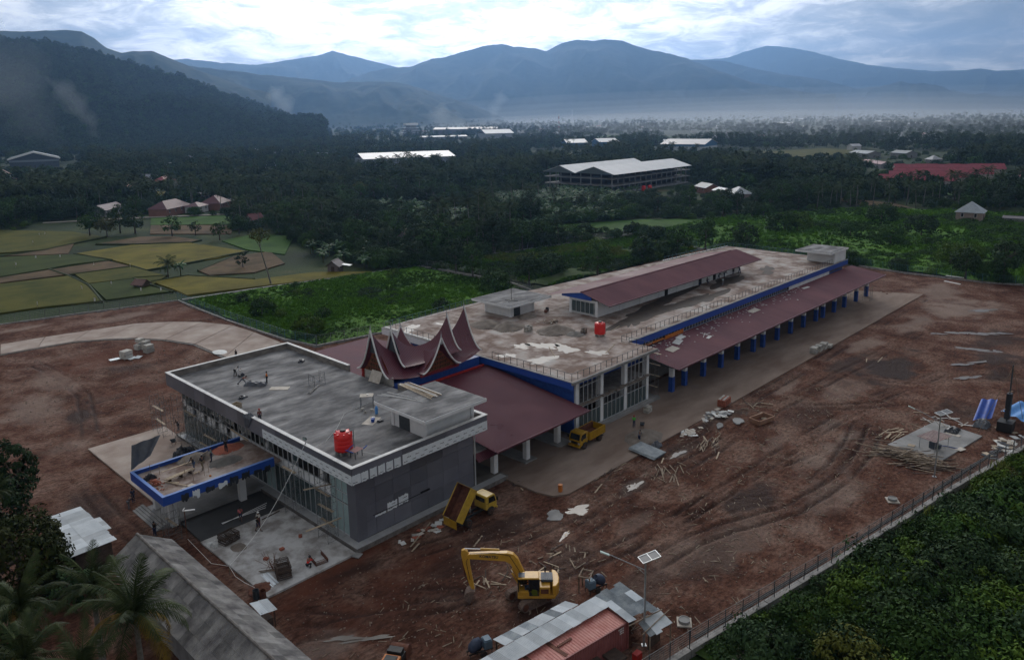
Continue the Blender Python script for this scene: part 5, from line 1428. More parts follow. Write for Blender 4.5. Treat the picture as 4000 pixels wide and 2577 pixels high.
def sheet_roof(root, name, p00, p10, p11, p01, nsh, mats, ribs=7, amp=.018, gap=.0, seed=0, over=.06, jit=.05, rows=1):
 """rows of corrugated sheets covering the quad; p00->p10 runs along the eave, ribs run p00->p01"""
 r = random.Random(seed); p00, p10, p11, p01 = map(V3, (p00, p10, p11, p01))
 up_ = V3((0, 0, 1))
 for j in range(rows):
  v0, v1 = j / rows, (j + 1) / rows
  for i in range(nsh):
   u0, u1 = i / nsh - (over / nsh if i else 0), (i + 1) / nsh
   def P(u, v): return (p00 * (1 - u) + p10 * u) * (1 - v) + (p01 * (1 - u) + p11 * u) * v
   va = max(0, v0 - .03) + (r.uniform(-jit, jit) if j == 0 else 0) * .3; vb = v1 + (r.uniform(-jit, jit) * .3 if j == rows - 1 else 0)
   dz = up_ * (0.012 * (i % 2) + .018 * (rows - j) * 0 + .02 * j)
   mb = MB(); mb.sheet(P(u0, va) + dz, P(u1, va) + dz, P(u1, vb) + dz, P(u0, vb) + dz, ribs, amp, 4)
   put(name, mb, r.choice(mats), root, world=True)
HA = thing('site_hut', 'site hut with a long stepped zinc roof against the red container', 'hut', (1.5, -23.2, 0))
sheet_roof(HA, 'zinc_sheet', (-2.0, -21.5, 2.75), (5.6, -22.6, 2.75), (5.75, -23.9, 2.95), (-2.05, -22.9, 2.95), 9, [M['zinc'], M['zinc'], M['zincold']], seed=3)
sheet_roof(HA, 'zinc_sheet', (-5.6, -22.5, 3.0), (7.55, -24.3, 3.0), (7.8, -25.85, 2.78), (-5.4, -24.15, 2.78), 15, [M['zinc']], seed=4)
b = MB()
for x, y in ((-1.8, -21.7), (1.8, -22.2), (5.4, -22.7)): b.bb(x - .05, x + .05, y - .05, y + .05, 0, 2.7)
b.bb(-1.9, 5.5, -22.75, -22.65, .1, 2.5); put('wall', b, M['darktimber'], HA, world=True)
HB = thing('site_shelter', 'shelter with a patched grey zinc roof beside the container end', 'shelter', (9, -26.8, 0))
sheet_roof(HB, 'zinc_sheet', (7.7, -24.1, 2.85), (10.8, -24.55, 2.85), (10.0, -28.85, 2.7), (6.95, -28.0, 2.7), 4, [M['zincold'], M['zincold'], M['zinc']], ribs=10, seed=9, rows=3, jit=.2)
sheet_roof(HB, 'zinc_sheet', (8.0, -28.35, 2.2), (10.75, -28.5, 2.2), (10.1, -30.4, 2.0), (7.4, -29.95, 2.0), 4, [M['zincold'], M['zinc']], ribs=7, seed=10, jit=.35)
b = MB()
for x, y in ((7.9, -24.3), (10.5, -24.7), (7.2, -27.9), (9.9, -28.7), (10.4, -28.6), (7.6, -29.8), (10.0, -30.2)): b.tube((x, y, 0), (x, y, 2.7 if y > -28.4 else 2.0), .05, n=6)
b.tube((6.8, -28.3, 2.55), (10.4, -29.1, 2.55), .05, n=6); b.tube((8.6, -28.2, 2.3), (11.3, -27.9, 2.3), .04, n=6); b.tube((7.1, -29.4, 2.12), (11.2, -29.3, 2.2), .04, n=6)
put('post', b, M['bamboo'], HB, world=True)
b = MB(); b.bb(7.8, 10.2, -26.5, -26.4, 0, 2.4); b.bb(8.2, 9.9, -29.3, -29.2, 0, 1.5); put('wall', b, M['darktimber'], HB, world=True)
solo('steel_cabinet', MB().bb(-.35, .35, -.25, .25, 0, .9), M['red'], 'red cabinet standing in the shade behind the container', 'cabinet', loc=(6.4, -29.4, 0))
GH = thing('grey_roof_house', 'long house under an old grey fibre cement gable roof', 'house', (-16.4, -1.5, 0))
b = MB(); b.bb(-18.6, -14.0, -14, 10.8, -.3, 3.1); put('wall', b, mat('house_wall', (.16, .16, .17), (.24, .24, .25), scale=1, rough=.9), GH, world=True)
b = MB(); b.bb(-13.98, -13.9, -14, -9.5, .2, 2.3); put('blue_wall', b, M['blue'], GH, world=True)
for s, xe in ((1, -13.3), (-1, -19.3)):
 for j in range(3):
  for i in range(25):
   ya, yb = 11.55 - i * 1.02, 11.55 - (i + 1) * 1.02 - .06
   t0, t1 = j / 3, min((j + 1) / 3 + .03, 1)
   def Q(y, t): return V3((-16.4 + (xe + 16.4) * t, y, 5.05 - 1.85 * t + .03 * (2 - j) + rnd.uniform(-.012, .012)))
   mb = MB(); mb.sheet(Q(ya, t0), Q(yb, t0), Q(yb, t1), Q(ya, t1), 6, .022, 4)
   put('roof_sheet', mb, M['asbestos'], GH, world=True)
b = MB()
for i in range(25):
 y = 11.5 - i * 1.02
 b.tube((-16.4, y, 5.13), (-16.4, y - 1.0, 5.13), .15, .13, n=8)
put('ridge_tile', b, M['plinth'], GH, world=True)
b = MB(); b.bb(-18.6, -14.0, 10.75, 10.85, 3.0, 3.1); b.prismY([(-18.9, 3.2), (-13.7, 3.2), (-16.4, 4.95)], 10.7, 10.8); b.prismY([(-18.9, 3.2), (-13.7, 3.2), (-16.4, 4.95)], -13.6, -13.5); put('gable', b, M['whitewall'], GH, world=True)
ZS = thing('zinc_roof_shed', 'square shed under pale zinc sheets beside the dark trees', 'shed', (-19, 21, 0))
sheet_roof(ZS, 'zinc_sheet', (-21.1, 15.7, 3.05), (-21.0, 25.8, 3.05), (-17.0, 26.1, 2.85), (-16.8, 16.2, 2.85), 10, [M['zinc']], ribs=7, seed=12, rows=2, jit=.05)
sheet_roof(ZS, 'zinc_sheet', (-17.1, 19.1, 2.80), (-17.1, 22.4, 2.80), (-16.3, 22.4, 2.74), (-16.3, 19.1, 2.74), 3, [M['zinc']], ribs=7, seed=13)
b = MB(); b.bb(-20.6, -17.3, 16.2, 25.4, 0, 2.75); put('wall', b, M['darktimber'], ZS, world=True)
solo('washing', MB().sheet((0, 0, 0), (.6, 0, 0), (.6, .2, -.7), (0, .1, -.7), 2, .05, 5), mat('yellow_cloth', (.45, .30, .02), rough=.8), 'yellow cloth hanging beside the zinc shed', 'cloth', loc=(-16.4, 15.2, 1.9))
WS = thing('low_shelter', 'small low shelter under pale zinc sheets by the mud', 'shelter', (-11.5, -2.8, 0))
sheet_roof(WS, 'zinc_sheet', (-12.2, -1.5, 1.8), (-10.8, -2.1, 1.8), (-10.9, -4.0, 1.7), (-12.3, -3.7, 1.7), 2, [M['zinc']], seed=15)
b = MB()
for x, y in ((-12, -1.8), (-11, -2.3), (-11.1, -3.8), (-12.1, -3.5)): b.bb(x - .04, x + .04, y - .04, y + .04, 0, 1.72)
b.bb(-12.0, -11.1, -3.5, -2.2, 0, .8); put('post', b, M['darktimber'], WS, world=True)
def lamp(label, x, y, h, az):
 t = thing('street_lamp', label, 'street lamp', (x, y, gz(x, y)), az, 'solar street lamps on the site')
 b = MB(); b.tube((0, 0, 0), (0, 0, h), .10, .065, n=8); b.bb(-.2, .2, -.2, .2, 0, .06); put('pole', b, M['steel'], t)
 b = MB(); b.tube((0, 0, h - .7), (3.0, 0, h + .9), .035, n=6); b.tube((0, 0, h - 1.1), (.9, 0, h - .2), .025, n=6); put('arm', b, M['steel'], t)
 b = MB(); b.box((3.35, 0, h + 1.02), (.8, .26, .10), m=rotY(-.45)); bevel(put('lamp_head', b, M['paleGreen'], t), .03)
 b = MB(); b.box((0, 0, 0), (1.55, 1.05, .05)); b.xf(TR_(-.3, 0, h + .45) @ rotY(.22) @ rotZ(0.2)); p = put('solar_panel', b, M['solar'], t)
 b = MB()
 for y0 in (-.52, .52): b.box((0, y0, .01), (1.6, .04, .08))
 for x0 in (-.79, 0, .79): b.box((x0, 0, .01), (.04, 1.08, .08))
 b.xf(TR_(-.3, 0, h + .46) @ rotY(.22) @ rotZ(0.2)); put('panel_frame', b, M['alu'], p)
 b = MB(); b.tube((0, 0, h), (-.3, 0, h + .42), .04, n=6); put('bracket', b, M['steel'], t)
 return t
lamp('solar street lamp with tilted panel standing at the container shelter', 8.4, -28.7, 7.6, math.radians(138))
lamp('solar street lamp behind the timber pile at the concrete pad', 56.9, -37.3, 7.7, math.radians(128))
def wire_fence(label, pts, h, wall_h, wall_w, step=2.2, wires=7, group=None, lean=0.0, matp=M['darksteel'], wallm=None, mesh_panel=True, rwire=.010):
 f = thing('wire_fence', label, 'fence', (*pts[0], 0), 0, group)
 wb = MB(); wires_ = MB(); posts = 0
 pm = MB(); pm.tube((0, 0, 0), (0, -lean, h), .045, n=6); pmm_ = pm.mesh('fence_post'); pmm_.materials.append(matp)
 for a, c in zip(pts[:-1], pts[1:]):
  a = V3((*a, 0)); c = V3((*c, 0)); d = (c - a); n = max(1, round(d.length / step)); dn = d.normalized(); nr = V3((-dn.y, dn.x, 0))
  ang = math.atan2(d.y, d.x)
  k = max(1, round(d.length / 5.5))
  for q in range(k):
   s0, s1 = a.lerp(c, q / k), a.lerp(c, (q + .985) / k)
   dzz = rnd.uniform(-.04, .04)
   if wall_h: wb.prism([((s0 - nr * wall_w / 2).x, (s0 - nr * wall_w / 2).y), ((s1 - nr * wall_w / 2).x, (s1 - nr * wall_w / 2).y), ((s1 + nr * wall_w / 2).x, (s1 + nr * wall_w / 2).y), ((s0 + nr * wall_w / 2).x, (s0 + nr * wall_w / 2).y)], -.4, wall_h + dzz)
  for i in range(n + 1):
   p = a.lerp(c, i / n)
   inst('fence_post', pmm_, f, p + V3((0, 0, wall_h - .05)) - f.location, (rnd.uniform(-.03, .03), rnd.uniform(-.03, .03), ang))
  for w in range(wires):
   z = wall_h + .12 + (h - .2) * w / (wires - 1); o_ = nr * (-lean * (z - wall_h) / h) * (1 if lean else 0)
   wires_.tube(a + V3((0, 0, z)) + o_, c + V3((0, 0, z)) + o_, rwire if w < wires - 1 else rwire * 1.6, n=4, cap=False)
  if mesh_panel:
   m = int(d.length / .55)
   for i in range(m):
    p = a.lerp(c, (i + .5) / m)
    wires_.tube(p + V3((0, 0, wall_h + .1)), p + nr * (-lean) + V3((0, 0, wall_h + h - .06)), rwire * .8, n=3, cap=False)
 if wall_h: put('base_wall', wb, wallm or M['drain'], f, world=True)
 w_ = put('wire_mesh', wires_, M['rail'] if matp is M['rail'] else M['scaf'], f, world=True); w_['kind'] = 'stuff'
 return f
wire_fence('dark post and wire fence on a broken concrete footing along the scrub', [(-6, -29.2), (10.2, -31.9), (30, -35.6), (54, -39.8), (76, -44.2), (100, -42)], 1.7, .45, .55, 2.3, 8, rwire=.013)
b = MB()
for k, ((xa, ya), (xb, yb)) in enumerate(zip([(12, -31.1), (31, -34.6), (51, -37.9)], [(31, -34.6), (51, -37.9), (72, -41.2)])):
 b.prism([(xa, ya), (xb, yb), (xb + .05, yb - .35), (xa + .05, ya - .35)], -.3, .08)
struct('drain_channel', b, M['dark'])
fa = wire_fence('grey wire mesh fence between the rice fields and the access road', [(-30, 139.6), (0, 133.6), (17, 130.2), (35.6, 125.5)], 2.0, .25, .3, 3.0, 6, matp=M['scaf'], rwire=.014)
wire_fence('wire mesh fence running from the field corner to the white wing', [(35.6, 125.4), (34.8, 99), (35.3, 74.6), (37.2, 66.2)], 2.0, .3, .3, 2.6, 6, matp=M['rail'], rwire=.014)
wire_fence('short wire fence on pale footing behind the link roof', [(37.2, 66.2), (60, 62.4), (100, 66.6)], 1.9, .3, .3, 3.0, 6, matp=M['scaf'], rwire=.012)
wire_fence('leaning mesh fence on a white kerb beside the overgrown plot', [(101.8, 115.6), (102.3, 94.6), (103.2, 79.4), (99.5, 66.8)], 2.0, .3, .35, 3.0, 6, lean=.5, matp=M['scaf'], wallm=M['drain'], rwire=.012)
wire_fence('long leaning fence with white kerb below the palm gardens', [(101.8, 115.6), (142.6, 107.8), (190.6, 98.2)], 2.1, .4, .4, 3.2, 7, lean=.6, matp=M['steel'], rwire=.012)
wire_fence('wire fence closing the far end of the cleared plot', [(190.6, 98.2), (184.6, 81.8), (178.4, 66), (181.2, 19.2), (178.2, 2.5), (178, -14.9), (181.4, -25), (176, -60)], 2.1, .4, .35, 3.2, 7, lean=.5, matp=M['rail'], rwire=.014)
# ================================================================== people
def fk(p):
 """joint positions of a figure 1.68 m tall facing +x"""
 J = {}
 ph = p.get('hip', .90)
 lean = p.get('lean', 0.0)
 P = V3((0, 0, ph)); J['pelvis'] = P
 d = V3((math.sin(lean), 0, math.cos(lean)))
 J['waist'] = P + d * .16; J['chest'] = P + d * .40; J['neck'] = P + d * .53
 hl = lean + p.get('nod', 0.0) - .35 * max(lean, 0)
 dh = V3((math.sin(hl), 0, math.cos(hl)))
 J['head'] = J['neck'] + dh * .10; J['crown'] = J['neck'] + dh * .23
 for s, k in ((1, 'l'), (-1, 'r')):
  sh = J['chest'] + d * .08 + V3((0, s * .18, 0)); J['sh' + k] = sh
  a, e, out = p.get('arm' + k, (0.1, 0.2, .1))
  u = V3((math.sin(a), s * math.sin(out), -math.cos(a))).normalized(); el = sh + u * .28; J['el' + k] = el
  f = V3((math.sin(a + e), s * math.sin(out) * .4, -math.cos(a + e))).normalized(); J['wr' + k] = el + f * .25; J['ha' + k] = el + f * .31
  J['fd' + k] = f
  h, kn, o2 = p.get('leg' + k, (0.0, 0.0, .04))
  hp = P + V3((0, s * .09, -.02)); J['hp' + k] = hp
  t = V3((math.sin(h), s * math.sin(o2), -math.cos(h))).normalized(); J['kn' + k] = hp + t * .42
  c = V3((math.sin(h - kn), s * math.sin(o2) * .3, -math.cos(h - kn))).normalized(); J['an' + k] = J['kn' + k] + c * .42
  J['to' + k] = J['an' + k] + V3((.17, 0, -.04))
 lo = min(J['anl'].z, J['anr'].z) - .06
 for k in J:
  if not k.startswith('fd'): J[k] = J[k] - V3((0, 0, lo))
 return J
def skin_obj(name, nodes, edges, m, parent):
 ks = list(nodes); ix = {k: i for i, k in enumerate(ks)}
 me = bpy.data.meshes.new(name)
 me.from_pydata([tuple(nodes[k][0]) for k in ks], [(ix[a], ix[c]) for a, c in edges], [])
 o = bpy.data.objects.new(name, me); COL.objects.link(o); o.parent = parent
 me.materials.append(m)
 md = o.modifiers.new('skin', 'SKIN'); md.use_smooth_shade = True
 sv = me.skin_vertices[0].data
 for i, k in enumerate(ks):
  r = nodes[k][1]; sv[i].radius = r if isinstance(r, tuple) else (r, r)
  sv[i].use_root = (i == 0)
 sb = o.modifiers.new('subdivision', 'SUBSURF'); sb.levels = 1; sb.render_levels = 1
 return o
def hand_mesh():
 b = MB(); b.box((0, 0, -.045), (.028, .075, .085))
 for i, (y, l) in enumerate(((-.028, .065), (-.010, .078), (.010, .072), (.028, .055))):
  b.path([(0, y, -.085), (.012, y, -.085 - l * .5), (.03, y, -.085 - l)], .008, 5)
 b.path([(.0, -.036, -.02), (.015, -.062, -.05), (.03, -.065, -.08)], .0095, 5)
 return b.mesh('hand')
HM = hand_mesh(); HM.materials.append(M['skin'])
CLOTH = {}
def cloth(name, c):
 if name not in CLOTH: CLOTH[name] = mat('cloth_' + name, c, tuple(x * 1.25 for x in c), scale=9, rough=.85, local=True)
 return CLOTH[name]
C_ = dict(white=(.55, .56, .56), brown=(.20, .065, .04), orange=(.62, .17, .02), dark=(.02, .022, .03), navy=(.02, .03, .07), grey=(.12, .13, .15), pink=(.45, .12, .13), cream=(.42, .40, .36),
   red=(.55, .02, .02), green=(.08, .38, .06), teal=(.18, .24, .25), jean=(.05, .075, .13), khaki=(.16, .13, .09), black=(.012, .012, .014), maroon=(.12, .02, .03))
def person(label, loc, rz, pose, shirt, trous, hat=None, sleeves=True):
 t = thing('person', label, 'person', loc, rz, 'people working on the site')
 J = fk(pose)
 nd = {'pelvis': (J['pelvis'], .10), 'waist': (J['waist'], (.13, .10)), 'chest': (J['chest'], (.15, .11)), 'neck': (J['neck'], .055), 'head': (J['head'], (.075, .085)), 'crown': (J['crown'], (.07, .075))}
 ed = [('pelvis', 'waist'), ('waist', 'chest'), ('chest', 'neck'), ('neck', 'head'), ('head', 'crown')]
 for k in 'lr':
  nd.update({'sh' + k: (J['sh' + k], .055), 'el' + k: (J['el' + k], .040), 'wr' + k: (J['wr' + k], .028), 'hp' + k: (J['hp' + k], .085), 'kn' + k: (J['kn' + k], .055), 'an' + k: (J['an' + k], .04), 'to' + k: (J['to' + k], .038)})
  ed += [('chest', 'sh' + k), ('sh' + k, 'el' + k), ('el' + k, 'wr' + k), ('pelvis', 'hp' + k), ('hp' + k, 'kn' + k), ('kn' + k, 'an' + k), ('an' + k, 'to' + k)]
 skin_obj('body', nd, ed, M['skin'], t)
 nd = {'pelvis': (J['pelvis'] + V3((0, 0, .02)), (.135, .115)), 'waist': (J['waist'], (.15, .12)), 'chest': (J['chest'], (.175, .13)), 'col': (J['chest'].lerp(J['neck'], .7), .075)}
 ed = [('pelvis', 'waist'), ('waist', 'chest'), ('chest', 'col')]
 for k in 'lr':
  nd['sh' + k] = (J['sh' + k], .075); nd['el' + k] = (J['sh' + k].lerp(J['el' + k], 1.0 if sleeves else .6), .058); ed += [('chest', 'sh' + k), ('sh' + k, 'el' + k)]
 skin_obj('shirt', nd, ed, cloth(shirt, C_[shirt]), t)
 nd = {'pelvis': (J['pelvis'], (.14, .12))}; ed = []
 short = pose.get('short')
 for k in 'lr':
  nd['hp' + k] = (J['hp' + k], .105); nd['kn' + k] = (J['hp' + k].lerp(J['kn' + k], .9 if short else 1), .078); ed += [('pelvis', 'hp' + k), ('hp' + k, 'kn' + k)]
  if not short:
   nd['an' + k] = (J['an' + k], .06); ed.append(('kn' + k, 'an' + k))
 skin_obj('trousers', nd, ed, cloth(trous, C_[trous]), t)
 for k in 'lr':
  o = inst('hand', HM, t, J['wr' + k]); o.rotation_mode = 'QUATERNION'; o.rotation_quaternion = V3((0, 0, -1)).rotation_difference(J['fd' + k])
  b = MB(); b.box(J['to' + k] + V3((-.07, 0, -.01)), (.27, .095, .07)); put('shoe', b, M['blackpl'], t)
 up_ = (J['crown'] - J['head']).normalized(); q = V3((0, 0, 1)).rotation_difference(up_)
 b = MB(); b.lathe([(.02, .135), (.06, .125), (.088, .09), (.098, .04), (.095, 0), (.07, -.045)], n=12); b.xf(Matrix.Translation(J['head'] + up_ * .055 - V3((.012, 0, 0))) @ q.to_matrix().to_4x4()); put('hair', b, M['hair'], t, smooth=True)
 if hat:
  b = MB(); b.lathe([(.02, .17), (.075, .155), (.115, .11), (.125, .055), (.15, .045), (.15, .035), (.12, .035)], n=14); b.xf(Matrix.Translation(J['head'] + up_ * .06) @ q.to_matrix().to_4x4())
  put('helmet' if hat in ('whitehat', 'redhat') else 'cap', b, {'whitehat': M['white'], 'redhat': M['red'], 'darkhat': M['tarpblack']}[hat], t, smooth=True)
 return t
STAND = {}
WALK = {'legl': (.35, .15, .04), 'legr': (-.25, .25, .04), 'arml': (-.3, .3, .1), 'armr': (.35, .35, .1)}
BEND = {'lean': 1.0, 'hip': .86, 'legl': (.25, .25, .08), 'legr': (-.1, .1, .08), 'arml': (.9, .15, .1), 'armr': (.75, .2, .1), 'nod': -.1}
REACH = {'lean': 1.1, 'hip': .86, 'legl': (.75, .35, .08), 'legr': (-.75, .1, .08), 'arml': (1.1, .0, .1), 'armr': (.95, .1, .1)}
WORK = {'lean': .45, 'legl': (.3, .2, .1), 'legr': (-.2, .1, .1), 'arml': (.8, .5, .1), 'armr': (.6, .6, .1)}
FOLD = {'arml': (.3, 1.6, .05), 'armr': (.3, 1.6, .05), 'legl': (0.02, 0, .05)}
CROUCH = {'hip': .45, 'lean': .75, 'legl': (1.75, 2.3, .2), 'legr': (1.4, 2.2, .2), 'arml': (.9, .4, .2), 'armr': (.9, .5, .2)}
SIT = {'hip': .5, 'lean': .1, 'legl': (1.4, 1.4, .1), 'legr': (1.4, 1.4, .1), 'arml': (.7, .8, .1), 'armr': (.7, .8, .1)}
R = math.radians
person('person in white shirt bending over a bag on the grey roof', (6.9, 37.6, 8.6), R(-50), BEND, 'white', 'dark')
person('person in brown shirt lunging to drag a black sheet across the roof', (5.9, 33.6, 8.6), R(-40), REACH, 'brown', 'grey', sleeves=False)
person('person in orange shirt standing at the black sheet on the roof', (8.3, 31.4, 8.6), R(150), {'arml': (.35, .3, .2), 'armr': (.2, .3, .2), 'legl': (.1, 0, .06)}, 'orange', 'dark')
person('person in red cap behind the parapet beside the torn plastic', (0.9, 19.6, 8.6), R(60), STAND, 'maroon', 'dark', 'redhat')
person('person in black clothes standing on the pale curved road', (23.0, 70.6, .12), R(-150), STAND, 'black', 'black')
person('person in dark shirt pulling a long batten on the porch slab', (-6.7, 20.9, 5.05), R(200), WORK, 'dark', 'jean')
person('person in dark patterned shirt beside the batten on the porch slab', (-6.0, 20.3, 5.05), R(220), WALK, 'dark', 'khaki')
person('person in pale shirt and blue trousers beside the porch sand heap', (-4.4, 21.5, 5.05), R(150), STAND, 'teal', 'navy')
person('person in black shirt carrying a load near the scaffold on the porch', (-2.2, 22.4, 5.05), R(60), {'arml': (2.0, .9, .15), 'armr': (1.9, .9, .15), 'legl': (.3, .2, .05)}, 'black', 'dark')
person('person in pink shirt walking over the dark fresh slab', (-4.6, 15.1, .115), R(-120), dict(WALK, short=True), 'pink', 'navy')
person('person with white helmet in striped shirt standing on the apron', (-3.8, 12.6, .10), R(-140), FOLD, 'cream', 'maroon', 'whitehat')
person('person in dark shirt and shorts walking on the pale apron', (-4.3, 11.8, .10), R(-70), dict(WALK, short=True), 'black', 'navy')
person('person in bright red shirt crouching by the stacked frames', (-4.5, 1.75, .10), R(25), CROUCH, 'red', 'dark', 'darkhat')
person('person in dark clothes standing behind the grey roofed house', (-12.2, 19.2, gz(-12.2, 19.2)), R(30), FOLD, 'black', 'navy')
person('person in navy clothes standing by the porch steps', (-10.9, 28.6, gz(-11, 28)), R(-90), STAND, 'navy', 'navy')
person('person in dark shirt bending at the mud below the porch steps', (-11.9, 27.3, gz(-12, 27)), R(20), BEND, 'dark', 'grey')
person('person in bright green vest and red helmet on the concrete road', (45.2, -2.1, .10), R(-140), FOLD, 'green', 'navy', 'redhat')
person('person in grey clothes shovelling at the grey sand heap', (41.5, -5.5, .10), R(10), WORK, 'grey', 'navy')
person('person in grey shirt standing on the dusty deck beside the hall', (100.5, 14.8, DZ), R(-100), STAND, 'teal', 'grey')
for i, (x, y, pz) in enumerate(((100.1, 18.1, SIT), (105.4, 18.4, WORK), (107.9, 18.5, BEND), (111.9, 18.5, STAND), (114.2, 18.2, WORK), (97.2, 18.2, STAND))):
 person('person in dark clothes working along the shaded hall wall', (x, y, DZ), R(-120 + 50 * i), pz, 'dark', 'navy')
ps = person('person in blue trousers sitting at the excavator controls', (0, 0, 0), 0, SIT, 'orange', 'jean')
ps.location = EX.matrix_basis @ V3((-.1, .85, 1.42)); ps.rotation_euler = (0, 0, R(133))
person('person leaning on scaffold at the left corner of the grey wing', (1.2, 44.6, .5), R(-160), WORK, 'black', 'dark')
# ================================================================== things on the roofs and the site
# ---------- red water tanks
def tank(label, x, y, z, sc):
 t = thing('water_tank', label, 'water tank', (x, y, z), .3, 'red water tanks on the flat roofs')
 t.scale = (sc, sc, sc)
 prof = [(.05, .36), (.80, .36), (.86, .42), (.86, .62), (.84, .66), (.84, .70), (.86, .74), (.86, 1.02), (.84, 1.06), (.84, 1.10), (.86, 1.14), (.86, 1.42), (.84, 1.46), (.84, 1.50), (.86, 1.54), (.86, 1.86), (.80, 1.96), (.62, 2.14), (.34, 2.22), (.05, 2.22)]
 put('tank_body', MB().lathe(prof, n=32), M['redtank'], t, smooth=True)
 b = MB(); b.lathe([(.05, 2.20), (.27, 2.20), (.29, 2.24), (.29, 2.32), (.24, 2.36), (.05, 2.37)], n=20); put('lid', b, M['blackpl'], t)
 for k in range(8):
  a = 2 * PI * k / 8
  b = MB(); b.box((.74 * math.cos(a), .74 * math.sin(a), 2.03), (.24, .15, .16), a); bevel(put('lug', b, M['redtank'], t), .03)
 for k in range(6):
  a = 2 * PI * k / 6 + .3
  b = MB(); b.box((.66 * math.cos(a), .66 * math.sin(a), .18), (.30, .2, .36), a); put('support_block', b, M['block'], t)
 b = MB(); b.path([(-.3, -.6, 2.25), (.3, -.85, 2.3), (.62, -.72, 2.2), (.68, -.66, 1.2), (.7, -.68, .1)], .035, 6); put('water_pipe', b, M['slate'], t)
 b = MB(); b.box((.55, -.672, 1.62), (.24, .012, .15), R(38)); put('emblem', b, M['bluepaint'], t)
 return t
tank('red ribbed water tank on blocks at the front corner of the grey roof', 2.75, 5.3, 8.6, 1.12)
tank('red ribbed water tank on the stained deck before the roof hall', 55.5, 11.8, DZ, 1.02)
ST = thing('steel_stand', 'small blue pipe stand with a red slatted top beside the roof tank', 'stand', (3.1, 3.6, 8.6), R(10))
b = MB()
for x, y in ((-.5, -.35), (.5, -.35), (-.5, .35), (.5, .35)): b.bb(x - .03, x + .03, y - .03, y + .03, 0, .75)
put('leg', b, M['darksteel'], ST)
for i in range(7):
 b = MB(); b.box((0, -.42 + i * .14, .79), (1.25, .10, .035)); put('slat', b, mat('faded_red_slat', (.26, .12, .12), rough=.7), ST)
b = MB(); b.tube((-.9, -.5, .9), (-.9, .6, .9), .06, n=6); b.tube((-1.0, .3, .95), (.4, .75, 1.0), .05, n=6); b.tube((.5, -.6, .85), (1.1, -.5, .95), .06, n=6); put('pump_pipe', b, M['bluepaint'], ST)
b = MB()
for k in range(2): b.path([(3.7, 3.5 - k * .15, 9.0), (4.5, 2.6 - k * .2, 8.75), (5.2, 1.2 - k * .1, 8.66), (5.5, .5, 8.9)], .025, 5)
b.path([(.5, 8.5, 8.64), (3, 9.2, 8.64), (6, 11.5, 8.64), (9, 14.5, 8.64), (13, 15.2, 8.64)], .02, 5)
solo('hose', b, M['sack'], 'pale hose and cables trailing over the grey roof', 'hose')
FL = thing('floodlight', 'small floodlight on a stand at the roof parapet', 'floodlight', (.2, 8.6, 9.48), R(200))
b = MB(); b.tube((0, 0, 0), (0, 0, .5), .025, n=5); b.tube((-.2, 0, .1), (.2, 0, 0), .02, n=5); put('stand', b, M['darksteel'], FL)
b = MB(); b.box((.05, 0, .65), (.12, .42, .32), m=rotY(.3)); put('lamp_head', b, M['darksteel'], FL)
b = MB(); b.box((.125, 0, .63), (.01, .34, .25), m=rotY(.3)); put('glass', b, M['glassfilm'], FL)
def crumple(w, l, h, seed, nx=14, ny=10):
 r = np.random.RandomState(seed); gx, gy = np.meshgrid(np.linspace(-w / 2, w / 2, nx), np.linspace(-l / 2, l / 2, ny))
 e = np.clip(1 - np.maximum(np.abs(gx) / (w / 2), np.abs(gy) / (l / 2)) ** 4, 0, 1)
 z = (fbm(gx * 2.2 + seed, gy * 2.2, 3, seed) * 1.4 + r.rand(ny, nx) * .15) * h * e
 gx = gx + (r.rand(ny, nx) - .5) * w / nx * 1.2; gy = gy + (r.rand(ny, nx) - .5) * l / ny * 1.2
 b = MB(); b.v = [(gx[j, i], gy[j, i], z[j, i] + .01) for j in range(ny) for i in range(nx)]
 b.f = [(j * nx + i, j * nx + i + 1, (j + 1) * nx + i + 1, (j + 1) * nx + i) for j in range(ny - 1) for i in range(nx - 1)]
 return b
solo('tarpaulin', crumple(3.0, 1.0, .75, 3), M['tarpgrey'], 'crumpled dark sheet dragged by two workers on the grey roof', 'tarpaulin', loc=(6.9, 32.0, 8.6), rz=R(-48))
solo('bag', crumple(.9, .6, .6, 8, 8, 7), M['tarpblack'], 'small dark bag in the hands of the bending worker', 'bag', loc=(7.4, 36.9, 8.6), rz=.4)
solo('sack', crumple(1.2, .8, .5, 14, 9, 8), M['tarpblack'], 'black sack lying alone near the front parapet of the roof', 'sack', loc=(3.5, 28.8, 8.6), rz=.3)
solo('sack', crumple(1.2, .8, .55, 15, 9, 8), M['tarpblack'], 'black sack lying near the back corner of the grey roof', 'sack', loc=(16.4, 36.2, 8.6), rz=.8)
solo('tarpaulin', crumple(1.6, .9, .7, 19), M['tarpgrey'], 'torn dark plastic draped over the front parapet of the grey wing', 'tarpaulin', loc=(.25, 20.6, 9.2), rz=R(90))
b = MB(); b.sheet((-.03, 19.6, 9.45), (-.03, 22.0, 9.5), (-.06, 21.6, 8.0), (-.05, 20.8, 7.9), 3, .08, 6, rows=5)
solo('plastic_sheet', b, M['tarpgrey'], 'dark plastic strip hanging down the fascia under the torn bundle', 'tarpaulin')
solo('plywood_board', MB().box((0, 0, .03), (2.5, 1.25, .03)), M['ply'], 'pale plywood board lying flat on the grey roof', 'board', loc=(8.4, 28.4, 8.6), rz=R(-46))
solo('plywood_board', MB().box((0, 0, .8), (2.1, .03, 1.6), m=rotX(-.5)), M['ply'], 'plywood board leaning on the rough wall below the carved gable', 'board', loc=(18.2, 20.7, 8.6), rz=R(-85))
CR = thing('wooden_crate', 'small pale crate by the front parapet of the grey roof', 'crate', (1.4, 26.2, 8.6), .3)
b = MB()
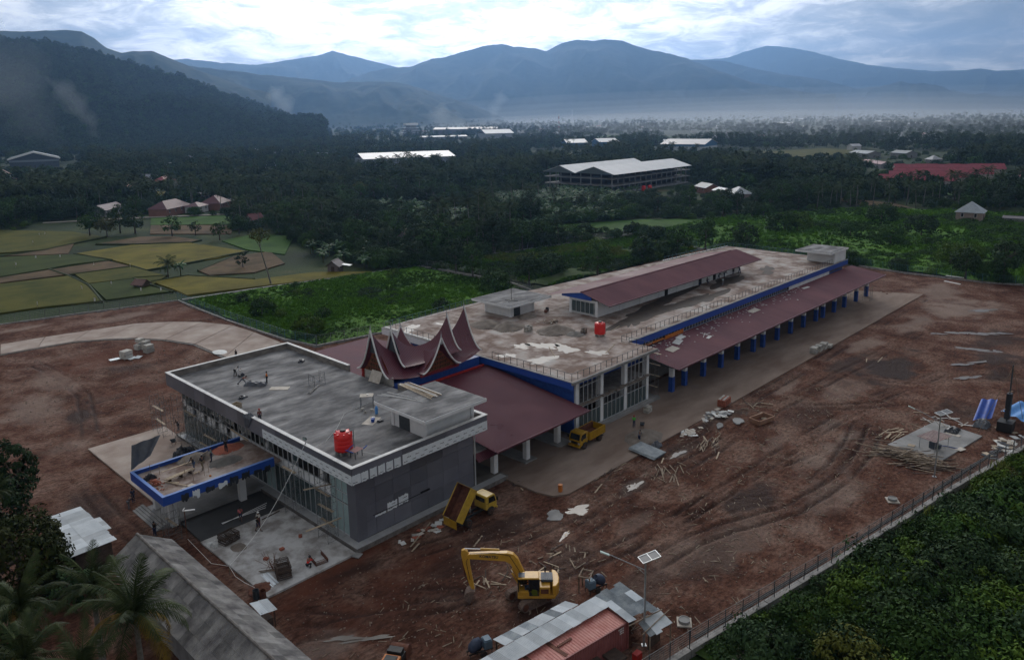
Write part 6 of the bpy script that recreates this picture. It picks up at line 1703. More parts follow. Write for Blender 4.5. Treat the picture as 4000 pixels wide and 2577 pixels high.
for i in range(4): b.box((-.32, -.3 + i * .2, .3), (.04, .17, .6)); b.box((.32, -.3 + i * .2, .3), (.04, .17, .6)); b.box((-.3 + i * .2, -.4, .3), (.17, .04, .6)); b.box((-.3 + i * .2, .4, .3), (.17, .04, .6))
put('slats', b, M['timber'], CR)['kind'] = 'stuff'
b = MB(); b.box((0, 0, .1), (.6, .7, .04)); put('base', b, M['darktimber'], CR)
def scaf_frame(mb, o, ux, w, h, diag=True):
 o = V3(o); U = V3(ux).normalized()
 for u in (0, w): mb.tube(o + U * u, o + U * u + V3((0, 0, h)), .025, n=4, cap=False)
 for z in (.12, h * .5, h - .05): mb.tube(o + V3((0, 0, z)), o + U * w + V3((0, 0, z)), .02, n=4, cap=False)
 for u in (w * .28, w * .72): mb.tube(o + U * u + V3((0, 0, h * .5)), o + U * u + V3((0, 0, h - .05)), .015, n=3, cap=False)
 if diag: mb.tube(o + V3((0, 0, .12)), o + U * w + V3((0, 0, h * .5)), .013, n=3, cap=False)
SFX = thing('scaffold', 'loose scaffold frames standing in the wet patch of the grey roof', 'scaffold', (12.3, 25.6, 8.6))
for x, y in ((11.4, 26.1), (13.2, 26.4)):
 b = MB(); scaf_frame(b, (x, y, 8.6), (.05, -1, 0), 1.25, 1.75); put('frame', b, M['darksteel'], SFX, world=True)
b = MB(); b.tube((11.5, 24.9, 8.7), (13.2, 25.0, 10.2), .015, n=3); b.tube((11.5, 26, 10.2), (13.2, 26.2, 8.8), .015, n=3); put('brace', b, M['darksteel'], SFX, world=True)
solo('cable', crumple(3.4, .5, .14, 31), M['blackpl'], 'dark heap of cable trailing from the roof scaffold frames', 'cable', loc=(11.2, 24.6, 8.62), rz=R(35))
TB = thing('work_table', 'plywood topped work table on thin steel legs on the grey roof', 'table', (12.2, 14.3, 8.6), R(-40))
b = MB(); b.box((0, 0, 1.5), (1.6, 1.2, .05)); put('tabletop', b, M['ply'], TB)
for x in (-.75, .75):
 for y in (-.5, .5):
  b = MB(); b.tube((x, y, 0), (x, y, 1.5), .03, n=5); put('leg', b, M['darksteel'], TB)
b = MB(); b.lathe([(.02, 0), (.12, 0), (.14, .08), (.13, .09)], (0.1, 0, 1.53), 12); put('bowl', b, M['white'], TB)
solo('gas_bottle', MB().lathe([(.05, 0), (.17, .02), (.18, .1), (.18, .75), (.12, .9), (.05, .95), (.05, 1.05)], n=14), M['tarpsky'], 'blue gas bottle standing on the grey roof by the stair house', 'bottle', loc=(11.6, 11.6, 8.6), smooth=True)
solo('paint_bucket', MB().lathe([(.02, 0), (.16, 0), (.2, .36), (.21, .38), (.17, .36), (.02, .30)], n=14), M['white'], 'white bucket on the mortar board by the stair house', 'bucket', loc=(10.2, 10.3, 8.62))
solo('paint_bucket', MB().lathe([(.02, 0), (.18, 0), (.24, .4), (.25, .42), (.2, .4), (.02, .34)], n=14), M['tarpblue'], 'blue bucket on the mortar board by the stair house', 'bucket', loc=(9.8, 9.9, 8.62))
solo('mortar_board', MB().box((0, 0, .02), (2.4, 1.4, .03)), M['ply'], 'dirty mortar board with buckets by the stair house', 'board', loc=(9.9, 10.3, 8.58), rz=.5)
solo('plastic_sheet', crumple(.8, .6, .25, 40, 7, 7), M['tarpblack'], 'dark rag heap on the mortar board', 'rag', loc=(10.5, 9.4, 8.63))
for i, (x, y) in enumerate(((11.2, 13.9), (10.9, 12.9), (11.8, 12.8))):
 solo('block', MB().box((0, 0, .12), (.4, .25, .24)), M['block'], 'loose concrete block beside the roof work table', 'block', 'blocks beside the roof work table', loc=(x, y, 8.6), rz=i)
TBN = thing('batten_stack', 'white battens lying across the stair house roof', 'timber stack', (14.8, 7.5, 11.68))
rr = random.Random(6)
for i in range(15):
 x0 = 15.6 - i * .10 + rr.uniform(-.05, .05); dx = rr.uniform(-.5, .3)
 b = MB(); m_ = V3((x0 + dx / 2, 7.4 + rr.uniform(-.4, .3), 11.71 + .05 * (i % 3)))
 b.box(m_, (.09, rr.uniform(5.6, 6.6), .05), R(-2) + dx * .12); put('batten', b, M['timber'] if i % 4 else M['capwhite'], TBN, world=True)
for i, (a, c) in enumerate((((11.1, 9.7), (12.6, 4.2)), ((11.9, 9.6), (12.8, 5.4)), ((10.6, 9.8), (12.3, 6.0)))):
 b = MB(); b.tube((*a, 11.74), (*c, 11.72), .035, n=5); put('batten', b, M['capwhite'], TBN, world=True)
# ---------- deck: sand heaps, bricks, rubble, puddles
def heap(label, x, y, z, rx, ry, h, m, seed, cat='sand heap', name='sand_heap', group=None):
 n = 26; gx, gy = np.meshgrid(np.linspace(-1, 1, n), np.linspace(-1, 1, n))
 q = np.hypot(gx, gy) + (fbm(gx * 2 + seed, gy * 2, 3, seed) - .45) * .45
 zz = np.clip(1 - q, -.05, 1) ** .9 if False else np.clip(1.0 - q, 0, 1) * h + (fbm(gx * 6, gy * 6, 2, seed + 3) - .37) * .12 * h * (q < 1.0)
 me = grid_mesh(name, gx * rx, gy * ry, zz - .004, (q[:-1, :-1] < 1.02))
 me.materials.append(m); o = bpy.data.objects.new(name, me); COL.objects.link(o); o.location = (x, y, z)
 return tag(o, label, cat, group)
heap('dark sand heap by the corner of the deck stair house', 48.2, 30.2, DZ, 2.6, 3.0, 1.0, M['sand'], 1, group='sand heaps on the deck')
heap('low sand heap in front of the stair house door', 49.6, 26.4, DZ, 3.0, 2.6, 1.1, M['sand'], 2, group='sand heaps on the deck')
heap('largest sand heap on the deck behind the block crate', 53.0, 19.0, DZ, 3.3, 3.0, 1.15, M['sand'], 3, group='sand heaps on the deck')
heap('small dark rubble heap beside the upright bags on the deck', 53.6, 15.4, DZ, 1.6, 1.7, .5, M['interior'], 4, group='sand heaps on the deck')
heap('sand heap against the open door of the deck stair house', 56.6, 28.6, DZ, 2.0, 1.6, .8, M['sand'], 5, group='sand heaps on the deck')
heap('grey sand heap on the concrete road by the shoveller', 43.0, -5.2, .10, 3.0, 2.4, 1.0, M['sand'], 6)
heap('brown sand heap on the porch slab by the back edge', -5.4, 23.6, 5.05, 2.0, 1.5, .9, M['sand'], 7)
heap('dark gravel heap on the porch slab before the batten', -3.4, 20.2, 5.05, 1.9, 1.3, .55, M['interior'], 8)
heap('red earth heap near the scaffold on the porch slab', -1.6, 23.4, 5.05, 1.9, 1.4, .7, M['brick'], 9)
BK = thing('brick_crate', 'crate of stacked grey blocks on the deck by the sand', 'crate', (50.0, 22.3, DZ), .2)
bk_m = MB(); bk_m.box((0, 0, 0), (.38, .19, .13)); bkm = bk_m.mesh('block'); bkm.materials.append(M['block'])
for k in range(6):
 for i in range(3):
  for j in range(2):
   inst('block', bkm, BK, (-.42 + i * .42, -.4 + j * .75, .08 + k * .15), (0, 0, rnd.uniform(-.03, .03)))
 inst('block', bkm, BK, (-.55, -.02, .08 + k * .15), (0, 0, PI / 2)); inst('block', bkm, BK, (.55, -.02, .08 + k * .15), (0, 0, PI / 2))
for i, (dx, dy, h) in enumerate(((0, 0, .75), (.5, .2, .8), (-.4, .35, .6), (.2, .7, .8), (.75, .75, .7))):
 b = MB(); b.lathe([(.05, 0), (.24, .02), (.27, h * .5), (.24, h * .95), (.1, h)], n=10); b.xf(Matrix.Diagonal((1, .7, 1, 1)))
 solo('cement_bag', b, M['sand'], 'upright brown cement bag on the deck beside the tank', 'bag', 'cement bags beside the deck tank', smooth=True, loc=(55.0 + dx, 14.4 + dy, DZ), rz=i)
rr = random.Random(9)
RB = thing('timber_offcuts', 'pile of broken timber offcuts on the deck behind the sand heap', 'rubble pile', (56.8, 22.8, DZ))
for i in range(34):
 b = MB(); b.box((rr.gauss(0, .9), rr.gauss(0, .9), .05 + rr.random() * .4), (rr.uniform(.5, 1.3), .14, .05), rr.uniform(0, 6), m=rotY(rr.uniform(-.3, .3))); put('offcut', b, rr.choice([M['bamboo'], M['block'], M['darktimber']]), RB)
MX = thing('blower', 'small black machine on the deck between stair house and hall', 'machine', (61.6, 28.3, DZ), .4)
b = MB(); b.lathe([(.05, -.2), (.4, -.2), (.42, 0), (.4, .2), (.05, .2)], n=16); b.xf(TR_(0, 0, .45) @ rotX(PI / 2)); put('housing', b, M['blackpl'], MX)
b = MB(); b.box((-.7, 0, .3), (.8, .4, .5)); put('motor', b, M['rust'], MX)
b = MB()
for i, (x, y, rx, ry) in enumerate([(45.6, 15.0, 1.5, 2.2), (43.3, 17.4, 1.1, 1.5), (46.6, 11.5, 2.2, 1.4), (40.3, 10.6, 1.5, 2.0), (48.2, 6.6, 1.7, 1.0), (38.4, 15.8, 1.2, 1.0), (38.6, 38.6, 1.1, 2.2), (83, 8.8, .7, 1.6), (43.6, 36.5, .6, 1.2)]):
 pol = blob_poly(x, y, rx, ry, 28, .4 * i, i + 50, .55); base = len(b.v); b.v.extend((p[0], p[1], DZ + .006) for p in pol); b.f.append(tuple(base + k for k in range(len(pol))))
struct('water', b, mat('clear_puddle', (.30, .28, .26), rough=.5, spec=.15))
b = MB()
for i, (x, y, rx, ry) in enumerate([(72, 13.5, 9, 2.6), (88, 12.2, 8, 2.0), (80, 16.5, 14, 1.8), (104, 16, 6, 2), (108.5, 15.8, 4.5, .9), (121, 15, 4, 1.6), (66, 13, 4, 1)]):
 pol = blob_poly(x, y, rx, ry, 34, .08 * i, i + 80, .5); base = len(b.v); b.v.extend((p[0], p[1], DZ + .004 + .0008 * i) for p in pol); b.f.append(tuple(base + k for k in range(len(pol))))
struct('wet_patch', b, mat('wet_deck', (.045, .035, .03), (.075, .06, .05), scale=.6, rough=.7, spec=.15))
for i, (x, y, a) in enumerate(((44.2, 12.2, .9), (51, 6.4, .35), (60.5, 12.4, .2), (47.9, 31.0, 1.2))):
 solo('batten', MB().box((0, 0, .04), (4.6 if i < 2 else 3.0, .09, .06)), M['timber'], ('pale batten lying on the deck near the front rail', 'pale batten lying on the deck near the right rail', 'pale batten lying behind the deck tank', 'batten lying by the sand heap at the left rail')[i], 'batten', loc=(x, y, DZ), rz=a)
def on_canopy(y): return 5.3 + (y + 1.62) / 7.92 * 1.25 + .08
for i, (x, y, w, l, a) in enumerate(((63.3, 3.2, 2.6, 1.4, .1), (66.8, 4.4, 2.8, 1.2, .3), (69, 5.2, 2.2, 1, .1), (93.5, 4.4, 3.2, 1.2, .0), (73.4, 2.4, 1.8, .5, .2), (118, 4.9, 2.6, .6, -.1))):
 solo('loose_panel', MB().box((0, 0, 0), (w, l, .03), m=rotX(.157)), M['ply'] if i in (0, 3) else M['sack'], ('pale board lying by the start of the low maroon roof', 'white board lying below the orange shutter', 'white board lying against the clerestory posts', 'pale board lying halfway along the low maroon roof', 'white strip lying on the low maroon roof', 'grey strip near the far end of the low maroon roof')[i], 'board', loc=(x, y, on_canopy(y) + .02), rz=a)
b = MB()
for i in range(150):
 x = 59 + 60 * rr.random() ** 1.5; y = 6.0 - abs(rr.gauss(0, 1.4)); y = max(y, -1)
 b.box((x, y, on_canopy(y) + .02), (rr.uniform(.1, .5), rr.uniform(.08, .3), .03), rr.uniform(0, 6))
o = put('roof_scraps', b, M['sack']); o['kind'] = 'stuff'
RW = thing('broken_frame', 'white broken frame lying on the low maroon roof', 'frame', (73.5, 3.2, on_canopy(3.2)), .3)
for i, (a, c) in enumerate((((-1.4, 0, .05), (1.2, .3, .1)), ((-.2, -.9, .05), (.6, 1.0, .2)), ((.2, .1, .1), (1.5, -.5, .1)))):
 b = MB(); b.tube(a, c, .05, n=5); put('bar', b, M['white'], RW)
# ---------- porch clutter
rr = random.Random(12)
solo('batten', MB().box((0, 0, .9), (3.6, .12, .06), m=rotY(.05)), M['timber'], 'long pale batten held by the workers on the porch', 'batten', loc=(-8.4, 21.2, 5.05), rz=R(8))
PB = thing('timber_stack', 'stack of pale boards on the porch slab', 'timber stack', (-8.6, 20.4, 5.05), .15)
for i in range(8):
 b = MB(); b.box((rr.uniform(-.2, .2), -.4 + .13 * (i % 4), .4 + .06 * (i // 4)), (3.2, .12, .05), rr.uniform(-.03, .03)); put('board', b, M['timber'], PB)
b = MB()
for x in (-1.2, .1, 1.2): b.bb(x - .04, x + .04, -.5, .2, 0, .37)
put('trestle', b, M['darktimber'], PB)
solo('tarpaulin', crumple(1.2, .9, .8, 55), M['tarpblack'], 'black sheet bundle at the outer corner of the porch', 'tarpaulin', loc=(-10.9, 22.4, 5.05))
BH = thing('brick_heap', 'heap of red bricks at the outer corner of the porch slab', 'brick heap', (-11.0, 20.6, 5.05))
bx = MB(); bx.box((0, 0, 0), (.24, .12, .06)); bxm = bx.mesh('brick'); bxm.materials.append(M['brick'])
for i in range(110):
 a = rr.uniform(0, 6.28); q = abs(rr.gauss(0, .55)); inst('brick', bxm, BH, (q * math.cos(a) * .8, q * math.sin(a) * 1.5, .04 + max(0, .45 - q * .5) * rr.random()), (rr.uniform(-.4, .4), rr.uniform(-.4, .4), rr.uniform(0, 6)))
for i, (a, c) in enumerate((((-10.2, 20.4), (-9.0, 17.3)), ((-9.8, 19.8), (-9.3, 18.8)), ((-7.2, 19.8), (-6.6, 19.7)))):
 p, q = V3((*a, 5.12)), V3((*c, 5.2)); b = MB(); b.tube(p, q, .07, n=4)
 solo('plank', b, M['timber'], ('long plank lying beside the brick heap on the porch', 'short plank lying across the porch slab', 'small offcut on the porch slab')[i], 'plank')
for i in range(7):
 x, y = ((-9.8, 22.6), (-8.3, 19.6), (-7.9, 18.4), (-6.6, 18.6), (-10.4, 23.6), (-6.9, 22.8), (-5.9, 19.0))[i]
 b = MB(); b.tube((x, y, 5.05), (x + rr.uniform(-.05, .05), y, 6.15), .03, n=4)
 solo('prop', b, M['bamboo'], 'short upright prop on the porch slab', 'prop', 'props standing on the porch slab')
solo('plywood_board', MB().box((0, 0, .04), (1.4, .9, .03)), M['ply'], 'board lying near the front edge of the porch slab', 'board', loc=(-8.9, 17.2, 5.07), rz=.3)
solo('plywood_board', MB().box((0, 0, .5), (1.3, .04, 1.0), m=rotX(.5)), M['ply'], 'board leaning on the porch sand heap', 'board', loc=(-4.9, 22.6, 5.05), rz=.5)
solo('helmet', MB().lathe([(.02, .17), (.075, .155), (.115, .11), (.125, .0)], n=12), M['orange'], 'orange helmet lying on the porch slab', 'helmet', loc=(-6.2, 18.0, 5.06))
b = MB(); b.sheet((-9.9, 24.6, 6.0), (-11.5, 25.6, 5.9), (-11.7, 25.2, 3.2), (-10.4, 24.9, 3.0), 3, .10, 8, rows=8)
solo('tarpaulin', MB().sheet((-11.8, 25.3, 5.4), (-9.8, 24.75, 6.6), (-8.4, 24.9, 8.6), (-11.4, 25.4, 8.2), 2, .12, 8, rows=6), M['tarpgrey'], 'slate grey sheet hanging from the back corner of the porch', 'tarpaulin')
solo('tarpaulin', crumple(2.6, 2.2, 1.5, 61), M['tarpblack'], 'black sheet covering a pile behind the porch', 'tarpaulin', loc=(-1.4, 36.6, .1), rz=.4)
# ---------- scaffolding at the glazed front
def scaffold(label, x0, y0, nx, ny, lv, step=1.8, dep=1.25, z0=0.1, seed=0, hh=1.75, boards=True):
 s = thing('scaffold', label, 'scaffold', (x0, y0, z0))
 r = random.Random(seed)
 for i in range(ny + 1):
  for k in range(lv):
   b = MB(); scaf_frame(b, (0, i * step, k * hh), (1, 0, 0), dep, hh); put('frame', b, M['scaf'], s)
 for i in range(ny):
  for k in range(lv):
   b = MB()
   for x in (0, dep):
    b.tube((x, i * step, k * hh + .2), (x, (i + 1) * step, k * hh + hh - .1), .013, n=3, cap=False); b.tube((x, i * step, k * hh + hh - .1), (x, (i + 1) * step, k * hh + .2), .013, n=3, cap=False)
   put('cross_brace', b, M['scaf'], s)
 if boards:
  for k in range(1, lv + 1):
   if r.random() < .7:
    b = MB(); b.box((dep * .5 + r.uniform(-.2, .2), r.uniform(.3, .7) * ny * step, k * hh + .03), (.3, min(3.2, ny * step + .8), .04), r.uniform(-.05, .05)); put('scaffold_plank', b, M['timber'], s)
 return s
scaffold('scaffold tower at the filmed corner glass of the grey wing', -.75, 3.9, 1, 1, 4, seed=1)
scaffold('scaffold bay beside the porch at the glazed front', -.35, 11.2, 1, 1, 3, seed=2)
scaffold('long scaffold along the left half of the glazed front', -.55, 27.0, 1, 8, 4, seed=3)
scaffold('scaffold at the left end of the grey wing', -1.0, 44.4, 1, 2, 3, seed=4)
scaffold('low scaffold under the outer corner of the porch', -11.8, 16.4, 1, 1, 2, 1.6, 1.3, seed=5)
scaffold('scaffold frames under the far end of the side canopy', 140.5, -.8, 1, 3, 2, 1.6, 1.4, seed=6)
scaffold('scaffold beside the glazed end at the side canopy', 56.4, 2.0, 1, 1, 4, 1.5, 1.2, seed=7)
for i, (p, q, lb) in enumerate((((-2.8, 4.6, 2.2), (1.0, 3.9, 2.4), 'long plank poking out from the corner scaffold tower'), ((-1.6, 6.6, 5.6), (.9, 5.2, 5.8), 'plank across the upper lift of the corner scaffold'), ((-.6, 24.2, 7.0), (.3, 21.8, 5.9), 'pale planks leaning at the porch end below the fascia'))):
 b = MB(); d_ = (V3(q) - V3(p)); b.box((0, 0, 0), (d_.length, .24, .05)); b.xf(Matrix.Translation((V3(p) + V3(q)) / 2) @ d_.to_track_quat('X', 'Z').to_matrix().to_4x4())
 solo('plank', b, M['timber'], lb, 'plank')
# ---------- apron things
def frame_stack(label, x, y, n, w, l, h, seed, m=M['rust'], rz=0.0, us=True):
 s = thing('scaffold_stack', label, 'frame stack', (x, y, .10), rz)
 r = random.Random(seed)
 for i in range(n):
  b = MB(); z = .05 + h * i / n; j = r.uniform(-.06, .06); k = r.uniform(-.05, .05)
  for yy in (-w / 2, w / 2): b.tube((-l / 2 + j, yy + k, z), (l / 2 + j, yy + k, z), .03, n=4)
  for q in (.0, .5, 1.0) if not us else (0.0,):
   b.tube((-l / 2 + j + l * q, -w / 2 + k, z), (-l / 2 + j + l * q, w / 2 + k, z), .028, n=4)
  put('frame', b, m, s)
 return s
frame_stack('neat stack of dark steel frames at the back of the apron', -7.4, 12.2, 14, 1.25, 1.75, 1.0, 1, M['darktimber'], .2, False)
frame_stack('tall rusty stack of scaffold frames near the apron edge', -6.7, 2.5, 17, 1.25, 1.8, 1.35, 2, M['darktimber'], R(70), False)
frame_stack('low stack of rusty scaffold frames beside the red shirted worker', -3.0, 2.2, 6, 1.25, 1.8, .45, 3, M['rust'], R(80))
rr = random.Random(4)
BS = thing('brace_bundle', 'tangle of loose steel braces against the rusty frame stack', 'bundle', (-6.9, 3.9, .1))
for i in range(26):
 b = MB(); a = rr.uniform(-.5, .5); b.tube((rr.gauss(0, .3), rr.gauss(0, .3), rr.uniform(0, .3)), (rr.gauss(.2, .5), rr.gauss(.9, .5), rr.uniform(.3, 1.2)), .018, n=3); put('brace', b, M['rust'], BS)
SS = thing('zinc_strips', 'bundle of narrow zinc strips lying on the apron corner', 'bundle', (-8.0, 2.7, .12), R(85))
for i in range(8):
 b = MB(); b.box((rr.uniform(-.15, .15), -.35 + i * .10, .04 + .02 * (i % 2)), (2.4, .07, .03), rr.uniform(-.03, .03)); put('strip', b, M['zinc'], SS)
for i in range(2):
 b = MB(); b.tube((-8.1, 4.4 + .3 * i, .2), (-6.4, 3.2 + .2 * i, .3), .05, n=5); solo('pole', b, M['bamboo'], ('timber pole lying beside the zinc strips', 'second timber pole against the rusty stack')[i], 'pole')
for i, (x, y) in enumerate(((-9.0, 12.9), (-8.5, 13.1), (-8.9, 12.4))):
 solo('cement_sack', crumple(.8, .55, .5, 90 + i, 8, 8), M['sack'], 'white cement sack at the back corner of the apron', 'sack', 'white sacks at the back corner of the apron', loc=(x, y, .1), rz=i)
for i, (x, y, c) in enumerate(((-10.25, 1.15, 'darksteel'), (-9.85, .65, 'rust'))):
 solo('oil_drum', MB().lathe([(.26, .04), (.29, 0), (.29, .29), (.305, .30), (.29, .31), (.29, .59), (.305, .6), (.29, .61), (.29, .88), (.26, .86), (.26, .5)], n=18), M[c], ('dark open drum at the apron corner', 'rust red open drum beside the dark one')[i], 'drum', loc=(x, y, 0))
solo('oil_drum', MB().lathe([(.05, .0), (.26, 0), (.27, .3), (.28, .31), (.27, .32), (.27, .6), (.28, .61), (.27, .62), (.27, .85), (.05, .84)], n=18), M['orange'], 'orange drum at the rounded end of the concrete road', 'drum', loc=(24.0, -6.5, .1))
heap('heap of pale rubble beside the neat frame stack on the apron', -7.3, 10.3, .1, .8, .9, .35, M['sand'], 21, 'rubble heap', 'rubble_heap')
heap('heap of dark scrap at the apron corner by the drums', -9.3, 2.2, .08, 1.2, 1.0, .5, M['rust'], 22, 'rubble heap', 'rubble_heap')
for i, (x, y) in enumerate(((-4.5, 6.6), (-1.9, 7.4), (-6.5, 6.2))):
 solo('block', MB().box((0, 0, .1), (.45, .35, .2)), M['brick'], ('brown block alone in the middle of the apron', 'brown block near the corner scaffold', 'brown block towards the frame stacks')[i], 'block', loc=(x, y, .1), rz=i)
for i in range(3):
 p, q = V3((-6.3, 15.9 + .12 * i, .18)), V3((-.7 - .3 * i, 16.6 - .45 * i, .17)); b = MB(); b.tube(p, q, .035, n=5)
 solo('white_pipe', b, M['white'], 'long white pipe lying on the dark fresh slab', 'pipe', 'white pipes on the fresh slab')
b = MB(); b.tube((-2.9, 13.6, .14), (-.6, 13.9, .16), .06, n=4); solo('plank', b, M['darktimber'], 'dark plank on the edge between apron and fresh slab', 'plank')
solo('concrete_cover', MB().box((0, 0, .06), (.8, .8, .10)), M['conc'], 'pale square cover at the outer corner of the apron', 'cover', loc=(.1, .0, .06), rz=.4)
TV = thing('utility_pole', 'thin steel pole with a small white lamp arm by the apron', 'pole', (-10.9, 14.0, gz(-10.9, 14)), 0)
b = MB(); b.tube((0, 0, 0), (0, 0, 4.4), .045, n=6); put('pole', b, M['rust'], TV)
b = MB(); b.box((.35, -.25, 4.35), (1.2, .14, .08), R(-35)); b.box((.0, .1, 4.5), (.5, .06, .05), .8); put('lamp_arm', b, M['white'], TV)
cb = MB()
p0, p1 = V3((.0, 8.6, 9.3)), V3((-10.1, 6.6, .9))
cb.path([p0.lerp(p1, k / 14) - V3((0, 0, 1.2 * math.sin(PI * k / 14))) for k in range(15)], .022, 5)
cb.path([p1, (-10.3, 5.0, .6), (-10.4, 3.0, .9), (-10.2, 1.4, 1.0)], .018, 4); cb.path([p1, (-10.8, 9, .5), (-10.9, 14, 1.2)], .018, 4)
solo('cable', cb, M['sack'], 'white cable sagging from the roof parapet to the edge of the apron', 'cable')
b = MB(); b.tube((-10.1, 6.6, -.1), (-10.1, 6.6, 1.0), .04, n=5); solo('stake', b, M['bamboo'], 'wooden stake holding the sagging white cable', 'stake')
def wheelbarrow(label, x, y, z, rz):
 w = thing('wheelbarrow', label, 'wheelbarrow', (x, y, z), rz)
 b = MB(); vs = [(-.45, -.3, .62), (.45, -.34, .62), (.45, .34, .62), (-.45, .3, .62), (-.3, -.18, .32), (.25, -.18, .30), (.25, .18, .30), (-.3, .18, .32)]
 b.add(vs, [(4, 5, 6, 7), (0, 1, 5, 4), (1, 2, 6, 5), (2, 3, 7, 6), (3, 0, 4, 7)]); put('tray', b, M['darksteel'], w)
 b = MB()
 for s in (-1, 1): b.tube((.75, s * .06, .2), (-.95, s * .28, .55), .02, n=4); b.tube((-.25, s * .22, .38), (-.4, s * .22, 0), .02, n=4)
 put('handles', b, M['rust'], w); inst('wheel', WM, w, (.78, 0, .2), scl=(.45, .45, .45))
wheelbarrow('wheelbarrow standing beside the green vested worker', 45.9, -3.0, .1, R(30)); wheelbarrow('wheelbarrow on the pale slab behind the porch', -1.0, 41.2, .1, R(80))
# ---------- yard: stacks, steel box, panels, timber
b = MB()
BKS = thing('brick_stack', 'neat stack of dark red bricks at the edge of the concrete road', 'brick stack', (61.2, -7.2, .1), R(8))
for k in range(13):
 for i in range(10):
  for j in range(4):
   if 0 < i < 9 and 0 < j < 3 and k < 12: continue
   inst('brick', bxm, BKS, (-1.15 + i * .25, -.52 + j * .30, .05 + k * .075), (0, 0, rnd.uniform(-.02, .02)), (1.0, 2.3, 1.15))
for i in range(5):
 for j in range(2): inst('cement_paper', bkm, BKS, (-.9 + i * .42, -.3 + j * .6, 1.06), (0, 0, .1), (1, 1.6, .4))
BLK = thing('block_stack', 'small stack of grey blocks at the plinth of the glazed end', 'block stack', (51.1, -.4, .1), .1)
for k in range(5):
 for i in range(3):
  for j in range(2): inst('block', bkm, BLK, (-.42 + i * .42, -.25 + j * .42, .1 + k * .19), (0, 0, rnd.uniform(-.04, .04)), (1, 1.9, 1.35))
for k, (x, y, n) in enumerate(((94.6, -7.0, 2), (96.4, -7.1, 2), (98.4, -7.2, 2), (99.8, -7.6, 1))):
 B_ = thing('kerb_block_stack', ('pale cast blocks stacked at the edge of the concrete road', 'second pale block stack along the road edge', 'third pale block stack along the road edge', 'single pale block at the end of the row')[k], 'block stack', (x, y, .1), .1)
 for q in range(n):
  bb_ = MB(); bb_.box((0, 0, .28 + .56 * q), (1.5, 1.1, .5)); put('block', bb_, M['block'], B_)
BL2 = thing('block_pile', 'pile of big grey cast blocks inside the road bend', 'block pile', (13.6, 89, gz(13.6, 89)), .2)
for x, y, z, w, l, h in ((0, -1.5, .45, 1.6, 1.3, .8), (0.1, -1.4, 1.2, 1.4, 1.2, .6), (1.0, .8, .45, 1.5, 1.3, .8), (1.0, 1.0, 1.25, 1.4, 1.2, .7), (.2, 2.0, .5, 1.4, 1.2, .9), (1.0, 2.4, .5, 1.6, 1.4, .9), (.8, 2.6, 1.6, 1.2, 1.0, .6)):
 bb_ = MB(); bb_.box((x, y, z), (w, l, h), x * .2); put('block', bb_, M['block'], BL2)
BL3 = thing('block_pile', 'grey cast block pair beside zinc scraps inside the road bend', 'block pile', (9.6, 87, gz(9.6, 87)), .2)
for z in (.4, 1.15): bb_ = MB(); bb_.box((0, 0, z), (1.7, 1.5, .68), z * .1); put('block', bb_, M['block'], BL3)
for i, (x, y) in enumerate(((7.7, 87.6), (10.2, 85.8), (11.2, 85.7))):
 solo('zinc_scrap', MB().sheet((-.9, -.5, .12), (.9, -.5, .1), (.9, .5, .18), (-.9, .5, .2), 6, .02, 4), M['zinc'], ('zinc scrap lying left of the grey block pair', 'zinc scrap lying below the grey block pair', 'zinc scrap between the two block piles')[i], 'zinc sheet', loc=(x, y, gz(x, y)), rz=i * .4)
SP = thing('roof_panel_stack', 'slanted stack of grey ribbed panels on the road edge', 'panel stack', (39.2, -8.2, 0), R(-2))
for k in range(5):
 bb_ = MB(); bb_.sheet((-1.2 + .06 * k, -2.1, .25 + .05 * k), (1.3 + .06 * k, -2.0, .22 + .05 * k), (1.5 + .04 * k, 2.1, .38 + .05 * k), (-1.1 + .04 * k, 2.1, .40 + .05 * k), 12, .025, 4); put('ribbed_panel', bb_, M['zincold'], SP)
solo('tarpaulin', crumple(1.5, 1.2, .9, 71), M['tarpgrey'], 'blue grey sheet bundle at the road edge by the sand', 'tarpaulin', loc=(41.9, -7.9, .05))
SB = thing('steel_box', 'open rusty steel box lying in the mud', 'box', (59.0, -14.3, gz(59, -14)), R(-12))
for x, y, w, l in ((0, -.9, 3.2, .06), (0, .9, 3.2, .06), (-1.6, 0, .06, 1.86), (1.6, 0, .06, 1.86)):
 bb_ = MB(); bb_.box((x, y, .35), (w, l, .6)); bb_.box((x, y, .66), (w + .08, l + .08, .06)); put('side_plate', bb_, mat('rusty_pale_steel', (.22, .12, .08), (.30, .17, .11), scale=2, rough=.8), SB)
bb_ = MB(); bb_.box((0, 0, .06), (3.2, 1.8, .04)); put('base_plate', bb_, M['rust'], SB)
bb_ = MB(); bb_.lathe([(.15, .1), (.4, .1), (.42, .2), (.38, .28), (.2, .28)], (.7, .1, 0), 14); put('coil', bb_, M['bamboo'], SB)
rr = random.Random(31)
def debris(name, label, cat, cx, cy, sx, sy, n, mats, lo, hi, z0=None, thick=.05, rot=None, rise=.25, group=None):
 t = thing(name, label, cat, (cx, cy, 0), 0, group)
 for i in range(n):
  x, y = rr.gauss(0, sx), rr.gauss(0, sy); L_ = rr.uniform(lo, hi)
  z = (gz(cx + x, cy + y) if z0 is None else z0) + .05 + rise * rr.random() * math.exp(-(x / sx) ** 2 - (y / sy) ** 2)
  b = MB(); b.box((x, y, z), (L_, rr.uniform(.08, .16) if thick < .2 else rr.uniform(.3, .8), thick if thick < .2 else .04), rr.uniform(0, 6.3) if rot is None else rr.gauss(rot, .35), m=rotY(rr.uniform(-.12, .12))); put('piece', b, rr.choice(mats), t)
 return t
tm = [M['bamboo'], M['timber'], M['darktimber']]
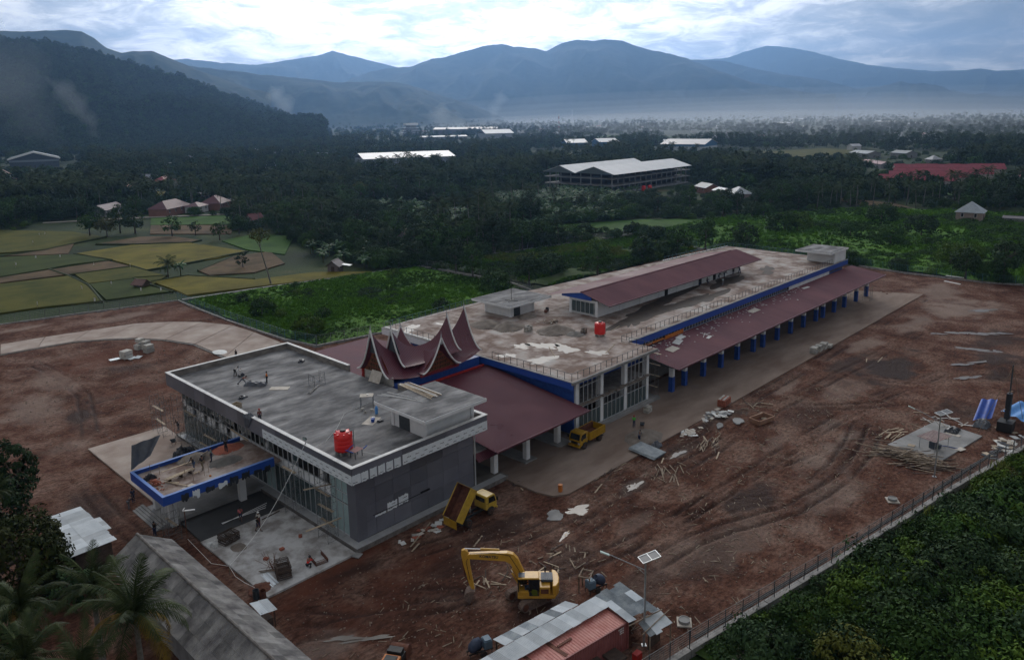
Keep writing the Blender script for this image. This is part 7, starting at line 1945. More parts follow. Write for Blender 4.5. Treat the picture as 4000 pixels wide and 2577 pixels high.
debris('timber_pile', 'large pile of bamboo poles and boards below the concrete pad', 'timber pile', 60.2, -33.6, 1.3, 2.6, 120, [M['bamboo'], M['bamboo'], M['darktimber']], 2.2, 4.6, rot=R(-60), rise=.9)
debris('timber_pile', 'planks heaped above the steel box by the road edge', 'timber pile', 62.5, -11.0, 1.8, 1.0, 16, tm, 1.0, 3.0)
debris('timber_pile', 'small heap of planks and sticks in the middle of the mud', 'timber pile', 47.2, -12.6, 1.3, .7, 22, tm, 1.0, 2.4, rot=.5)
debris('timber_pile', 'loose poles lying in the mud below the road', 'timber pile', 36.4, -13.4, 1.5, 1.0, 14, [M['bamboo']], 1.4, 3.2, rot=.7)
debris('timber_pile', 'planks strewn along the kerb of the concrete road', 'timber pile', 31.5, -7.7, 2.4, .4, 18, tm, .8, 2.2, rot=.15)
debris('timber_pile', 'pale boards stacked beyond the concrete pad', 'timber pile', 67, -29.6, 1.6, .8, 12, [M['timber']], 1.5, 3.2, rot=-.4)
debris('timber_pile', 'poles and sticks scattered near the excavator', 'timber pile', 13.0, -15.2, 2.0, 1.3, 30, tm, .6, 1.8)
debris('timber_pile', 'sticks scattered below the excavator arm', 'timber pile', 6.2, -12.6, 1.0, .8, 14, tm, .6, 1.6)
debris('timber_pile', 'bamboo poles thrown in the scrub outside the fence', 'timber pile', 17.5, -37.2, 1.6, 1.2, 22, [M['bamboo'], M['capwhite']], 1.4, 3.0, z0=.35, rot=1.2)
debris('rubbish_heap', 'white rubbish scraps on the mud by the road kerb', 'rubbish heap', 48.9, -8.9, .9, .5, 26, [M['sack'], M['ply']], .3, .8, thick=.3)
debris('rubbish_heap', 'white sheets and dark scraps heaped by the road edge', 'rubbish heap', 56.2, -8.9, 1.5, .8, 30, [M['sack'], M['tarpblack'], M['ply']], .4, 1.3, thick=.3)
debris('rubbish_heap', 'plaster scraps along the foot of the grey end wall', 'rubbish heap', 9.0, -1.4, 2.6, .6, 40, [M['block'], M['ply'], M['brick'], M['sack']], .2, .7, thick=.3)
debris('rubbish_heap', 'boards and scraps along the far fence footing', 'rubbish heap', 71.5, -41.4, 3.5, .7, 36, [M['ply'], M['timber'], M['sack'], M['tarpblack']], .5, 1.6, thick=.3)
debris('rubbish_heap', 'pale scraps and boards behind the concrete pad lamp', 'rubbish heap', 74.5, -33.8, 2.6, 1.4, 26, [M['timber'], M['sack'], M['ply']], .6, 2.2)
debris('rubbish_heap', 'dark rubble at the plinth corner of the grey wing', 'rubbish heap', 22.6, -.6, .8, .8, 24, tm, .4, 1.0)
for i, (x, y, w, l) in enumerate(((56.5, -12.0, 1.3, .7), (53.3, -10.9, .9, .5), (19.4, -9.6, 1.2, .9))):
 solo('concrete_slab', MB().prism(blob_poly(0, 0, w, l, 12, .3, i, .3), 0, .12), M['conc'], ('broken pale slab beside the steel box', 'small broken slab below the road kerb', 'flat pale slab in the mud before the dump truck')[i], 'slab', loc=(x, y, gz(x, y) + .02))
for i, (x, y, a, L_) in enumerate(((38.8, -10.9, .4, 1.6), (44.6, -15.4, .35, 2.2), (7.0, -1.6, .45, 5.0), (10.2, -7.0, .4, 2.2), (27.5, -9.4, .3, 2.4), (99, -17, .1, 3.4), (97, -15.4, .3, 2.0), (5.0, -3.2, .4, 1.6))):
 solo('plank', MB().box((0, 0, .05), (L_, .16, .05)), M['timber'], ('pale plank lying below the ribbed panel stack', 'long plank lying on bare mud', 'long beam lying along the grey end wall', 'white pole lying in front of the tipping truck', 'plank lying on the road edge', 'far plank lying by the dark wet ground', 'pale board lying by the dark wet ground', 'short plank in the red mud')[i], 'plank', loc=(x, y, gz(x, y) + .05 if y < -7.8 or x < 20 else .1), rz=a)
st = MB(); rr = random.Random(77)
for i in range(2600):
 x = rr.uniform(-14, 75); y = rr.uniform(-34, -1.5)
 if y > -7.9 and x > 19: continue
 if in_poly(np.array([x]), np.array([y]), [(-9.6, .3), (24, .3), (24, 14), (-9.6, 14)])[0] or not in_poly(np.array([x]), np.array([y]), SITE)[0]: continue
 s = rr.uniform(.04, .13) * (1.6 if rr.random() < .06 else 1); z = gz(x, y)
 st.box((x, y, z + s * .2), (s, s * rr.uniform(.6, 1.4), s * .7), rr.uniform(0, 6), m=rotX(rr.uniform(-.4, .4)))
for i in range(900):
 x = rr.uniform(-14, 34); y = rr.uniform(50, 106); s = rr.uniform(.06, .2)
 if dist_poly(np.array([x]), np.array([y]), ROAD_MID)[0] < 7: continue
 st.box((x, y, gz(x, y) + s * .2), (s, s, s * .6), rr.uniform(0, 6))
o = put('stones', st, M['stone']); o['kind'] = 'stuff'
st = MB()
for i in range(900):
 x = rr.uniform(-12, 80); y = rr.uniform(-33, -8.3)
 if not in_poly(np.array([x]), np.array([y]), SITE)[0]: continue
 z = gz(x, y); st.box((x, y, z + .03), (rr.uniform(.25, 1.0), rr.uniform(.04, .1), .03), rr.gauss(.5, .8), m=rotY(rr.uniform(-.1, .1)))
o = put('wood_scraps', st, M['bamboo']); o['kind'] = 'stuff'
for i, (x, y) in enumerate(((13.2, -29.6), (47.4, -35.6))):
 m = thing('manhole', ('round concrete manhole on a square footing by the shelter', 'round concrete manhole along the wire fence')[i], 'manhole', (x, y, gz(x, y)), .6)
 b = MB(); b.lathe([(.3, 0), (.5, 0), (.5, .35), (.42, .35), (.42, .30), (.05, .30)], n=22); put('ring', b, M['conc'], m)
 b = MB(); b.bb(-.65, .65, -.62, .62, -.2, .08); put('footing', b, M['ply'], m)
TF = thing('canopy_frame', 'steel frame table with a slatted rusty top on the concrete pad', 'frame', (65.2, -34.9, .14), R(-15))
for x in (-1.5, 1.5):
 for y in (-1.0, 1.0):
  b = MB(); b.tube((x, y, 0), (x, y, 1.55), .04, n=5); put('leg', b, M['steel'], TF)
for i in range(9):
 b = MB(); b.box((-1.7 + i * .42, 0, 1.6), (.26, 2.5, .04)); put('slat', b, mat('rusty_slat', (.19, .12, .12), (.26, .18, .17), scale=2, rough=.7), TF)
b = MB(); b.bb(-.5, .4, -.35, .35, 0, .9); b.bb(-.3, .2, -.9, -.4, .2, .7); put('pump_set', b, M['slate'], TF)
b = MB(); b.path([(.4, 0, .2), (1.6, -.6, .08), (2.2, -1.9, .05)], .05, 6); put('pipe', b, M['bluepaint'], TF)
for i, (x, y, w) in enumerate(((64.0, -32.6, .8), (69.8, -34.9, 1.6), (71.4, -35.6, 1.8), (68, -33.2, 1.0), (66.9, -37.6, 1.2))):
 solo('plywood_board', MB().box((0, 0, .03), (w, .8, .03)), M['ply'] if i else M['timber'], ('yellow board lying on the concrete pad', 'pale board lying right of the slatted frame', 'large board at the pad edge by the fence', 'board lying behind the slatted frame', 'board hanging over the pad corner')[i], 'board', loc=(x, y, .15), rz=i * .7)
solo('tarpaulin', crumple(2.4, 1.6, .6, 83), M['tarpblack'], 'black sheet bundle at the far corner of the concrete pad', 'tarpaulin', loc=(72.6, -35.2, .14))
DR = thing('drilling_rig', 'tall dark drilling mast with guy poles at the right fence', 'rig', (78.3, -40.3, 0))
b = MB()
for s in (-.25, .25): b.tube((s, 0, 0), (s * .6, 0, 9.2), .06, n=5)
for k in range(14): z = .5 + k * .62; b.tube((-.25 + .007 * k, 0, z), (.25 - .007 * k, 0, z + .3), .03, n=4)
put('mast', b, M['darksteel'], DR)
b = MB(); b.bb(-.45, .45, -.3, .3, 1.6, 5.2); put('casing', b, M['tarpblack'], DR)
b = MB(); b.tube((0, 0, 9.0), (-4.5, 2.4, 0), .03, n=4); b.tube((0, 0, 9.0), (3.0, -1.6, 0), .03, n=4); b.tube((-.8, 0, 5.6), (.6, -.2, 5.4), .05, n=4); b.tube((-1.4, .4, 3.0), (.4, 0, 3.1), .05, n=4); put('guy_pole', b, M['bamboo'], DR)
b = MB(); b.bb(-1.2, .9, -.9, .9, 0, 1.3); put('engine_base', b, M['blackpl'], DR)
solo('tarpaulin', MB().sheet((76.9, -36.6, .7), (79.6, -38.3, .7), (84.4, -37.9, 2.0), (82.6, -36.2, 2.1), 2, .12, 8, rows=5), M['tarpblue'], 'taut deep blue sheet slung beside the drilling mast', 'tarpaulin')
solo('tarpaulin', MB().sheet((81.0, -39.0, 1.5), (80.0, -42.2, 1.1), (85.5, -43.2, 1.4), (86.5, -40.2, 1.7), 2, .14, 8, rows=4), M['tarpsky'], 'pale blue sheet spread right of the drilling mast', 'tarpaulin')
solo('tarpaulin', crumple(2.6, 1.8, .9, 85), M['tarpgrey'], 'grey blue bundle under the deep blue sheet', 'tarpaulin', loc=(77.6, -37.6, .05))
for i in range(2):
 solo('concrete_beam', MB().box((0, 0, .2), (4.2, .5, .12)), M['white'], ('white beam lying at the far fence', 'white sheet heap below the far fence')[i], 'beam', loc=((178.6, -8.6, .5), (171.6, -9.8, .3))[i], rz=(1.5, 1.2)[i])
solo('excavated_drum', MB().lathe([(.05, 0), (.5, 0), (.5, 1.1), (.05, 1.1)], n=16), M['orange'], 'orange drum at the right edge behind the drilling mast', 'drum', loc=(92, -41.0, .1))
heap('low white lime heap on the curved road', 22.8, 76.8, .12, 1.2, 1.7, .22, M['sack'], 95, 'lime heap', 'lime_heap')
FRM = thing('trestle_rack', 'open timber frame standing behind the blue mixer', 'frame', (11.2, -20.4, gz(11.2, -20.4)), .4)
for x in (-.6, .6):
 for y in (-.5, .5):
  b = MB(); b.bb(x - .05, x + .05, y - .05, y + .05, 0, 1.7); put('post', b, M['bamboo'], FRM)
b = MB(); b.bb(-.7, .7, -.55, -.45, 1.6, 1.7); b.bb(-.7, .7, .45, .55, 1.6, 1.7); b.bb(-.65, -.55, -.5, .5, 1.6, 1.7); b.bb(.55, .65, -.5, .5, 1.6, 1.7); put('rail', b, M['bamboo'], FRM)
solo('plywood_board', MB().box((0, 0, .03), (2.6, .9, .04)), M['ply'], 'pale plank lying across the fence footing at the bottom', 'board', loc=(11.8, -35.4, .5), rz=R(8))
solo('cloth', crumple(.7, .5, .3, 99, 7, 7), M['red'], 'red cloth in the scrub outside the fence', 'cloth', loc=(17.6, -35.9, .3)); solo('cloth', crumple(.7, .5, .3, 98, 7, 7), mat('green_cloth', (.02, .22, .06), rough=.8), 'green cloth in the scrub outside the fence', 'cloth', loc=(15.4, -34.9, .3))
solo('plywood_board', MB().box((0, 0, .4), (1.8, 1.2, .04), m=rotX(.2)), M['ply'], 'white board lying in the scrub beyond the fence', 'board', loc=(66, -46.5, .6), rz=.5)
# ================================================================== buildings across the valley
def house(label, x, y, rz, w, l, h, rise, roofc, wallc, kind='gable', ov=.6, win=2, cat='house', name='house', parts=True, group=None, porch=None):
 t = thing(name, label, cat, (x, y, 0), rz, group)
 rm = mat('house_roof_%d%d%d' % tuple(int(c * 400) for c in roofc), roofc, tuple(c * 1.35 for c in roofc), scale=.5, rough=.6)
 wm = mat('house_wall_%d%d%d' % tuple(int(c * 400) for c in wallc), wallc, tuple(c * 1.2 for c in wallc), scale=.7, rough=.9)
 b = MB(); b.bb(-w / 2, w / 2, -l / 2, l / 2, -.3, h)
 if kind == 'gable': b.prismY([(-w / 2, h), (w / 2, h), (0, h + rise)], -l / 2, l / 2)
 put('wall', b, wm, t)
 W_, L_ = w / 2 + ov, l / 2 + ov; z0 = h - rise * ov / (w / 2) * .9
 b = MB()
 if kind == 'gable':
  for s in (-1, 1):
   vs = [(0, -L_, h + rise + .06), (0, L_, h + rise + .06), (s * W_, L_, z0), (s * W_, -L_, z0)]
   vs += [(p[0], p[1], p[2] + .1) for p in vs]
   b.add(vs, [(0, 1, 2, 3), (7, 6, 5, 4), (0, 3, 7, 4), (3, 2, 6, 7), (2, 1, 5, 6), (1, 0, 4, 5)])
 else:
  r = max(l / 2 - w / 2, 0.0)
  vs = [(-W_, -L_, z0), (W_, -L_, z0), (W_, L_, z0), (-W_, L_, z0), (0, -r, h + rise), (0, r, h + rise)]
  b.add(vs, [(0, 1, 4), (1, 2, 5, 4), (2, 3, 5), (3, 0, 4, 5), (3, 2, 1, 0)])
 rf = put('roof', b, rm, t)
 if parts:
  if kind == 'gable':
   b = MB(); b.tube((0, -L_, h + rise + .14), (0, L_, h + rise + .14), .12, n=5); put('ridge', b, rm, rf)
  for s in (-1, 1):
   for i in range(win):
    yy = -l / 2 + l * (i + .5) / win
    b = MB(); b.bb(s * (w / 2 + .03) - .04, s * (w / 2 + .03) + .04, yy - .5, yy + .5, h * .38, h * .8); f = put('window', b, M['capwhite'], t)
    b = MB(); b.bb(s * (w / 2 + .075) - .01, s * (w / 2 + .075) + .01, yy - .42, yy + .42, h * .40, h * .78); put('pane', b, M['dark'], f)
  b = MB(); b.bb(-.5, .5, -l / 2 - .05, -l / 2 - .01, 0, min(2.1, h * .8)); put('door', b, M['darktimber'], t)
 if porch:
  b = MB(); b.bb(w / 2, w / 2 + 2.2, -l * porch, l * porch * .2, h - .35, h - .15); put('porch_roof', b, M['zinc'], t)
 return t
RED, MAR, BRN, GRY, WHT, ORG = (.20, .025, .035), (.075, .022, .03), (.07, .04, .03), (.22, .24, .26), (.62, .64, .66), (.26, .075, .045)
CRM, BRK, WH2, GRW = (.40, .37, .30), (.20, .10, .08), (.5, .5, .5), (.2, .2, .2)
house('long house with dark maroon hip roof and white porch strip behind the green field', 110, 308, 2.2, 9, 20, 3.6, 3.0, MAR, BRK, 'hip', win=4, porch=.4)
house('low white wing at the right end of the long maroon roofed house', 122, 306, 2.2, 7, 9, 3.0, 1.6, MAR, WH2, 'hip')
house('brick house with maroon hip roof right of the long house', 134, 311, 2.3, 10, 13, 3.4, 3.2, MAR, BRK, 'hip')
house('long low dark house at the left behind the road trees', 90, 331, 2.3, 7, 16, 3.0, 2.0, (.06, .03, .045), WH2, win=4)
house('bright red hip roofed house among the palms', 174, 470, 2.25, 11, 17, 3.2, 3.4, RED, CRM, 'hip')
house('cream two part house with grey gable left of the bright red roof', 176, 498, .7, 9, 12, 4.2, 2.4, (.16, .17, .19), CRM)
house('dark gabled house behind the cream house', 188, 552, 2.3, 10, 16, 4, 3, (.09, .06, .07), BRK)
house('half built house with white rafters below the bright red roof', 178, 452, 2.2, 7, 8, 3.2, 2.4, (.40, .42, .44), WH2)
house('orange roofed house at the end of the small yellow field', 137, 434, 2.3, 7, 9, 4.0, 2.6, ORG, BRK)
house('low orange roofed annexe left of the orange house', 129, 442, 2.3, 5, 7, 3.0, 1.6, ORG, BRK)
house('narrow pink house with orange roof by the dark trees', 118.5, 425, .9, 5, 5, 4.6, 1.5, ORG, (.30, .12, .09))
house('red roofed house at the left edge of the picture', 107, 568, 2.3, 9, 16, 3.4, 2.4, RED, WH2, 'hip')
house('brown hipped roof at the very left edge above the red roof', 120, 648, .6, 10, 10, 4.4, 5, (.14, .09, .07), WH2, 'hip')
house('pale long roof among trees at the far left', 136, 632, 2.3, 6, 14, 3, 1.4, GRY, GRW)
house('small pale roof below the red roof at the left', 111, 534, 2.3, 4, 7, 3, 1.0, WHT, GRW)
house('small red roof on posts in the left wood', 270, 868, 2.3, 9, 13, 5, 2.4, ORG, GRW)
house('white roofed shed under the hill', 281, 795, 2.3, 7, 10, 3.5, 1.6, WHT, WH2)
house('pale long roof under the hill', 299, 789, 2.3, 5, 14, 3.5, 1.2, GRY, GRW)
house('pink two storey house behind the palms', 212, 511, 2.2, 8, 10, 6.0, 1.2, (.3, .3, .3), (.26, .17, .15))
house('grey roofed house at the wood edge by the village lane', 147, 352, 2.0, 7, 9, 3, 1.8, GRY, GRW)
house('small pale roof by the dark trees beyond the green field', 149, 322, 2.0, 4, 7, 2.6, 1.0, GRY, GRW)
house('white roofed hut at the far left under the smoke', 362, 1420, 2.3, 10, 20, 4, 1.5, WHT, GRW); house('pale blue roof at the far left under the hill', 393, 1580, 2.3, 12, 16, 4, 2, GRY, GRW)
house('small maroon roofed hut with white ridge in the green field', 115.5, 237, 1.6, 4.2, 5, 3.0, 1.8, (.12, .03, .035), WH2, win=1)
house('maroon roofed plank shed behind the banana plants', 126, 150.5, -.85, 5, 9, 2.4, 2.0, (.09, .02, .03), GRW, win=3)
house('small dark plank hut with lean-to at the end of the ripe field', 82, 127.3, -1.0, 3.2, 3.6, 1.9, 1.2, (.06, .045, .05), (.14, .12, .12), win=1)
solo('lean_to_roof', MB().box((0, 0, 1.7), (2.8, 2.0, .06), m=rotY(.12)), M['zincold'], 'grey lean-to sheet roof beside the dark plank hut', 'lean-to', loc=(84.6, 125.4, 0), rz=-1.0)
house('tiny thatched field hut in the green rice', 36.4, 150, .4, 2.4, 3.0, 1.0, .8, (.10, .05, .04), (.10, .08, .06), win=1)
house('grey roofed old house with patched roof before the dark wood', 339, 154, -.6, 8, 13, 3.2, 1.8, GRY, BRK)
house('house with curved white sheet roof before the dark wood', 327, 138, -.6, 7, 9, 3.0, 1.2, WHT, BRK)
house('brick house with pale grey hip roof before the dark wood', 318.6, 124.5, -.75, 9, 12, 3.4, 2.8, (.26, .29, .32), (.24, .18, .17), 'hip')
house('square house with silvery hip roof and white ridges at the right', 303, 17.5, .1, 9, 9, 3.6, 3.6, (.24, .27, .30), (.26, .20, .18), 'hip')
house('low dark shed right of the silvery hip roof', 304, 1.5, .1, 4, 9, 1.8, .5, (.10, .09, .10), GRW)
house('low grey roof behind the red row houses', 703, 199, -.6, 14, 26, 4, 2, (.22, .25, .27), GRW); house('second low grey roof behind the red row houses', 718, 170, -.6, 12, 20, 4, 2, (.17, .19, .21), GRW)
house('pale curved roof at the right wood', 690, 116, -.6, 8, 14, 4, 1.5, (.36, .39, .42), GRW); house('grey tent like roof behind the row houses', 652, 127, -.6, 9, 8, 3, 3, (.3, .31, .33), GRW, 'hip')
k = 0
rr = random.Random(41)
terr_lab = ['front', 'second', 'third', 'fourth']
for row, (x0, y0, x1, y1, n) in enumerate(((432.5, 97, 449, 61, 7), (462, 101, 478, 58, 8), (492, 108, 512, 56, 9), (524, 118, 560, 60, 10))):
 for i in range(n):
  u = (i + .5) / n
  house('red roofed terrace house in the %s row of the housing estate, %s' % (terr_lab[row], 'left end' if i == 0 else 'right end' if i == n - 1 else 'inside the row'), x0 + (x1 - x0) * u + 4, y0 + (y1 - y0) * u, math.atan2(y1 - y0, x1 - x0) - PI / 2, 9.5, math.hypot(x1 - x0, y1 - y0) / n * .98, 2.8, 3.0 + rr.uniform(-.2, .3), (.21, .035, .05), (.34, .31, .28), ov=.35, win=1, group='red terrace houses of the estate')
house('red roof at the right edge beyond the big dark tree', 503, 36, -.9, 9, 16, 3.2, 2.8, RED, CRM)
house('long maroon roof strip behind the estate', 585, 150, -.85, 7, 40, 3, 1.5, (.16, .07, .08), GRW)
BB = thing('unfinished_market_hall', 'three storey unfinished concrete building under a double white gable roof', 'building', (345, 215, 0))
ux = V3((389.8 - 311, 202.1 - 198.3, 0)).normalized(); uy = V3((-ux.y, ux.x, 0)); o0 = V3((302, 191, 0))
LX, LY = 84, 46
def B_(u, v, z): return o0 + ux * u + uy * v + V3((0, 0, z))
def bbox_(mb, u0, u1, v0, v1, z0, z1):
 vs = [B_(u, v, z) for z in (z0, z1) for v in (v0, v1) for u in (u0, u1)]
 mb.add(vs, [(0, 2, 3, 1), (4, 5, 7, 6), (0, 1, 5, 4), (2, 6, 7, 3), (0, 4, 6, 2), (1, 3, 7, 5)])
for z in (4.1, 7.9):
 b = MB(); bbox_(b, -1.5, LX + 1, -1.5, LY, z, z + .45); put('floor_slab', b, M['conc'], BB, world=True)
b = MB(); bbox_(b, -1, LX, -1, LY - 2, -.2, .7); put('floor_slab', b, M['conc'], BB, world=True)
b = MB(); bbox_(b, 6, LX - 3, 7, 7.4, .7, 10.6); bbox_(b, 7, 7.4, 7, LY - 4, .7, 10.6); put('inner_wall', b, M['dark'], BB, world=True)
for i in range(15):
 for v in (0, LY - 3) if i else (0, 7, 14, 21, 28, 35, LY - 3):
  b = MB(); bbox_(b, i * 5.9 - .25, i * 5.9 + .25, v, v + .5, .7, 10.8); put('column', b, M['conc'], BB, world=True)
for g_, (v0, v1, v2, e) in enumerate(((-3, 10.5, 23, 84), (23, 34, 46, 76))):
 for (va, za, vb, zb) in ((v0, 10.6, v1, 14.6), (v1, 14.6, v2, 10.9)):
  b = MB(); vs = [B_(-3, va, za), B_(e, va, za), B_(e, vb, zb), B_(-3, vb, zb)]; vs += [p + V3((0, 0, .15)) for p in vs]
  b.add(vs, [(3, 2, 1, 0), (4, 5, 6, 7), (0, 1, 5, 4), (1, 2, 6, 5), (2, 3, 7, 6), (3, 0, 4, 7)]); put('roof', b, mat('white_sheet_roof', (.56, .58, .60), (.64, .66, .68), scale=.15, rough=.55), BB, world=True)
 b = MB(); b.add([B_(-2.6, v0 + 1, 10.6), B_(-2.6, v2 - .6, 10.9), B_(-2.6, v1, 14.4)], [(0, 1, 2), (2, 1, 0)]); put('gable', b, mat('gable_sheet', (.20, .25, .27), rough=.6), BB, world=True)
for i, (u, v) in enumerate(((26, -4), (31, -5))):
 p = B_(u, v, 0); solo('water_tank', MB().lathe([(.05, 0), (1.2, 0), (1.25, .3), (1.25, 2.2), (.8, 2.7), (.05, 2.8)], n=16), M['redtank'], ('left red tank beside the unfinished building', 'right red tank beside the unfinished building')[i], 'water tank', loc=p)
def warehouse(label, pts_front, depth, h, rise, wallc, roofc, band=None, doors=0, group=None):
 (xa, ya), (xb, yb) = pts_front; L_ = math.hypot(xb - xa, yb - ya); a = math.atan2(yb - ya, xb - xa)
 t = thing('warehouse', label, 'warehouse', (xa, ya, 0), a, group)
 wm = mat('ware_%d%d%d' % tuple(int(c * 400) for c in wallc), wallc, tuple(c * 1.15 for c in wallc), scale=.2, rough=.8)
 b = MB(); b.bb(0, L_, 0, depth, -.3, h); put('wall', b, wm, t)
 if band:
  bm = mat('ware_band', band, tuple(c * 1.2 for c in band), scale=.3, rough=.6)
  b = MB(); b.bb(-.1, L_ + .1, -.1, depth + .1, h * .62, h + .05)
  for xx in (-.1, L_):
   b.prismY([(0, 0), (depth, 0), (depth / 2, rise)], 0, .1, TR_(xx, 0, h) @ Matrix(((0, 1, 0, 0), (1, 0, 0, 0), (0, 0, 1, 0), (0, 0, 0, 1))))
  put('upper_wall', b, bm, t)
 for s in (0, 1):
  b = MB(); ya_ = -1.5 if s == 0 else depth + 1.5
  vs = [(-1, ya_, h - .2), (L_ + 1, ya_, h - .2), (L_ + 1, depth / 2, h + rise), (-1, depth / 2, h + rise)]; vs += [(p[0], p[1], p[2] + .2) for p in vs]
  b.add(vs, [(3, 2, 1, 0), (4, 5, 6, 7), (0, 1, 5, 4), (1, 2, 6, 5), (2, 3, 7, 6), (3, 0, 4, 7)])
  put('roof', b, mat('ware_roof_%d' % int(roofc[0] * 500), roofc, tuple(c * 1.1 for c in roofc), scale=.12, rough=.5), t)
 for i in range(doors):
  x = L_ * (i + .5) / doors; b = MB(); b.bb(x - 2.2, x + 2.2, -.2, -.02, 0, h * .55); d_ = put('door', b, M['dark'], t); b = MB(); b.bb(x - 3, x + 3, -1.6, -.02, h * .58, h * .62); put('door_canopy', b, M['zinc'], t)
 return t
warehouse('long low warehouse with white roof beyond the palm wood', ((371, 517), (449, 482)), 44, 6.6, 4.2, (.20, .23, .26), (.56, .58, .60), doors=3)
warehouse('white warehouse with light blue upper walls and grey doors', ((741, 444), (752, 393)), 48, 7.2, 5.0, (.45, .48, .50), (.44, .43, .43), band=(.05, .15, .28), doors=2)
warehouse('pair shed with blue gable walls half hidden by trees', ((735, 582), (756, 566)), 34, 7, 4, (.06, .14, .24), (.50, .52, .53), band=(.05, .13, .23))
warehouse('blue walled shed with pale roof right of the pair shed', ((775, 560), (797, 546)), 30, 7, 4, (.06, .14, .24), (.48, .50, .52), band=(.05, .13, .23))
warehouse('open white roofed hall far behind the palms', ((1020, 1024), (1073, 1000)), 44, 9, 7, (.22, .24, .25), (.58, .60, .62))
warehouse('long low pale shed left of the far white hall', ((905, 1080), (985, 1040)), 16, 5, 2, (.2, .22, .24), (.40, .43, .46))
HL = house('large hall with bright white gable edge at the far left', 194, 838, -.26, 42, 50, 8.5, 6.0, (.20, .23, .26), (.07, .09, .12), ov=1.5, win=3)
b = MB()
for s_ in (-1, 1):
 d_ = V3((s_ * 22.5, -26.8, 8.3)) - V3((0, -26.8, 14.9)); m_ = MB(); m_.box((0, 0, 0), (d_.length, .6, 1.5)); m_.xf(Matrix.Translation((V3((s_ * 22.5, -26.8, 8.3)) + V3((0, -26.8, 14.9))) / 2) @ d_.to_track_quat('X', 'Z').to_matrix().to_4x4()); b.add(m_.v, m_.f)
put('gable_trim', b, M['white'], HL)
b = MB(); b.bb(-21.5, 21.5, -25.3, -25.05, 5.4, 7.4); put('front_panel', b, mat('hall_panel', (.20, .24, .28), rough=.7), HL)
PG = thing('tiered_building', 'white tiered roof building rising from the far trees', 'building', (1166, 1434, 0), 1.3)
for i, (w, z) in enumerate(((34, 4), (30, 10), (26, 16), (20, 22))):
 b = MB(); b.bb(-w * .62, w * .62, -w * .4, w * .4, z - 5, z + .5); put('storey', b, M['conc'], PG)
 b = MB(); b.bb(-w * .7, w * .7, -w * .5, w * .5, z + .5, z + 1.2); put('eave', b, M['zinc'], PG)
b = MB(); b.prismY([(-9, 23), (9, 23), (7, 28), (-7, 28)], -16, 16); put('roof', b, M['white'], PG)
warehouse('very long brownish roofs in the haze right of the tiered building', ((1200, 1390), (1300, 1270)), 60, 12, 4, (.10, .09, .10), (.13, .12, .13))
for i, (x, y, w, l) in enumerate(((2300, 1000, 60, 14), (2740, 1020, 40, 14), (2980, 1060, 50, 16), (2480, 760, 90, 24), (2100, 560, 30, 12), (2000, 600, 20, 10), (3350, 1400, 90, 14))):
 house(('long bright roof in the far plain at the right', 'second bright roof strip in the far plain', 'third bright roof strip in the far plain', 'wide pale hall in the far right haze', 'small sunlit roof at the far right', 'smaller sunlit roof left of it at the far right', 'faint long roof in the far haze')[i], x, y, -.3 - .1 * i, l, w, 6, 2.5, WHT, GRW, parts=False)
rr = random.Random(8)
for i in range(46):
 r = rr.uniform(900, 2600); az = YAW + rr.uniform(-.56, .45); x, y = CAMPOS.x + r * math.cos(az), CAMPOS.y + r * math.sin(az)
 if az > YAW + .2: r = rr.uniform(700, 1150); x, y = CAMPOS.x + r * math.cos(az), CAMPOS.y + r * math.sin(az)
 house('small pale roofed house among the far trees of the plain', x, y, rr.uniform(0, 3), 7, rr.uniform(9, 16), 4.4, 2, rr.choice([WHT, GRY, (.4, .4, .42), (.22, .1, .09)]), WH2, parts=False, group='small far houses in the plain')
def mast(label, x, y, h, w, redwhite=True):
 t = thing('radio_mast', label, 'mast', (x, y, 0), .4)
 n = 8
 for k in range(n):
  b = MB(); z0, z1 = h * k / n, h * (k + 1) / n; r0, r1 = w * (1 - .7 * k / n), w * (1 - .7 * (k + 1) / n)
  for i in range(4):
   a0, a1 = PI / 2 * i + .7, PI / 2 * (i + 1) + .7
   p0, p1 = V3((r0 * math.cos(a0), r0 * math.sin(a0), z0)), V3((r1 * math.cos(a0), r1 * math.sin(a0), z1)); q1 = V3((r1 * math.cos(a1), r1 * math.sin(a1), z1))
   b.tube(p0, p1, .16, n=4); b.tube(p0, q1, .09, n=3); b.tube(p1, q1, .09, n=3)
  put('section', b, M['red'] if redwhite and k % 2 == 0 else M['alu'], t)
 b = MB(); b.lathe([(.3, h * .86), (.9, h * .87), (.9, h * .95), (.3, h * .96)], n=8); put('antenna', b, M['alu'], t)
mast('red and white lattice mast left of the centre plain', 1365, 1130, 44, 2.6); mast('tall grey mast at the right of the plain', 2890, 1067, 56, 3.4, False)
mast('faint slim mast in the mist at the centre', 3700, 3000, 70, 2.5, False)
def pylon(label, x, y, h):
 t = thing('power_pylon', label, 'pylon', (x, y, 0), .9)
 b = MB()
 for i in range(4):
  a = PI / 2 * i + .78; c, s = math.cos(a), math.sin(a)
  b.tube((4 * c, 4 * s, 0), (1.1 * c, 1.1 * s, h), .3, .2, n=4)
  for k in range(6):
   z = h * k / 6; r = 4 - 2.9 * k / 6; a2 = a + PI / 2; b.tube((r * c, r * s, z), ((r - .5) * math.cos(a2), (r - .5) * math.sin(a2), z + h / 6), .12, n=3)
 put('lattice', b, M['steel'], t)
 for z, w in ((h * .72, 5), (h * .85, 6), (h, 8)):
  b = MB(); b.tube((0, -w, z), (0, w, z), .25, n=4); put('cross_arm', b, M['steel'], t)
pylon('power pylon with three cross arms left in the plain', 2144, 1401, 36); pylon('power pylon with three cross arms right in the plain', 2791, 1494, 34)
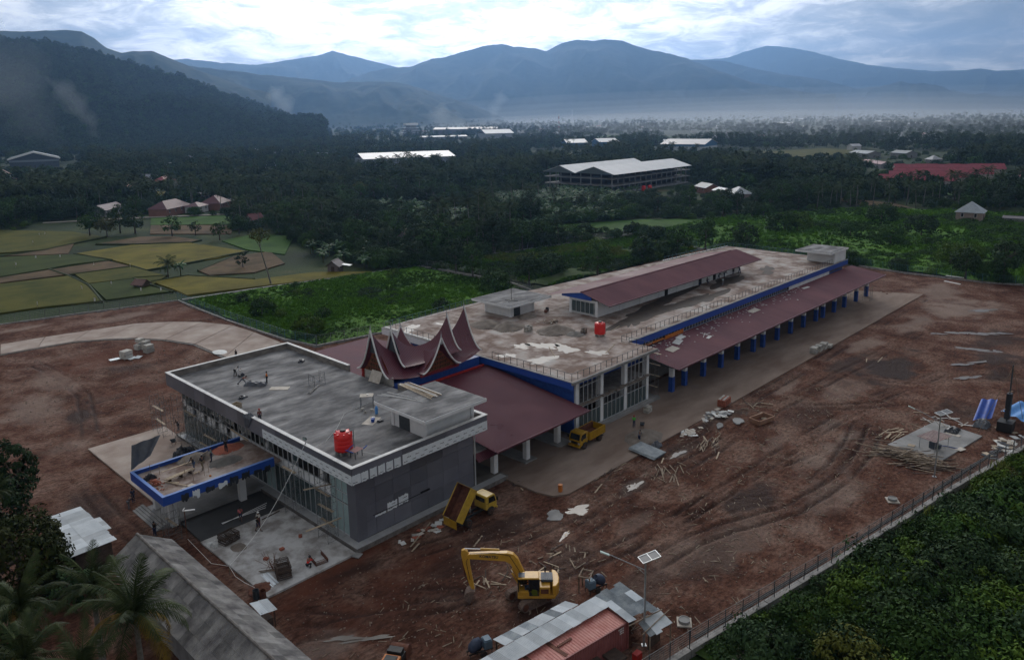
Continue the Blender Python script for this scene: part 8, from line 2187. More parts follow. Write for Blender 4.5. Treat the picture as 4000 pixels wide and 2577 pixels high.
for i, (x, y) in enumerate(((21.6, 208.7), (38.2, 254), (46, 275), (48.2, 275.5), (29.8, 218), (35.3, 213), (43.8, 177.8), (23.5, 155.8), (20.7, 137.9), (30.6, 155.5), (10.3, 144.5), (37.5, 189), (33, 140.8), (36.5, 137), (178, 116), (172, 113), (186, 122), (164, 110))):
 t = thing('bird_flag', 'white rag on a stick standing in the rice', 'flag', (x, y, 0), i * .7, 'bird flags in the rice fields')
 b = MB(); b.tube((0, 0, 0), (0, 0, 1.7), .03, n=4); put('stick', b, M['bamboo'], t)
 b = MB(); b.sheet((0, 0, 1.65), (.35, .05, 1.6), (.3, .1, .8), (0, 0, .9), 1, .05, 4); put('rag', b, M['white'], t)
# ================================================================== vegetation
def quads_mesh(name, Q, smooth=False):
 """Q: (N,4,3) array of quads"""
 n = len(Q)
 me = bpy.data.meshes.new(name)
 me.vertices.add(n * 4); me.vertices.foreach_set('co', Q.reshape(-1).astype(np.float32))
 me.loops.add(n * 4); me.loops.foreach_set('vertex_index', np.arange(n * 4, dtype=np.int32))
 me.polygons.add(n); me.polygons.foreach_set('loop_start', np.arange(0, n * 4, 4, dtype=np.int32)); me.polygons.foreach_set('loop_total', np.full(n, 4, dtype=np.int32))
 me.update(calc_edges=True)
 return me
def unit(v): return v / (np.linalg.norm(v, axis=-1, keepdims=True) + 1e-9)
def leaves(C, N, size, rs, asp=.55):
 """leaf-shaped quads at centres C with outward directions N"""
 n = len(C)
 nrm = unit(N + rs.normal(0, .55, (n, 3)) + np.array([0, 0, .35]))
 a = unit(np.cross(nrm, rs.normal(0, 1, (n, 3)))); b = np.cross(nrm, a)
 s = (size * rs.uniform(.6, 1.35, n))[:, None]
 droop = np.array([0, 0, -.25]) * s
 return np.stack([C - a * s * .5, C + b * s * asp * .5, C + a * s * .55 + droop, C - b * s * asp * .5], 1)
def crown(seed, R_, H_, zc, nclump, nleaf, size, top=1.0, hollow=.55, squash=.75, clr=.30, base_cut=-.75):
 """crown of leaf clumps on the shell of a lumpy volume; returns quads and clump centres"""
 rs = np.random.RandomState(seed)
 D = unit(rs.normal(0, 1, (nclump * 3, 3))); D = D[D[:, 2] > base_cut][:nclump]
 lump = .72 + .5 * vnoise(D[:, 0] * 1.7 + seed, D[:, 1] * 1.7 + D[:, 2] * 1.3, seed)
 rad = rs.uniform(hollow, 1.0, len(D)) ** .6 * lump
 CC = D * rad[:, None] * np.array([R_, R_, H_]) + np.array([0, 0, zc])
 out = []
 for c, d in zip(CC, D):
  k = max(4, int(nleaf * rs.uniform(.6, 1.3)))
  r = R_ * clr * rs.uniform(.7, 1.3)
  p = unit(rs.normal(0, 1, (k, 3))) * (rs.uniform(.25, 1, k) ** .5)[:, None] * r * np.array([1, 1, squash])
  keep = (p @ d) > -r * .55
  p = p[keep]
  out.append(leaves(c + p, p / r + d * .6, size, rs))
 return np.concatenate(out), CC
def trunk_mesh(name, h, r, CC=None, seed=0, nl=6, lean=(0, 0)):
 b = MB(); rs = random.Random(seed)
 top = V3((lean[0], lean[1], h))
 b.path([(0, 0, -.4), (lean[0] * .2, lean[1] * .2, h * .35), (lean[0] * .6, lean[1] * .6, h * .75), top], r, 7, radii=[r * 1.4, r, r * .8, r * .5])
 if CC is not None:
  for i in range(nl):
   c = CC[rs.randrange(len(CC))]; z = h * rs.uniform(.55, 1.0); s = V3((lean[0] * z / h, lean[1] * z / h, z))
   b.path([s, s.lerp(V3(c), .5) + V3((0, 0, .2)), c], r * .3, 5, radii=[r * .42, r * .28, r * .1])
 me = b.mesh(name, True); me.materials.append(M['bark']); return me
TREES = {}
def mk(kind, seed, R_, H_, zc, nclump, nleaf, size, th, tr, **k):
 Q, CC = crown(seed, R_, H_, zc, nclump, nleaf, size, **k)
 me = quads_mesh('crown', Q); me.materials.append(M['leaf_mid'])
 TREES.setdefault(kind, []).append((me, trunk_mesh('trunk', th, tr, CC, seed, 7)))
for s in range(4): mk('round', 100 + s, 3.7, 3.6, 5.0, 62, 26, .62, 5.0, .26, base_cut=-.85)
for s in range(5): mk('spread', 200 + s, 4.4, 3.8, 5.6, 70, 25, .68, 5.6, .26, hollow=.35, clr=.28, base_cut=-.9)
for s in range(3): mk('tall', 300 + s, 3.5, 5.4, 7.4, 70, 25, .66, 7.6, .28, hollow=.4, clr=.30, base_cut=-.9)
for s in range(3): mk('small', 400 + s, 1.7, 1.5, 2.2, 30, 22, .36, 2.0, .12)
for s in range(6): mk('bush', 500 + s, 1.35, 1.05, .75, 34, 24, .26, .8, .06, hollow=.5, clr=.34, base_cut=-.3)
for s in range(4): mk('shrub', 600 + s, 2.3, 2.0, 1.5, 74, 34, .30, 1.4, .10, hollow=.55, clr=.26, base_cut=-.4)
def set_leaf(o, m):
 o.material_slots[0].link = 'OBJECT'; o.material_slots[0].material = m
def tree(kind, var, x, y, z, sc, rz, leaf, label, cat='tree', group=None, name=None, sz=None):
 cm, tm_ = TREES[kind][var % len(TREES[kind])]
 t = thing(name or {'bush': 'bush', 'shrub': 'bush'}.get(kind, 'tree'), label, cat, (x, y, z), rz, group)
 t.scale = (sc, sc, sz or sc)
 c = inst('crown' if kind not in ('bush', 'shrub') else 'foliage', cm, t); set_leaf(c, M[leaf])
 inst('trunk' if kind not in ('bush', 'shrub') else 'stem', tm_, t)
 return t
def frond_quads(L_, el, droop, npair, lw, rs, az=0.0, dl=.7, twist=0.0):
 """one pinnate frond: rachis curve from the crown centre; returns leaflets plus rachis as quads"""
 t = np.linspace(0, 1, npair + 2)[1:]
 ang = el - droop * t ** 1.5
 seg = L_ / len(t)
 x = np.concatenate([[0], np.cumsum(np.cos(ang) * seg)]); z = np.concatenate([[0], np.cumsum(np.sin(ang) * seg)])
 px, pz = x[1:], z[1:]
 P = np.stack([px, np.zeros_like(px), pz], 1); tg = np.stack([np.cos(ang), np.zeros_like(ang), np.sin(ang)], 1)
 out = []
 prof = np.sin(np.clip(t * .92 + .10, 0, 1) * PI) ** .55
 for s in (-1, 1):
  side = np.array([0, s, 0.0]); ll = (dl * prof * rs.uniform(.85, 1.15, len(t)))[:, None]
  d = unit(tg * .55 + side * .85 + np.array([0, 0, -.40]) + rs.normal(0, .06, (len(t), 3)))
  w = tg * lw
  mid = P + d * ll * .5 + np.array([0, 0, -.02]); tip = P + d * ll + np.array([0, 0, -.16]) * ll
  out.append(np.stack([P - w * .5, P + w * .5, mid + w * .6, mid - w * .6], 1)); out.append(np.stack([mid - w * .6, mid + w * .6, tip + w * .1, tip - w * .1], 1))
 A = np.stack([x, np.zeros_like(x), z], 1)
 ww = np.linspace(.07, .015, len(A))[:, None] * np.array([0, 1, 0])
 out.append(np.stack([A[:-1] - ww[:-1], A[:-1] + ww[:-1], A[1:] + ww[1:], A[1:] - ww[1:]], 1))
 Q = np.concatenate(out)
 ca, sa = math.cos(az), math.sin(az)
 return np.stack([Q[..., 0] * ca - Q[..., 1] * sa, Q[..., 0] * sa + Q[..., 1] * ca, Q[..., 2]], -1)
PALMS = []
for s in range(5):
 rs = np.random.RandomState(900 + s); fr = []
 nf = 19
 for i in range(nf):
  q = i / nf
  fr.append(frond_quads(rs.uniform(3.0, 3.9), 1.25 - 1.75 * q + rs.normal(0, .1), rs.uniform(.9, 1.5), 13, .11, rs, i * 2.399 + rs.normal(0, .15), .85))
 cm = quads_mesh('crown', np.concatenate(fr)); cm.materials.append(M['leaf_palm'])
 b = MB(); H_ = 12.0; lx = rs.uniform(-.8, .8); ly = rs.uniform(-.8, .8)
 b.path([(0, 0, -.3), (lx * .2, ly * .2, 3), (lx * .5, ly * .5, 7), (lx, ly, H_)], .2, 7, radii=[.26, .19, .15, .13])
 tm_ = b.mesh('trunk', True); tm_.materials.append(M['palmbark']); PALMS.append((cm, tm_, (lx, ly, H_)))
def palm(var, x, y, h, rz, label, group=None, leaf='leaf_palm', cs=1.0):
 cm, tm_, tp_ = PALMS[var % len(PALMS)]
 t = thing('palm_tree', label, 'palm', (x, y, 0), rz, group); k = h / 12.0
 inst('trunk', tm_, t, scl=(1, 1, k)); c = inst('crown', cm, t, (tp_[0], tp_[1], tp_[2] * k - .1), scl=(cs, cs, cs)); set_leaf(c, M[leaf])
 return t
BAN = []
for s in range(3):
 rs = np.random.RandomState(950 + s); out = []
 for i in range(9):
  az = i * 2.4 + rs.normal(0, .2); el = rs.uniform(.5, 1.35); L_ = rs.uniform(1.7, 2.5); n = 7; t = np.linspace(0, 1, n + 1)
  ang = el - rs.uniform(1.2, 1.9) * t ** 1.4; x = np.concatenate([[0], np.cumsum(np.cos(ang[1:]) * L_ / n)]); z = 1.9 + np.concatenate([[0], np.cumsum(np.sin(ang[1:]) * L_ / n)])
  w = .34 * np.sin(np.clip(t * .9 + .08, 0, 1) * PI) ** .6
  for sd in (-1, 1):
   e = np.stack([x, sd * w, z - .10 - .05 * rs.rand(n + 1)], 1); c = np.stack([x, 0 * x, z], 1)
   q = np.stack([c[:-1], c[1:], e[1:], e[:-1]], 1); ca, sa = math.cos(az), math.sin(az)
   out.append(np.stack([q[..., 0] * ca - q[..., 1] * sa, q[..., 0] * sa + q[..., 1] * ca, q[..., 2]], -1))
 me = quads_mesh('leaves', np.concatenate(out)); me.materials.append(M['leaf_banana'])
 b = MB(); b.tube((0, 0, -.2), (0, 0, 2.0), .13, .08, n=7); tm_ = b.mesh('stem'); tm_.materials.append(M['leaf_olive']); BAN.append((me, tm_))
def banana(var, x, y, sc, rz, label, group=None, z=0):
 me, tm_ = BAN[var % 3]; t = thing('banana_plant', label, 'banana plant', (x, y, z), rz, group); t.scale = (sc, sc, sc)
 inst('leaves', me, t); inst('stem', tm_, t); return t
# ---------- placed trees
rr = random.Random(3)
for i, (x, y, h) in enumerate(((128.8, 132.4, 13.4), (135.8, 143.7, 14.5), (122.2, 120.4, 9.5), (137.2, 129.1, 14.8), (132.3, 121.0, 8.5), (137.8, 123.4, 11.6), (153.1, 138.0, 12.5), (140.1, 119.3, 12.6), (154.9, 127.4, 12.0), (150, 150, 13), (145, 133, 16.5), (142, 127, 15.5))):
 palm(i, x, y, h, rr.uniform(0, 6), ('tall coconut palm over the garden beds, left trunk', 'coconut palm behind the left dark round tree', 'short coconut palm nearest the white kerb', 'coconut palm in the middle of the palm row', 'low coconut palm beside the fence corner', 'coconut palm with hanging dead fronds before the round dark tree', 'coconut palm behind the round dark tree', 'coconut palm at the right end of the bright grass', 'coconut palm leaning at the edge of the yellow plot', 'coconut palm far behind the palm row', 'highest coconut palm of the row', 'second highest coconut palm of the row')[i], 'coconut palms behind the overgrown plot', cs=1.15)
for i, (k, v, x, y, sc, leaf, lb) in enumerate((('round', 0, 130.4, 146, 1.25, 'leaf_dark', 'dark round tree left of the coconut row'), ('round', 1, 151.6, 132.2, 1.2, 'leaf_dark', 'dark round tree in the middle of the coconut row'), ('tall', 0, 183, 143, 1.05, 'leaf_dark', 'tall dark tree at the right of the coconut row'),
  ('round', 2, 160, 130.6, .8, 'leaf_mid', 'small dark tree at the edge of the yellow plot'), ('tall', 1, 177, 147, .95, 'leaf_dark', 'second tall dark tree right of the coconut row'), ('round', 3, 74.5, 256, 1.1, 'leaf_dark', 'wide dark tree at the far end of the rice'), ('tall', 2, 71, 262, .9, 'leaf_mid', 'taller tree joined to the wide dark one by the lane'),
  ('spread', 0, 59.8, 262, 1.0, 'leaf_mid', 'grey green tree with loose crown at the left lane'), ('spread', 1, 64, 256, .8, 'leaf_olive', 'second loose crowned tree at the left lane'), ('small', 0, 80.8, 236.4, 2.0, 'leaf_mid', 'slim tree alone in the brown stubble'), ('small', 1, 87.6, 231, 1.4, 'leaf_dark', 'small umbrella tree on the stubble bund'),
  ('small', 2, 88.3, 212.4, 1.7, 'leaf_mid', 'young tree beside the green plot'), ('small', 0, 67.4, 154.2, 1.15, 'leaf_dark', 'round dark bush alone in the brown plot'), ('spread', 2, 100.3, 221, .8, 'leaf_mid', 'tree beside the small maroon roofed hut'), ('round', 1, 112, 199, 1.0, 'leaf_dark', 'dark tree behind the umbrella tree'), ('spread', 3, 110, 176, .9, 'leaf_dark', 'dark tree over the banana plants'),
  ('spread', 4, 121, 188, 1.15, 'leaf_dark', 'broad dark tree above the green clearing'), ('round', 2, 131, 179, 1.15, 'leaf_dark', 'dense dark tree before the pale clearing'), ('spread', 1, 138, 171, 1.0, 'leaf_mid', 'tree with pale stem before the pale clearing'), ('tall', 0, 146, 178, .95, 'leaf_dark', 'tall tree behind the maroon roofed shed'), ('tall', 1, 160, 172, .95, 'leaf_dark', 'tall tree behind the bright grass'))):
 tree(k, v, x, y, 0, sc, rr.uniform(0, 6), leaf, lb)
palm(1, 46.5, 157.5, 4.0, 1.0, 'stubby palm with upright fronds alone in the rice', cs=1.15); palm(2, 109.5, 196.4, 6, 2.0, 'dark young palm before the green clearing', cs=1.2); palm(3, 108.5, 171, 5, 2.6, 'dark young palm at the banana garden', cs=1.2); palm(0, 116, 148, 4.5, .6, 'bushy palm behind the banana plants', cs=1.2)
tt = thing('tall_thin_tree', 'tall thin tree with bare pale trunk at the ripe field', 'tree', (60.7, 125.6, 0))
b = MB(); b.path([(0, 0, -.3), (-.6, .6, 4), (-1.2, 1.4, 8), (-1.6, 2.0, 12.2)], .2, 7, radii=[.26, .2, .15, .1]); b.path([(-1.4, 1.7, 10), (-.2, 2.4, 12.6), (.8, 2.8, 13.6)], .06, 5); b.path([(-1.3, 1.6, 9.5), (-2.6, 1.6, 12), (-3.4, 1.4, 13.2)], .06, 5)
put('trunk', b, M['palmbark'], tt)
Q, CC = crown(777, 2.9, 2.3, 13.2, 34, 20, .50, hollow=.3, clr=.30); o = put('crown', quads_mesh('crown', Q + np.array([-1.5, 2.0, 0])), M['leaf_olive'], tt)
for i, (x, y) in enumerate(((94.1, 159.5), (87.7, 142.4), (108.2, 160.5), (90.0, 122.9), (98.4, 117.6), (115.6, 137.1), (118.7, 133.1), (105.9, 163.4), (91, 147), (96, 152), (99, 147), (93, 139), (101, 156), (105, 150), (110, 152), (97, 160), (102, 163), (112, 144), (108, 138), (100, 138), (104, 131), (96, 131), (112, 128), (49.3, 157.3), (89, 133), (114, 160), (120, 140))):
 for q in range(2): banana(i + q, x + rr.uniform(-1, 1), y + rr.uniform(-1, 1), rr.uniform(1.0, 1.5), rr.uniform(0, 6), 'banana plant in the garden behind the ripe field', 'banana plants of the near garden')
# ---------- foreground trees at the left and lower left
for i, (k, v, x, y, sc, sz, leaf, lb) in enumerate((('round', 0, -23.4, 19.6, 1.25, 1.05, 'leaf_mango', 'dense dome shaped tree with reddish young leaves at the left edge'), ('tall', 1, -21.2, 36.4, .82, .62, 'leaf_dark', 'dark tree with rising crown above the dome tree'), ('round', 3, -24.6, 33, 1.1, 1.0, 'leaf_dark', 'dark low tree at the left edge behind the small palm'), ('spread', 2, -28, 11, .9, .6, 'leaf_dark', 'dark tree under the palms at the left edge'))):
 pass
def near_tree(label, x, y, R_, H_, zc, nclump, nleaf, size, leaf, seed, th, tr):
 Q, CC = crown(seed, R_, H_, zc, nclump, nleaf, size, hollow=.6, clr=.22, base_cut=-.8)
 t = thing('tree', label, 'tree', (x, y, 0), seed); put('crown', quads_mesh('crown', Q), M[leaf], t); inst('trunk', trunk_mesh('trunk', th, tr, CC, seed, 12), t); return t
near_tree('dense dome shaped tree with reddish young leaves at the left edge', -24.6, 18.6, 4.6, 4.0, 3.8, 220, 46, .42, 'leaf_mango', 31, 4, .35)
near_tree('dark tree with pointed crown behind the dome tree', -20.6, 35.6, 2.5, 3.6, 5.2, 90, 40, .38, 'leaf_dark', 32, 4, .25)
near_tree('dark broad tree at the left edge behind the small palm', -23.6, 33.0, 3.6, 3.0, 3.8, 110, 40, .40, 'leaf_dark', 33, 4, .25)
near_tree('dark low tree in the palm shade at the lower left', -29.5, 9.0, 4.0, 2.8, 3.0, 110, 40, .42, 'leaf_dark', 34, 3, .25)
near_tree('dark shrub tree between the zinc shed and the palms', -22.0, 12.6, 2.2, 1.6, 1.8, 60, 34, .36, 'leaf_dark', 35, 1.5, .15)
NEARF = []
for s in range(5):
 rs = np.random.RandomState(60 + s)
 me = quads_mesh('frond', frond_quads(4.3, 0, 1.25 + .12 * s, 44, .055, rs, 0, .95)); me.materials.append(M['leaf_palmnear']); NEARF.append(me)
NEARU = []
for s in range(3):
 rs = np.random.RandomState(70 + s)
 me = quads_mesh('frond', frond_quads(4.2, 0, .75, 44, .055, rs, 0, .9)); me.materials.append(M['leaf_palmnear']); NEARU.append(me)
def near_palm(label, x, y, h, seed, n=22, sc=1.0, dry=3, lean=(0, 0)):
 t = thing('palm_tree', label, 'palm', (x, y, 0), 0); r = random.Random(seed)
 b = MB(); b.path([(0, 0, -.3), (lean[0] * .3, lean[1] * .3, h * .4), (lean[0], lean[1], h)], .2, 9, radii=[.3, .22, .17]); put('trunk', b, M['palmbark'], t)
 for i in range(n):
  q = i / n; el = 1.42 - 1.75 * q + r.gauss(0, .10); az = i * 2.399 + r.gauss(0, .18)
  f = inst('frond', r.choice(NEARU if q < .3 else NEARF), t, (lean[0], lean[1], h), (0, -el, az), (sc * r.uniform(.85, 1.1),) * 3)
  f.rotation_mode = 'XYZ'
  if i >= n - dry:
   set_leaf(f, M['leaf_dry']); f['label'] = 'dry yellow frond'
 b = MB()
 for i in range(9):
  a = r.uniform(0, 6.28); b.lathe([(.02, -.13), (.10, -.08), (.12, 0), (.09, .09), (.02, .13)], (lean[0] + .3 * math.cos(a), lean[1] + .3 * math.sin(a), h - .35 - .3 * r.random()), 8)
 put('coconuts', b, M['leaf_olive'], t); return t
near_palm('big coconut palm with yellow fronds over the grey roof', -22.6, -5.5, 8.3, 1, 25, 1.12, 4)
near_palm('dark upright palm between the zinc shed and the grey roof', -23.3, 1.4, 7.6, 2, 22, .85, 0)
near_palm('grey green palm at the left edge below the dome tree', -28.0, 2.2, 8.0, 3, 20, .95, 1)
near_palm('palm in the lower left corner', -29.4, -4.6, 8.0, 4, 20, .9, 1)
near_palm('palm at the bottom edge below the big coconut palm', -27.0, -8.2, 7.6, 5, 20, .85, 1)
near_palm('small bright palm before the dark broad tree', -23.4, 30.6, 5.6, 7, 18, .55, 0)
# ---------- scrub outside the near fence: bushes one by one, then undergrowth
rs = random.Random(15); placed = []
SCR = [(12, -33.6), (30, -37), (54, -41.2), (76, -45.2), (120, -42), (150, -70), (90, -92), (40, -80), (16, -58), (8, -44)]
def camv(x, y, z=0):
 d = V3((x, y, z)) - CAMPOS; dz = d.dot(fw); return (2000 + 2990 * d.dot(rt2) / dz, 1077 - 2990 * d.dot(up2) / dz, dz)
n = 0; tries = 0
while n < 290 and tries < 20000:
 tries += 1
 x, y = rs.uniform(8, 125), rs.uniform(-85, -33)
 if not in_poly(np.array([x]), np.array([y]), SCR)[0]: continue
 u, v, dz = camv(x, y)
 if not (-100 < u < 4150 and v < 2800): continue
 if rs.random() > min(1.0, 62 / dz) ** 1.2: continue
 den = vnoise(np.array([x * .09]), np.array([y * .09]), 5)[0]
 dl = rs.random()
 edge = dist_poly(np.array([x]), np.array([y]), SCR[:5])[0]
 big = den > .42 and edge > 3.2
 if not big and rs.random() < .45: continue
 if any((x - a) ** 2 + (y - c) ** 2 < (2.6 if big else 1.0) for a, c in placed): continue
 placed.append((x, y)); n += 1
 lf = rs.choice(['leaf_mid', 'leaf_mid', 'leaf_dark', 'leaf_dark', 'leaf_light'] if den > .5 else ['leaf_mid', 'leaf_dark', 'leaf_light', 'leaf_olive'])
 tree('shrub' if big else 'bush', rs.randrange(6), x, y, -.1, rs.uniform(.7, 1.45) if big else rs.uniform(.5, .9), rs.uniform(0, 6), lf, 'leafy bush in the dense scrub outside the wire fence', 'bush', 'bushes of the scrub outside the fence')
for i, (x, y, sc, k) in enumerate(((260, 88, 2.0, 'shrub'), (262, 84, 1.8, 'shrub'), (229, 60, 2.4, 'shrub'), (231, 56, 2.2, 'shrub'), (226, 63, 1.8, 'bush'), (205.7, 78.4, 1.6, 'bush'), (225, 22, 2.0, 'shrub'), (198.8, -2.4, 1.9, 'shrub'), (208.9, -14.9, 1.9, 'shrub'), (212, -13, 1.6, 'bush'), (236, 39, 1.6, 'shrub'), (206, -5, 1.7, 'shrub'), (250, 20, 2.2, 'shrub'), (270, 40, 2.4, 'shrub'),
  (62, 116, 1.0, 'bush'), (58, 108, .9, 'bush'), (46, 112, 1.2, 'bush'), (50, 84, 1.4, 'bush'), (42, 96, 1.3, 'shrub'), (44, 92, 1.1, 'bush'), (72, 70, 1.5, 'bush'), (92, 72, 1.6, 'shrub'), (96, 76, 1.5, 'shrub'), (88, 108, 1.3, 'bush'), (118, 76, 1.8, 'shrub'), (124, 78, 1.5, 'bush'), (130, 88, 1.3, 'bush'), (150, 84, 1.6, 'shrub'), (160, 92, 1.4, 'bush'), (112, 100, 1.2, 'bush'), (140, 100, 1.3, 'bush'), (40, 74, 1.3, 'shrub'))):
 tree(k, i, x, y, -.1, sc, i, ('leaf_dark', 'leaf_mid', 'leaf_mid', 'leaf_light')[i % 4], 'bush standing in the grass of the meadows beyond the fence', 'bush', 'bushes of the meadows beyond the fence')
# ---------- instanced masses: what nobody could count
def gn_scatter(name, P, S, RZ, IDX, meshes, mats):
 """one object: points carrying instances of the given meshes"""
 src = bpy.data.collections.new(name + '_source')
 for i, (me, mt_) in enumerate(zip(meshes, mats)):
  m2 = me.copy()
  if mt_ is not None:
   m2.materials.clear(); m2.materials.append(mt_)
  o = bpy.data.objects.new('%s_%02d' % (name, i), m2); src.objects.link(o)
 me = bpy.data.meshes.new(name); me.vertices.add(len(P)); me.vertices.foreach_set('co', np.asarray(P, np.float32).ravel())
 for nm, tp_, arr in (('scl', 'FLOAT', S), ('rz', 'FLOAT', RZ), ('idx', 'INT', IDX)):
  a = me.attributes.new(nm, tp_, 'POINT'); a.data.foreach_set('value', np.asarray(arr, np.float32 if tp_ == 'FLOAT' else np.int32))
 me.update()
 ob = bpy.data.objects.new(name, me); COL.objects.link(ob); ob['kind'] = 'stuff'
 ng = bpy.data.node_groups.new(name, 'GeometryNodeTree'); ng.interface.new_socket('Geometry', in_out='INPUT', socket_type='NodeSocketGeometry'); ng.interface.new_socket('Geometry', in_out='OUTPUT', socket_type='NodeSocketGeometry')
 N = ng.nodes.new; gi = N('NodeGroupInput'); go = N('NodeGroupOutput'); ip = N('GeometryNodeInstanceOnPoints'); ci = N('GeometryNodeCollectionInfo')
 ci.inputs['Collection'].default_value = src; ci.inputs['Separate Children'].default_value = True; ci.inputs['Reset Children'].default_value = True
 def attr(nm, tp_):
  a = N('GeometryNodeInputNamedAttribute'); a.data_type = tp_; a.inputs['Name'].default_value = nm; return a.outputs['Attribute']
 L = ng.links.new
 L(gi.outputs[0], ip.inputs['Points']); L(ci.outputs[0], ip.inputs['Instance']); ip.inputs['Pick Instance'].default_value = True
 L(attr('idx', 'INT'), ip.inputs['Instance Index'])
 cx_ = N('ShaderNodeCombineXYZ'); L(attr('rz', 'FLOAT'), cx_.inputs[2]); L(cx_.outputs[0], ip.inputs['Rotation'])
 L(attr('scl', 'FLOAT'), ip.inputs['Scale']); L(ip.outputs[0], go.inputs[0])
 md = ob.modifiers.new('scatter', 'NODES'); md.node_group = ng
 return ob
LOW = []
for s in range(4):
 Q, CC = crown(1200 + s, 4.2, 3.6, 4.6, 26, 11, 1.6, hollow=.5, clr=.36, base_cut=-.6); LOW.append((quads_mesh('low', Q), M['leaf_dark'] if s % 2 else M['leaf_mid']))
for s in range(2):
 Q, CC = crown(1220 + s, 3.4, 5.2, 6.4, 28, 11, 1.5, hollow=.5, clr=.36); LOW.append((quads_mesh('low', Q), M['leaf_dark']))
for s in range(2):
 rs = np.random.RandomState(1230 + s); fr = [frond_quads(3.7, 1.2 - 1.8 * i / 15, 1.2, 5, .32, rs, i * 2.4, 1.0) for i in range(15)]
 Q = np.concatenate(fr) + np.array([0, 0, 12.0]); tr_ = np.array([[[-.18, 0, 0], [.18, 0, 0], [.12, 0, 12], [-.12, 0, 12]], [[0, -.18, 0], [0, .18, 0], [0, .12, 12], [0, -.12, 12]]], float)
 LOW.append((quads_mesh('low', np.concatenate([Q, tr_])), M['leaf_palm']))
EXC = [(345, 215, 52), (303, 17, 13), (318, 124, 13), (330, 140, 12), (340, 154, 12), (410, 508, 58), (765, 425, 55), (770, 560, 34), (1046, 1020, 40), (195, 822, 44), (110, 308, 15), (122, 306, 8), (134, 311, 9), (90, 331, 11), (174, 470, 12), (176, 497, 8), (137, 434, 8), (129, 442, 5), (107, 568, 10), (115.5, 237, 6),
  (126, 150, 9), (82, 127, 6), (455, 78, 30), (478, 78, 34), (510, 80, 36), (545, 85, 40), (1166, 1434, 40), (280, 230, 22), (300, 150, 14), (640, 430, 22), (700, 185, 24), (36, 150, 5), (503, 36, 12), (118, 425, 5), (178, 452, 6), (1250, 1330, 20)]
EXC += [(300, 178, 16), (325, 176, 16), (352, 182, 12), (292, 20, 9), (288, 12, 8), (306, 112, 9), (312, 132, 7), (356, 470, 30), (390, 455, 34), (425, 452, 26), (716, 415, 24), (725, 385, 22), (735, 440, 22), (424, 86, 12), (430, 72, 12), (436, 60, 10), (418, 90, 12), (96, 292, 9), (106, 284, 9), (116, 276, 9), (128, 268, 9), (164, 462, 8), (158, 452, 8), (150, 440, 10), (140, 400, 18), (126, 421, 8), (180, 760, 26), (186, 730, 18), (102, 552, 8)]
CLEAR = [f[1] for f in FIELDS] + [SITE, MEADOW_A, MEADOW_B, MEADOW_C, [(52, 120), (90, 120), (110, 215), (60, 300), (-30, 300), (-30, 130)], SCRUB, [(395, 100), (440, 100), (430, 20), (385, 20)], [(180, 96), (262, 100), (256, 125), (190, 150), (150, 132), (150, 112)],
        [(126, 380), (160, 380), (165, 450), (130, 455)], [(80, 240), (128, 270), (100, 305), (60, 330), (50, 300)]]
def corridor(x, y, hw, L_, spread=1.0):
 d = Vector((CAMPOS.x - x, CAMPOS.y - y)).normalized(); n_ = Vector((-d.y, d.x)); c = Vector((x, y)); a = c + d * L_
 CLEAR.append([tuple(c + n_ * hw), tuple(c - n_ * hw), tuple(a - n_ * hw * spread), tuple(a + n_ * hw * spread)])
for q in ((345, 205, 48, 115), (345, 215, 40, 60), (412, 505, 46, 130), (750, 418, 42, 190), (470, 78, 34, 70), (500, 85, 40, 60), (540, 90, 46, 60), (303, 17, 9, 45), (318, 124, 9, 45), (335, 148, 12, 40), (195, 815, 34, 220), (770, 560, 30, 160), (1046, 1015, 32, 300), (112, 306, 14, 40), (174, 470, 12, 55), (134, 436, 10, 40), (118, 425, 5, 30), (107, 566, 9, 60), (126, 150, 7, 25), (115.5, 237, 4, 14), (1166, 1434, 26, 320), (90, 331, 9, 30)):
 corridor(*q)
def free_soft(x, y):
 X_, Y_ = np.array([x]), np.array([y])
 return not any(in_poly(X_, Y_, p)[0] for p in CLEAR[:len(FIELDS) + 5]) and not any((x - a) ** 2 + (y - c) ** 2 < 34 ** 2 for a, c in ((345, 215), (320, 207), (370, 217)))
def free(x, y):
 ok = np.ones(len(x), bool)
 for a, c, r in EXC: ok &= (x - a) ** 2 + (y - c) ** 2 > r * r
 for p in CLEAR: ok &= ~in_poly(x, y, p)
 return ok
def sector(n, r0, r1, seed, a0=-.66, a1=.66, power=1.0):
 rs = np.random.RandomState(seed); q = rs.rand(n)
 r = 1 / (1 / r0 + (1 / r1 - 1 / r0) * q) if power == 2 else r0 + (r1 - r0) * q ** .6
 az = YAW + rs.uniform(a0, a1, n); return CAMPOS.x + r * np.cos(az), CAMPOS.y + r * np.sin(az), r
x, y, r = sector(9000, 190, 620, 5)
ok = free(x, y); x, y, r = x[ok], y[ok], r[ok]
sel = []; cell = {}
for i in np.argsort(r):
 d0 = 5.4 + (r[i] - 200) * .004; key = (int(x[i] // 8), int(y[i] // 8)); hit = False
 for a in (-1, 0, 1):
  for c in (-1, 0, 1):
   for j in cell.get((key[0] + a, key[1] + c), ()):
    if (x[i] - x[j]) ** 2 + (y[i] - y[j]) ** 2 < d0 * d0: hit = True; break
 if hit: continue
 cell.setdefault(key, []).append(i); sel.append(i)
x, y, r = x[sel], y[sel], r[sel]
dens = vnoise(x / 45.0, y / 45.0, 8); palmy = vnoise(x / 60.0 + 9, y / 60.0, 18); hts = vnoise(x / 30.0, y / 30.0 + 4, 28)
nt_tree = nt_palm = nt_ban = 0; P2 = []; S2 = []; R2 = []; I2 = []
rs = random.Random(99)
leftside = (x < 260) & (y > 200)
